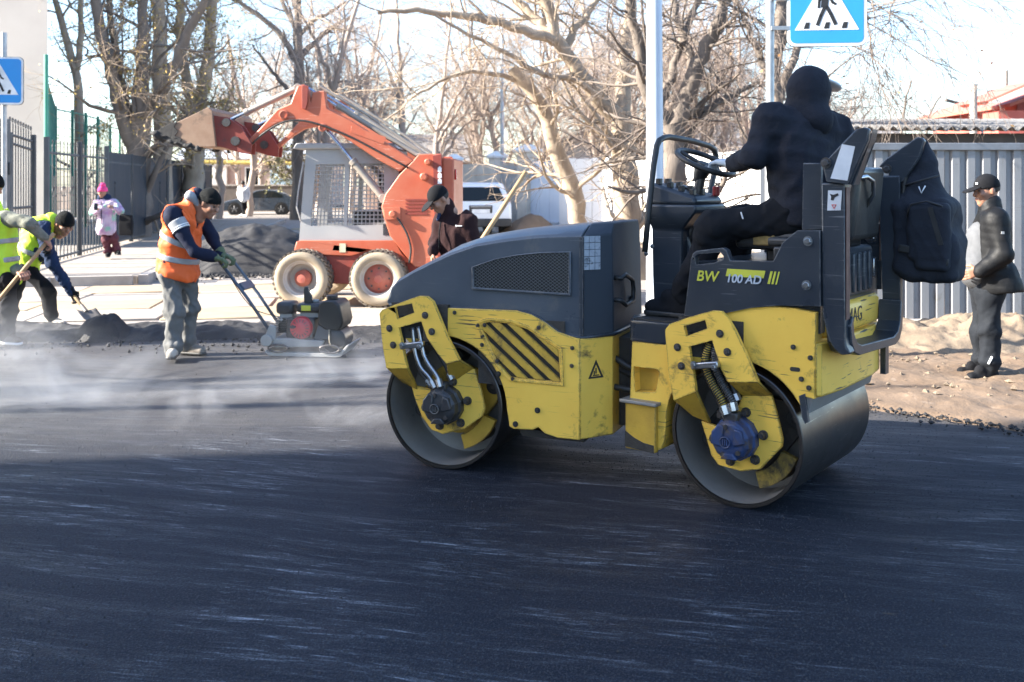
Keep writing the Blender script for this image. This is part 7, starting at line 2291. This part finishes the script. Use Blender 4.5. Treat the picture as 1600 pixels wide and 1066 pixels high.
hr, hl = V3(J['wr_r']) + fingers_of(J, 'r') * 0.06, V3(J['wr_l']) + fingers_of(J, 'l') * 0.05
dv = Vector({'q':(-4.374,10.450,0.126)}['q']) - Vector(hr)
shovel('shovel with pale wooden handle pushed into the mound by the bending worker', tuple(Vector(hr) - dv.normalized() * 0.75), tuple(Vector(hr) + dv * 1.0))

# ---- the man in lime vest at the edge
J = {'pelvis':(-5.138,10.000,0.680),'chest':(-5.177,10.000,1.092),'neck':(-5.216,10.000,1.388),'head':(-5.229,10.000,1.594),'sh_r':(-5.000,9.830,1.278),'el_r':(-4.734,9.750,1.218),'wr_r':(-4.638,9.840,1.075),'sh_l':(-5.409,10.170,1.266),'el_l':(-5.359,10.250,0.901),'wr_l':(-4.879,9.840,0.746),'hip_r':(-5.048,9.910,0.663),'knee_r':(-5.011,9.900,0.358),'ank_r':(-5.049,9.900,0.103),'toe_r':(-4.904,9.840,0.023),'hip_l':(-5.250,10.090,0.645),'knee_l':(-5.294,10.100,0.332),'ank_l':(-5.346,10.100,0.072),'toe_l':(-5.255,10.100,-0.006)}
t = person('worker in bright lime vest with camouflage sleeve and black trousers', (-5.2, 10.0, 0))
fr = head_frame((0.85, 0, -0.5))
kh = unit((0.55, 0, -0.83))
base_body(t, J, fr, [(V3(J['wr_r']), fingers_of(J, 'r'), (0, 0.4, -1), (0.4, 0.9, 0.2), 1.25, 1.05), (V3(J['wr_l']), fingers_of(J, 'l'), (0, 0.4, -1), (0.4, 0.9, 0.2), 1.25, 1.05)])
M_['camo'] = mat('camouflage', (0.10, 0.11, 0.085), 0.85, col2=(0.20, 0.20, 0.16), vs=14, dirt=(0.05, 0.055, 0.045), ds=12, da=0.5)
s = SDF(0.010)
torso(s, J, 0.0)
arms(s, J, (0.078, 0.064, 0.05))
blob('jacket', s, M_['camo'], t, disp=folds(0.0112, 36, 31))
s = SDF(0.010)
torso(s, J, 0.03)
s.cap(V3(J['pelvis']), V3(J['pelvis']) + [0, 0, -0.06], 0.17, 0.18, 0.05)
for sd in 'lr':
    s.cap(V3(J['sh_' + sd]), V3(J['sh_' + sd]) + (V3(J['el_' + sd]) - V3(J['sh_' + sd])) * 0.4, 0.09, 0.085, 0.015, 's')
s.cut(V3(J['pelvis']) + [0, 0, -0.08], (0, 0, 1))
v_ = blob('vest', s, M_['hivis_y'], t, disp=folds(0.0112, 26, 32))
for q in (0.40, 0.85):
    strip(v_, J, 0.039, 1.0, q, 0.05, M_['reflect'])
s = SDF(0.010)
legs(s, J, (0.098, 0.082, 0.076))
blob('trousers', s, M_['black_cloth'], t, disp=folds(0.0108, 34, 33))
for sd in 'rl':
    boot('shoe', J, sd, M_['black_cloth'], t, 0.06, sole=M_['s_white'])
beanie(t, J['head'], fr, M_['knit_b'], 1.0, 0.01)
ha = V3(J['wr_r']) + fingers_of(J, 'r') * 0.05
hb_ = V3(J['wr_l']) + fingers_of(J, 'l') * 0.05
dv = Vector(hb_) - Vector(ha)
shovel('shovel with short wooden handle held across by the worker in lime vest', tuple(Vector(ha) - dv.normalized() * 0.10), tuple(Vector(ha) + dv.normalized() * 1.25), 0.021)

# ---- the man in a brown fleece behind the bonnet
J = {'pelvis':(-0.462,9.200,0.779),'chest':(-0.521,9.200,1.134),'neck':(-0.604,9.190,1.383),'head':(-0.672,9.150,1.467),'sh_r':(-0.666,9.240,1.263),'el_r':(-0.712,9.220,1.074),'wr_r':(-0.727,9.100,0.999),'sh_l':(-0.395,9.150,1.278),'el_l':(-0.346,9.120,1.039),'wr_l':(-0.387,8.980,0.845),'hip_r':(-0.525,9.260,0.749),'knee_r':(-0.548,9.250,0.405),'ank_r':(-0.514,9.280,0.054),'toe_r':(-0.628,9.200,-0.015),'hip_l':(-0.400,9.140,0.761),'knee_l':(-0.410,9.100,0.413),'ank_l':(-0.377,9.140,0.066),'toe_l':(-0.513,9.050,-0.000)}
t = person('man in dark brown fleece and black peaked cap looking down beside the loader', (-0.5, 9.2, 0))
fr = head_frame((-0.72, -0.42, -0.62))
base_body(t, J, fr, [(V3(J['wr_r']) + [0, 0, -0.01], (-0.05, -0.1, -1), (1, 0.1, 0), (-0.2, -1, 0), 0.55, 1.0), (V3(J['wr_l']), (-0.3, -0.1, -1), (0.2, 1, 0), (-1, 0, 0), 0.6, 1.0)])
M_['brown_fl'] = mat('brown_fleece', (0.022, 0.0088, 0.0095), 0.98, col2=(0.030, 0.0135, 0.014), vs=8, bump=0.3, bs=40, spec=0.22)
s = SDF(0.010)
torso(s, J, 0.0, 1.0)
arms(s, J, (0.080, 0.066, 0.050))
nk = V3(J['neck'])
s.cap(nk + [0.015, 0, -0.01], nk + [0.0, 0, 0.035], 0.074, 0.070, 0.02)
jk = blob('fleece_jacket', s, M_['brown_fl'], t, disp=folds(0.0112, 34, 41))
s = SDF(0.007)
cf_ = V3(J['chest'])
s.cap(nk + [-0.06, -0.045, -0.03], nk + [-0.078, -0.07, -0.10], 0.020, 0.014)
blob('shirt_collar', s, M_['navy_l'], t)
zp = MB().tube([tuple(nk + V3(q)) for q in ((-0.05, -0.10, -0.12), (-0.06, -0.125, -0.22), (-0.06, -0.135, -0.36))], 0.007, 5)
obj('zip', zp, M_['black_cloth'], jk, smooth=180)
lg = V3(J['sh_l']) * 0.45 + V3(J['chest']) * 0.55
obj('chest_mark', MB().box(-0.02, 0.03, -0.004, 0.004, -0.004, 0.004).box(-0.032, -0.022, -0.004, 0.004, -0.008, 0.009), M_['s_white'], jk, Matrix.Translation(tuple(lg + V3((-0.02, -0.122, 0.03)))) @ Matrix.Rotation(R(-12), 4, 'Z'))
s = SDF(0.011)
legs(s, J, (0.098, 0.08, 0.074))
blob('trousers', s, M_['black_cloth'], t, disp=folds(0.0108, 34, 42))
for sd in 'rl':
    boot('boot', J, sd, M_['boot_brown'], t, 0.12)
M_['cap_b'] = mat('black_cap', (0.006, 0.0065, 0.009), 0.85, bump=0.2, bs=120, spec=0.22)
peaked_cap(t, J['head'], fr, M_['cap_b'], 1.0, 0.024)
hair_cap(t, J['head'], fr, M_['hair'], 0.98, -0.03)
shovel('long wooden shovel standing aslant beside the man in brown fleece', {'q':(0.136,9.600,1.731)}['q'], (-0.97, 9.55, 0.02), 0.023)

# ---- the man in black by the corrugated fence
J = {'pelvis':(3.977,8.280,0.756),'chest':(3.988,8.280,1.161),'neck':(3.977,8.280,1.428),'head':(3.951,8.280,1.556),'sh_l':(3.943,8.100,1.328),'el_l':(3.971,8.030,1.041),'wr_l':(3.803,8.080,0.902),'sh_r':(4.064,8.460,1.315),'el_r':(4.152,8.530,1.005),'wr_r':(3.948,8.480,0.866),'hip_l':(3.937,8.195,0.728),'knee_l':(3.934,8.190,0.412),'ank_l':(3.939,8.190,0.112),'toe_l':(3.741,8.160,-0.014),'hip_r':(3.986,8.365,0.710),'knee_r':(3.961,8.380,0.384),'ank_r':(3.970,8.400,0.106),'toe_r':(3.786,8.400,-0.013)}
t = person('man in black quilted jacket and black cap standing by the corrugated fence', (3.97, 8.28, 0))
fr = head_frame((-1, -0.12, -0.16))
base_body(t, J, fr, [(V3(J['wr_l']), (-0.9, 0.25, -0.3), (0.2, 1, 0), (-0.3, 0, 1), 0.6, 1.0)])
M_['quilt'] = mat('black_quilted', (0.0045, 0.005, 0.006), 0.6, col2=(0.007, 0.0075, 0.009), vs=9, bump=0.25, bs=26, spec=0.22)
s = SDF(0.010)
torso(s, J, 0.012, 1.04)
arms(s, J, (0.088, 0.076, 0.060))
pv = V3(J['pelvis'])
s.cap(pv + [0.03, -0.10, 0.10], pv + [0.05, -0.12, 0.0], 0.15, 0.155, 0.05)
s.cap(pv + [0.03, 0.10, 0.10], pv + [0.05, 0.12, 0.0], 0.15, 0.155, 0.05)
s.cap(V3(J['neck']) + [0.015, 0, -0.02], V3(J['neck']) + [0.01, 0, 0.03], 0.082, 0.078, 0.03)
s.cut(pv + [0, 0, -0.035], (-0.08, 0, 1))
s.cap(V3(J['chest']) + [-0.26, -0.02, 0.12], pv + [-0.26, -0.02, 0.05], 0.15, 0.17, 0.02, 's')


def quilted(X, Y, Z):
    return folds(0.004, 30, 51)(X, Y, Z) - 0.0020 * np.abs(np.sin(Z * 52 + 0.4 * np.sin(Y * 9)))


jk = blob('quilted_jacket', s, M_['quilt'], t, disp=quilted)
obj('sleeve_badge', MB().box(-0.012, 0.012, -0.003, 0.003, -0.010, 0.010), M_['reflect'], jk, Matrix.Translation(tuple(V3(J['sh_l']) * 0.62 + V3(J['el_l']) * 0.38 + V3((-0.01, -0.087, 0)))))
s = SDF(0.009)
s.ell(V3(J['chest']) + [-0.09, 0, -0.10], (0.12, 0.15, 0.24), None)
s.ell(V3(J['pelvis']) + [-0.09, 0, 0.14], (0.16, 0.16, 0.17), None, 0.06)
blob('grey_shirt', s, M_['shirt'], t, disp=folds(0.003, 30, 52))
M_['track'] = mat('grey_track_trousers', (0.013, 0.016, 0.021), 0.85, col2=(0.010, 0.012, 0.016), vs=6, bump=0.3, bs=20, spec=0.22)
s = SDF(0.010)
legs(s, J, (0.100, 0.084, 0.070))
tr = blob('trousers', s, M_['track'], t, disp=folds(0.0096, 32, 53))
q1, q2 = V3(J['knee_l']), V3(J['ank_l'])
obj('side_stripe', MB().tube([tuple(q1 * .3 + q2 * .7 + V3((-0.02, -0.082, 0))), tuple(q2 + V3((-0.05, -0.078, 0.03)))], 0.009, 6), M_['s_white'], tr)
M_['sole_t'] = mat('gum_sole', (0.42, 0.27, 0.12), 0.7)
boot('shoe', J, 'l', M_['black_cloth'], t, 0.07, 1.0, M_['sole_t'])
boot('shoe', J, 'r', M_['black_cloth'], t, 0.07)
cp_ = peaked_cap(t, J['head'], fr, M_['cap_b'], 1.02, 0.020)
obj('cap_badge', MB().box(-0.003, 0.003, -0.009, 0.009, -0.008, 0.008), M_['s_white'], cp_, Matrix.Translation(tuple(V3(J['head']) + fr[0] * 0.092 + fr[2] * 0.075 + fr[1] * 0.03)) @ Matrix.Rotation(R(35), 4, 'Z'))
hair_cap(t, J['head'], fr, M_['hair'], 0.98, -0.025)

# ---- the girl on the footway
J = {'pelvis':(-8.002,19.600,0.838),'chest':(-8.002,19.600,1.128),'neck':(-8.039,19.600,1.330),'head':(-8.057,19.550,1.444),'sh_r':(-8.170,19.550,1.217),'el_r':(-8.216,19.480,1.043),'wr_r':(-8.061,19.350,1.084),'sh_l':(-7.817,19.580,1.229),'el_l':(-7.684,19.500,1.068),'wr_l':(-7.750,19.380,1.121),'hip_r':(-8.036,19.560,0.789),'knee_r':(-7.981,19.550,0.512),'ank_r':(-7.964,19.600,0.232),'toe_r':(-7.911,19.440,0.168),'hip_l':(-7.942,19.640,0.785),'knee_l':(-7.850,19.600,0.535),'ank_l':(-7.811,19.660,0.278),'toe_l':(-7.718,19.520,0.212)}
t = person('girl in pastel coat, pink knit hat and maroon trousers on the footway', (-8.0, 19.6, 0.12))
fr = head_frame((-0.25, -0.95, -0.22))
base_body(t, J, fr, [(V3(J['wr_r']), (-0.1, -0.5, 0.85), (0.6, 0.6, 0), (0.5, -0.6, 0), 0.8, 0.85), (V3(J['wr_l']), (-0.5, -0.6, 0.4), (0, 0.6, -0.5), (0, -0.5, 0.7), 0.8, 0.85)], 0.88, h=0.010)
pc = bpy.data.materials.new('pastel_coat')
nt_ = NT(pc)
v_ = nt_.coord()
c_ = nt_.mix(nt_.ramp(nt_.noise(v_, 4.5, 3), 0.42, 0.52), c4((0.36, 0.21, 0.36)), c4((0.46, 0.36, 0.48)))
c_ = nt_.mix(nt_.ramp(nt_.noise(nt_.n('ShaderNodeMapping', Vector=v_, Location=(3, 1, 2)).outputs[0], 4.2, 3), 0.52, 0.58), c_, c4((0.20, 0.40, 0.33)))
b_ = nt_.n('ShaderNodeBsdfPrincipled', Base_Color=c_, Roughness=0.5)
o_ = nt_.n('ShaderNodeOutputMaterial')
nt_.t.links.new(b_.outputs[0], o_.inputs[0])
s = SDF(0.012)
torso(s, J, 0.0, 0.95)
s.cap(V3(J['pelvis']) + [0, 0, 0.1], V3(J['pelvis']) + [0, 0, -0.14], 0.16, 0.19, 0.06)
arms(s, J, (0.075, 0.066, 0.05))
s.cut(V3(J['pelvis']) + [0, 0, -0.24], (0, 0, 1))
ck = blob('coat', s, pc, t, disp=folds(0.0096, 30, 61))
s = SDF(0.010)
s.cap(V3(J['neck']) + [-0.06, 0, 0], V3(J['neck']) + [0.06, 0, 0], 0.075, 0.075)
blob('scarf', s, M_['navy_l'], ck)
obj('zip', MB().tube([tuple(V3(J['neck']) + [-0.01, -0.12, -0.06]), tuple(V3(J['pelvis']) + [-0.02, -0.19, -0.02])], 0.008, 5), M_['navy'], ck)
M_['maroon'] = mat('maroon_cloth', (0.10, 0.022, 0.035), 0.85, vs=7)
s = SDF(0.012)
legs(s, J, (0.085, 0.075, 0.068))
blob('trousers', s, M_['maroon'], t, disp=folds(0.0126, 30, 62))
for sd in 'rl':
    boot('shoe', J, sd, M_['black_cloth'], t, 0.06, 0.95)
M_['pink'] = mat('pink_knit', (0.80, 0.06, 0.24), 0.9, bump=0.4, bs=90)
bn = beanie(t, J['head'], fr, M_['pink'], 0.95, 0.008)
s = SDF(0.008)
s.ell(V3(J['head']) + [0.005, 0, 0.135], (0.06, 0.06, 0.05))
blob('hat_crown', s, M_['pink'], bn)
ph = V3(J['wr_r']) + [0.0, -0.10, 0.07]
tag(obj('phone', MB().box(-0.035, 0.035, -0.005, 0.005, -0.065, 0.065), M_['s_black'], None, Matrix.Translation(tuple(ph)) @ Matrix.Rotation(R(20), 4, 'Z') @ Matrix.Rotation(R(-15), 4, 'X'), bevel=0.004, org=tuple(ph)), 'dark phone held up by the girl in the pastel coat', 'phone')
bg_ = [(-7.533,0.796)][0]
tb = thing('tote_bag', 'black tote bag hanging from the girl on the footway', 'bag', (bg_[0], 19.4, 0.5))
obj('bag_body', MB().loft([[(bg_[0] + a * w, 19.4 + b * d, z) for a, b in ((-1, -1), (1, -1), (1, 1), (-1, 1))] for w, d, z in ((0.13, 0.03, bg_[1] - 0.20), (0.135, 0.05, bg_[1]), (0.12, 0.025, bg_[1] + 0.20))]), M_['black_cloth'], tb, bevel=0.015)
obj('bag_strap', MB().tube(resample([(bg_[0] - 0.1, 19.4, bg_[1] + 0.19), tuple(V3(J['el_l']) + V3((0.02, -0.05, -0.06))), (bg_[0] + 0.08, 19.4, bg_[1] + 0.19)], 9).tolist(), 0.009, 6), M_['black_cloth'], tb, smooth=180)

# ---- the far walker in white
J = {'pelvis':(-12.681,47.000,0.833),'chest':(-12.681,47.000,1.166),'neck':(-12.681,47.000,1.438),'head':(-12.711,47.000,1.590),'sh_r':(-12.892,47.000,1.378),'el_r':(-12.953,47.000,1.106),'wr_r':(-12.892,47.000,0.863),'sh_l':(-12.499,47.000,1.378),'el_l':(-12.439,47.000,1.106),'wr_l':(-12.469,47.000,0.863),'hip_r':(-12.741,47.000,0.803),'knee_r':(-12.711,47.000,0.470),'ank_r':(-12.650,47.000,0.137),'toe_r':(-12.533,46.900,0.019),'hip_l':(-12.620,47.000,0.803),'knee_l':(-12.617,47.100,0.468),'ank_l':(-12.792,47.300,0.158),'toe_l':(-12.883,47.300,0.036)}
t = person('distant walker in white jacket and dark trousers beside the grey car', (-12.7, 47, 0))
fr = head_frame((0.3, 1, -0.1))
base_body(t, J, fr, (), 1.0, h=0.014)
s = SDF(0.016)
torso(s, J, 0.02)
arms(s, J, (0.08, 0.07, 0.055))
blob('jacket', s, M_['s_white'], t)
s = SDF(0.016)
legs(s, J)
blob('trousers', s, M_['black_cloth'], t)
for sd in 'rl':
    boot('shoe', J, sd, M_['s_white'], t, 0.05)
hair_cap(t, J['head'], fr, M_['hair'], 1.1, -0.06)

# ---- the roller driver, seen from behind
RW = lambda x, y, z: tuple(RM @ Vector((x, y, z)))
lw_ = Vector([(-0.193,1.752)][0])
RWp = lambda w, q: RW(q[0][0], w, q[0][1])
J = dict(pelvis=RW(0.20, 0.50, 1.455), chest=RW(0.17, 0.50, 1.72), neck=RW(0.18, 0.50, 1.96), head=RW(0.20, 0.52, 2.085),
         sh_l=RWp(0.31, [(0.055,1.940)]), el_l=RWp(0.23, [(0.009,1.752)]), wr_l=RWp(0.375, [(-0.178,1.724)]),
         sh_r=RWp(0.68, [(0.280,1.888)]), el_r=RW(0.30, 0.84, 1.60), wr_r=RW(0.10, 0.80, 1.46),
         hip_l=RW(0.16, 0.38, 1.45), knee_l=RW(-0.20, 0.21, 1.385), ank_l=RW(-0.385, 0.20, 1.03), toe_l=RW(-0.58, 0.20, 0.902),
         hip_r=RW(0.17, 0.60, 1.44), knee_r=RW(-0.26, 0.66, 1.40), ank_r=RW(-0.34, 0.70, 1.02), toe_r=RW(-0.55, 0.72, 0.902))
t = person('roller driver in black hooded top seen from behind at the wheel', RW(0.2, 0.5, 1.36))
fw = RM.to_3x3() @ Vector((0.34, 0.92, -0.12))
fr = head_frame(tuple(fw))
rgt = RM.to_3x3()
base_body(t, J, fr)
s = SDF(0.010)
torso(s, J, 0.0, 1.04)
arms(s, J, (0.074, 0.064, 0.05))
s.cap(RW(0.19, 0.42, 1.46), RW(0.19, 0.58, 1.46), 0.165, 0.165, 0.06)
Rr3 = np.array(RM.to_3x3()).T
s.ell(RW(0.17, 0.50, 1.74), (0.155, 0.235, 0.215), Rr3, 0.10)
s.ell(RW(0.18, 0.50, 1.57), (0.150, 0.205, 0.20), Rr3, 0.10)
s.cap(V3(J['sh_l']) + V3(tuple(RM.to_3x3() @ Vector((0.01, 0.04, 0)))), V3(J['neck']) - [0, 0, 0.03], 0.078, 0.09, 0.09)
s.cap(V3(J['sh_r']) + V3(tuple(RM.to_3x3() @ Vector((-0.01, -0.04, 0)))), V3(J['neck']) - [0, 0, 0.03], 0.078, 0.09, 0.09)
s.cut(RW(0.2, 0.5, 1.40), (0, 0, 1))
jk = blob('hooded_top', s, M_['hood_cloth'], t, disp=folds(0.011, 36, 75))
s = SDF(0.009)
hc = V3(J['head'])
f, l, u = fr
s.ell(hc - f * 0.02 + u * 0.03, (0.120, 0.108, 0.122), np.stack(fr), 0.02)
s.cap(hc - f * 0.035 + u * 0.00, V3(J['neck']) - f * 0.02, 0.090, 0.088, 0.05)
s.cap(V3(J['neck']) - l * 0.09 - f * .02 - u * 0.02, V3(J['neck']) + l * 0.09 - f * .02 - u * 0.02, 0.082, 0.082, 0.08)
s.ell(hc + f * 0.150 - u * 0.01, (0.075, 0.062, 0.095), np.stack(fr), 0.03, 's')
blob('hood', s, M_['hood_cloth'], jk, disp=folds(0.004, 40, 72))
vz = SDF(0.007)
vz.ell(hc + f * 0.125 + u * 0.075, (0.075, 0.07, 0.016), np.stack([unit(f - u * 0.3), l, unit(u + f * 0.3)]))
blob('cap_visor', vz, M_['s_white'], t)
s = SDF(0.010)
legs(s, J, (0.105, 0.086, 0.066))
tr = blob('trousers', s, M_['black_cloth'], t, disp=folds(0.0108, 30, 73))
kn, hp_ = V3(J['knee_l']), V3(J['hip_l'])
pm_ = kn * 0.55 + hp_ * 0.45 + V3(tuple(rgt @ Vector((0, -0.103, 0.02))))
obj('pocket_trim', MB().tube([tuple(pm_), tuple(pm_ + V3(tuple(rgt @ Vector((-0.012, 0, 0.035)))))], 0.004, 5), M_['s_white'], tr)
for sd in 'lr':
    boot('shoe', J, sd, M_['black_cloth'], t, 0.10, 1.1)
s = SDF(0.0055)
add_hand(s, J['wr_l'], tuple(rgt @ Vector((-0.95, 0.25, 0.15))), tuple(rgt @ Vector((0.1, 0.1, -1))), tuple(rgt @ Vector((0.2, 1, 0))), 1.05, 1.12)
s.cap(V3(J['wr_l']) - fingers_of(J, 'l') * 0.04, V3(J['wr_l']) + fingers_of(J, 'l') * 0.01, 0.044, 0.04, 0.01)
blob('glove', s, M_['glove_w'], t)
s = SDF(0.007)
add_hand(s, J['wr_r'], tuple(rgt @ Vector((-0.9, -0.1, -0.3))), (0, 0, -1), tuple(rgt @ Vector((0, -1, 0))), 0.7, 1.1)
blob('glove', s, M_['glove_w'], t)

# ---- the rucksack on the roll bar
M_['bag'] = mat('rucksack_cloth', (0.018, 0.021, 0.029), 0.9, col2=(0.027, 0.030, 0.040), vs=5, bump=0.35, bs=60, spec=0.3)
BX = lambda pts, w: [(x, w, z) for x, z in pts]
bgp = [(0.623,1.850),(0.540,1.691),(0.516,1.580),(0.498,1.430),(0.516,1.195),(0.588,1.118),(0.688,1.103),(0.807,1.197),(0.819,1.305),(0.785,1.400),(0.751,1.593),(0.699,1.702),(0.653,1.800)]
bc = RW(0.62, 1.0, 1.45)
bag = thing('rucksack', 'navy black rucksack hanging from the far roll bar flap', 'rucksack', RW(0.6, 0.95, 1.15))
Rr3 = np.array(RM.to_3x3()).T
s = SDF(0.009)
lc_ = lambda x, y, z: RW(x, y, z)
s.box(lc_(0.655, 1.0, 1.33), (0.10, 0.085, 0.16), 0.05, Rr3, 0.03)
s.box(lc_(0.70, 1.0, 1.22), (0.09, 0.09, 0.08), 0.05, Rr3, 0.05)
s.cap(lc_(0.60, 1.0, 1.55), lc_(0.635, 1.0, 1.70), 0.10, 0.06, 0.08)
s.cap(lc_(0.70, 1.0, 1.52), lc_(0.655, 1.0, 1.70), 0.07, 0.05, 0.06)
s.cap(lc_(0.64, 1.0, 1.74), lc_(0.645, 1.0, 1.84), 0.05, 0.02, 0.05)
bb = blob('bag_body', s, M_['bag'], bag, disp=folds(0.0096, 26, 81))
s = SDF(0.008)
s.box(lc_(0.70, 0.87, 1.36), (0.075, 0.01, 0.12), 0.035, Rr3, 0.02)
s.box(lc_(0.72, 0.87, 1.24), (0.06, 0.012, 0.05), 0.03, Rr3, 0.02)
pk_ = blob('front_pocket', s, M_['bag'], bag, disp=folds(0.004, 30, 82))
obj('pocket_zip', MB().tube([lc_(0.60, 0.838, 1.44), lc_(0.62, 0.832, 1.505), lc_(0.70, 0.828, 1.525), lc_(0.775, 0.832, 1.50), lc_(0.80, 0.84, 1.42)], 0.006, 6), M_['rubber'], pk_, smooth=180)
obj('top_zip', MB().tube([lc_(0.545, 0.93, 1.60), lc_(0.60, 0.895, 1.615), lc_(0.68, 0.893, 1.64), lc_(0.735, 0.93, 1.66)], 0.006, 6), M_['rubber'], bag, smooth=180)
obj('strap', MB().hexa([lc_(0.705, 0.822, 1.49), lc_(0.73, 0.822, 1.495), lc_(0.785, 0.82, 1.30), lc_(0.76, 0.82, 1.295)], [lc_(0.705, 0.83, 1.49), lc_(0.73, 0.83, 1.495), lc_(0.785, 0.83, 1.30), lc_(0.76, 0.83, 1.295)]), M_['rubber'], bag)
for (x, z) in ((0.585, 1.27), (0.775, 1.21)):
    obj('buckle', MB().box(-0.03, 0.03, -0.012, 0.012, -0.02, 0.02), M_['rubber'], bag, RM @ Matrix.Translation((x, 0.845, z)) @ Matrix.Rotation(R(8), 4, 'Y'), bevel=0.005)
obj('metal_loop', MB().tube([lc_(0.645, 0.888, 1.60), lc_(0.66, 0.88, 1.565), lc_(0.678, 0.888, 1.605)], 0.004, 6), M_['s_white'], bag, smooth=180)
obj('shoulder_strap', MB().tube(resample([lc_(0.65, 0.98, 1.84), lc_(0.60, 0.94, 1.86), lc_(0.56, 0.92, 1.62), lc_(0.54, 0.92, 1.35), lc_(0.58, 0.94, 1.18)], 16).tolist(), 0.014, 6), M_['rubber'], bag, smooth=180)

# ------------------------------------------------------------------ steam rising from the hot mat
def steam(name, label, x0, x1, y0, y1, z1, dens, seed, sc):
    mb = MB().box(x0, x1, y0, y1, 0.004, z1)
    m = bpy.data.materials.new('steam')
    t = NT(m)
    g = t.n('ShaderNodeTexCoord').outputs['Generated']
    sp = t.n('ShaderNodeSeparateXYZ', _0=g)
    v = t.n('ShaderNodeMapping', Vector=t.n('ShaderNodeTexCoord').outputs['Object'], Location=(seed, seed * 2, 0), Scale=sc).outputs[0]
    n = t.ramp(t.noise(v, 1.0, 5, 0.6, 0.8), 0.50, 0.80)
    def edge(c, w):
        a = t.ramp(c, 0.0, w)
        b = t.ramp(c, 1.0, 1.0 - w)
        return t.math('MULTIPLY', a, b)
    e = t.math('MULTIPLY', edge(sp.outputs[0], 0.25), edge(sp.outputs[1], 0.3))
    up = t.math('POWER', t.ramp(sp.outputs[2], 1.0, 0.0), 1.6)
    d = t.math('MULTIPLY', t.math('MULTIPLY', n, e), t.math('MULTIPLY', up, dens))
    pv = t.n('ShaderNodeVolumePrincipled', Color=c4((0.93, 0.95, 1.0)), Density=d, Anisotropy=0.2)
    o = t.n('ShaderNodeOutputMaterial')
    t.t.links.new(pv.outputs[0], o.inputs['Volume'])
    ob = obj(name, mb, m, None, smooth=0)
    ob['kind'] = 'stuff'
    return ob


steam('steam', '', -6.2, -1.4, 6.3, 9.0, 0.75, 1.8, 3.0, (1.3, 1.0, 2.2))
steam('steam', '', -2.2, 0.4, 6.1, 8.6, 0.6, 2.4, 9.0, (1.4, 1.0, 2.2))


# ------------------------------------------------------------------ loose crumbs and stones
def stones(name, n, pick, smin, smax, m):
    o8 = np.array([(1, 0, 0), (-1, 0, 0), (0, 1, 0), (0, -1, 0), (0, 0, 1), (0, 0, -1)], float)
    f8 = np.array([(0, 2, 4), (2, 1, 4), (1, 3, 4), (3, 0, 4), (2, 0, 5), (1, 2, 5), (3, 1, 5), (0, 3, 5)])
    P = np.array([pick() for _ in range(n)])
    sz = smin + (smax - smin) * rng.random((n, 1, 1)) ** 2.5
    V = o8[None] * sz * rng.uniform(0.6, 1.2, (n, 6, 1))
    a = rng.uniform(0, 6.28, n)
    c, s_ = np.cos(a)[:, None], np.sin(a)[:, None]
    V = np.stack([V[..., 0] * c - V[..., 1] * s_, V[..., 0] * s_ + V[..., 1] * c, V[..., 2] * 0.75], -1) + P[:, None, :] + np.array([0, 0, 0.35]) * sz
    Q = (f8[None] + (np.arange(n) * 6)[:, None, None]).reshape(-1, 3)
    o = link_mesh(name, V.reshape(-1, 3).tolist(), Q.tolist(), m, None, 0)
    o['kind'] = 'stuff'
    return o


def along_edge():
    y = rnd.uniform(5.6, 8.6)
    x = float(np.interp(y, [5.2, 6.0, 6.47, 7.1, 8.2, 10.9], [5.2, 3.95, 3.33, 2.56, 2.1, 1.9]))
    return (x + rnd.gauss(0.05, 0.16), y + rnd.gauss(0, 0.1), 0.012)


stones('asphalt_crumbs', 1500, along_edge, 0.006, 0.026, M_['loose'])
stones('asphalt_crumbs', 1600, lambda: (rnd.uniform(-6.4, 0.5), 10.3 + rnd.gauss(0, 0.42), 0.004), 0.006, 0.028, M_['loose'])
stones('asphalt_crumbs', 380, lambda: (rnd.uniform(-3.5, 4.5), rnd.uniform(3.4, 9.5), 0.0), 0.003, 0.009, M_['loose'])
stones('soil_stones', 900, lambda: (rnd.uniform(2.6, 7.5), rnd.uniform(7.2, 10.8), 0.03), 0.008, 0.04, M_['sand'])
stones('heap_crumbs', 700, lambda: (-4.85 + rnd.gauss(0, 1.3), 17.2 + abs(rnd.gauss(0, 0.5)) * -1 + 0.3, 0.01), 0.012, 0.05, M_['loose'])



def near_mat():
    y = 3.15 + 3.9 * rnd.random() ** 1.6
    return (rnd.uniform(-0.56, 0.56) * y, y, -0.0012)


M_['aggregate'] = mat('bitumen_stone', (0.007, 0.009, 0.0145), 0.65, col2=(0.022, 0.025, 0.032), vs=60)
stones('asphalt_aggregate', 42000, near_mat, 0.0020, 0.0052, M_['aggregate'])
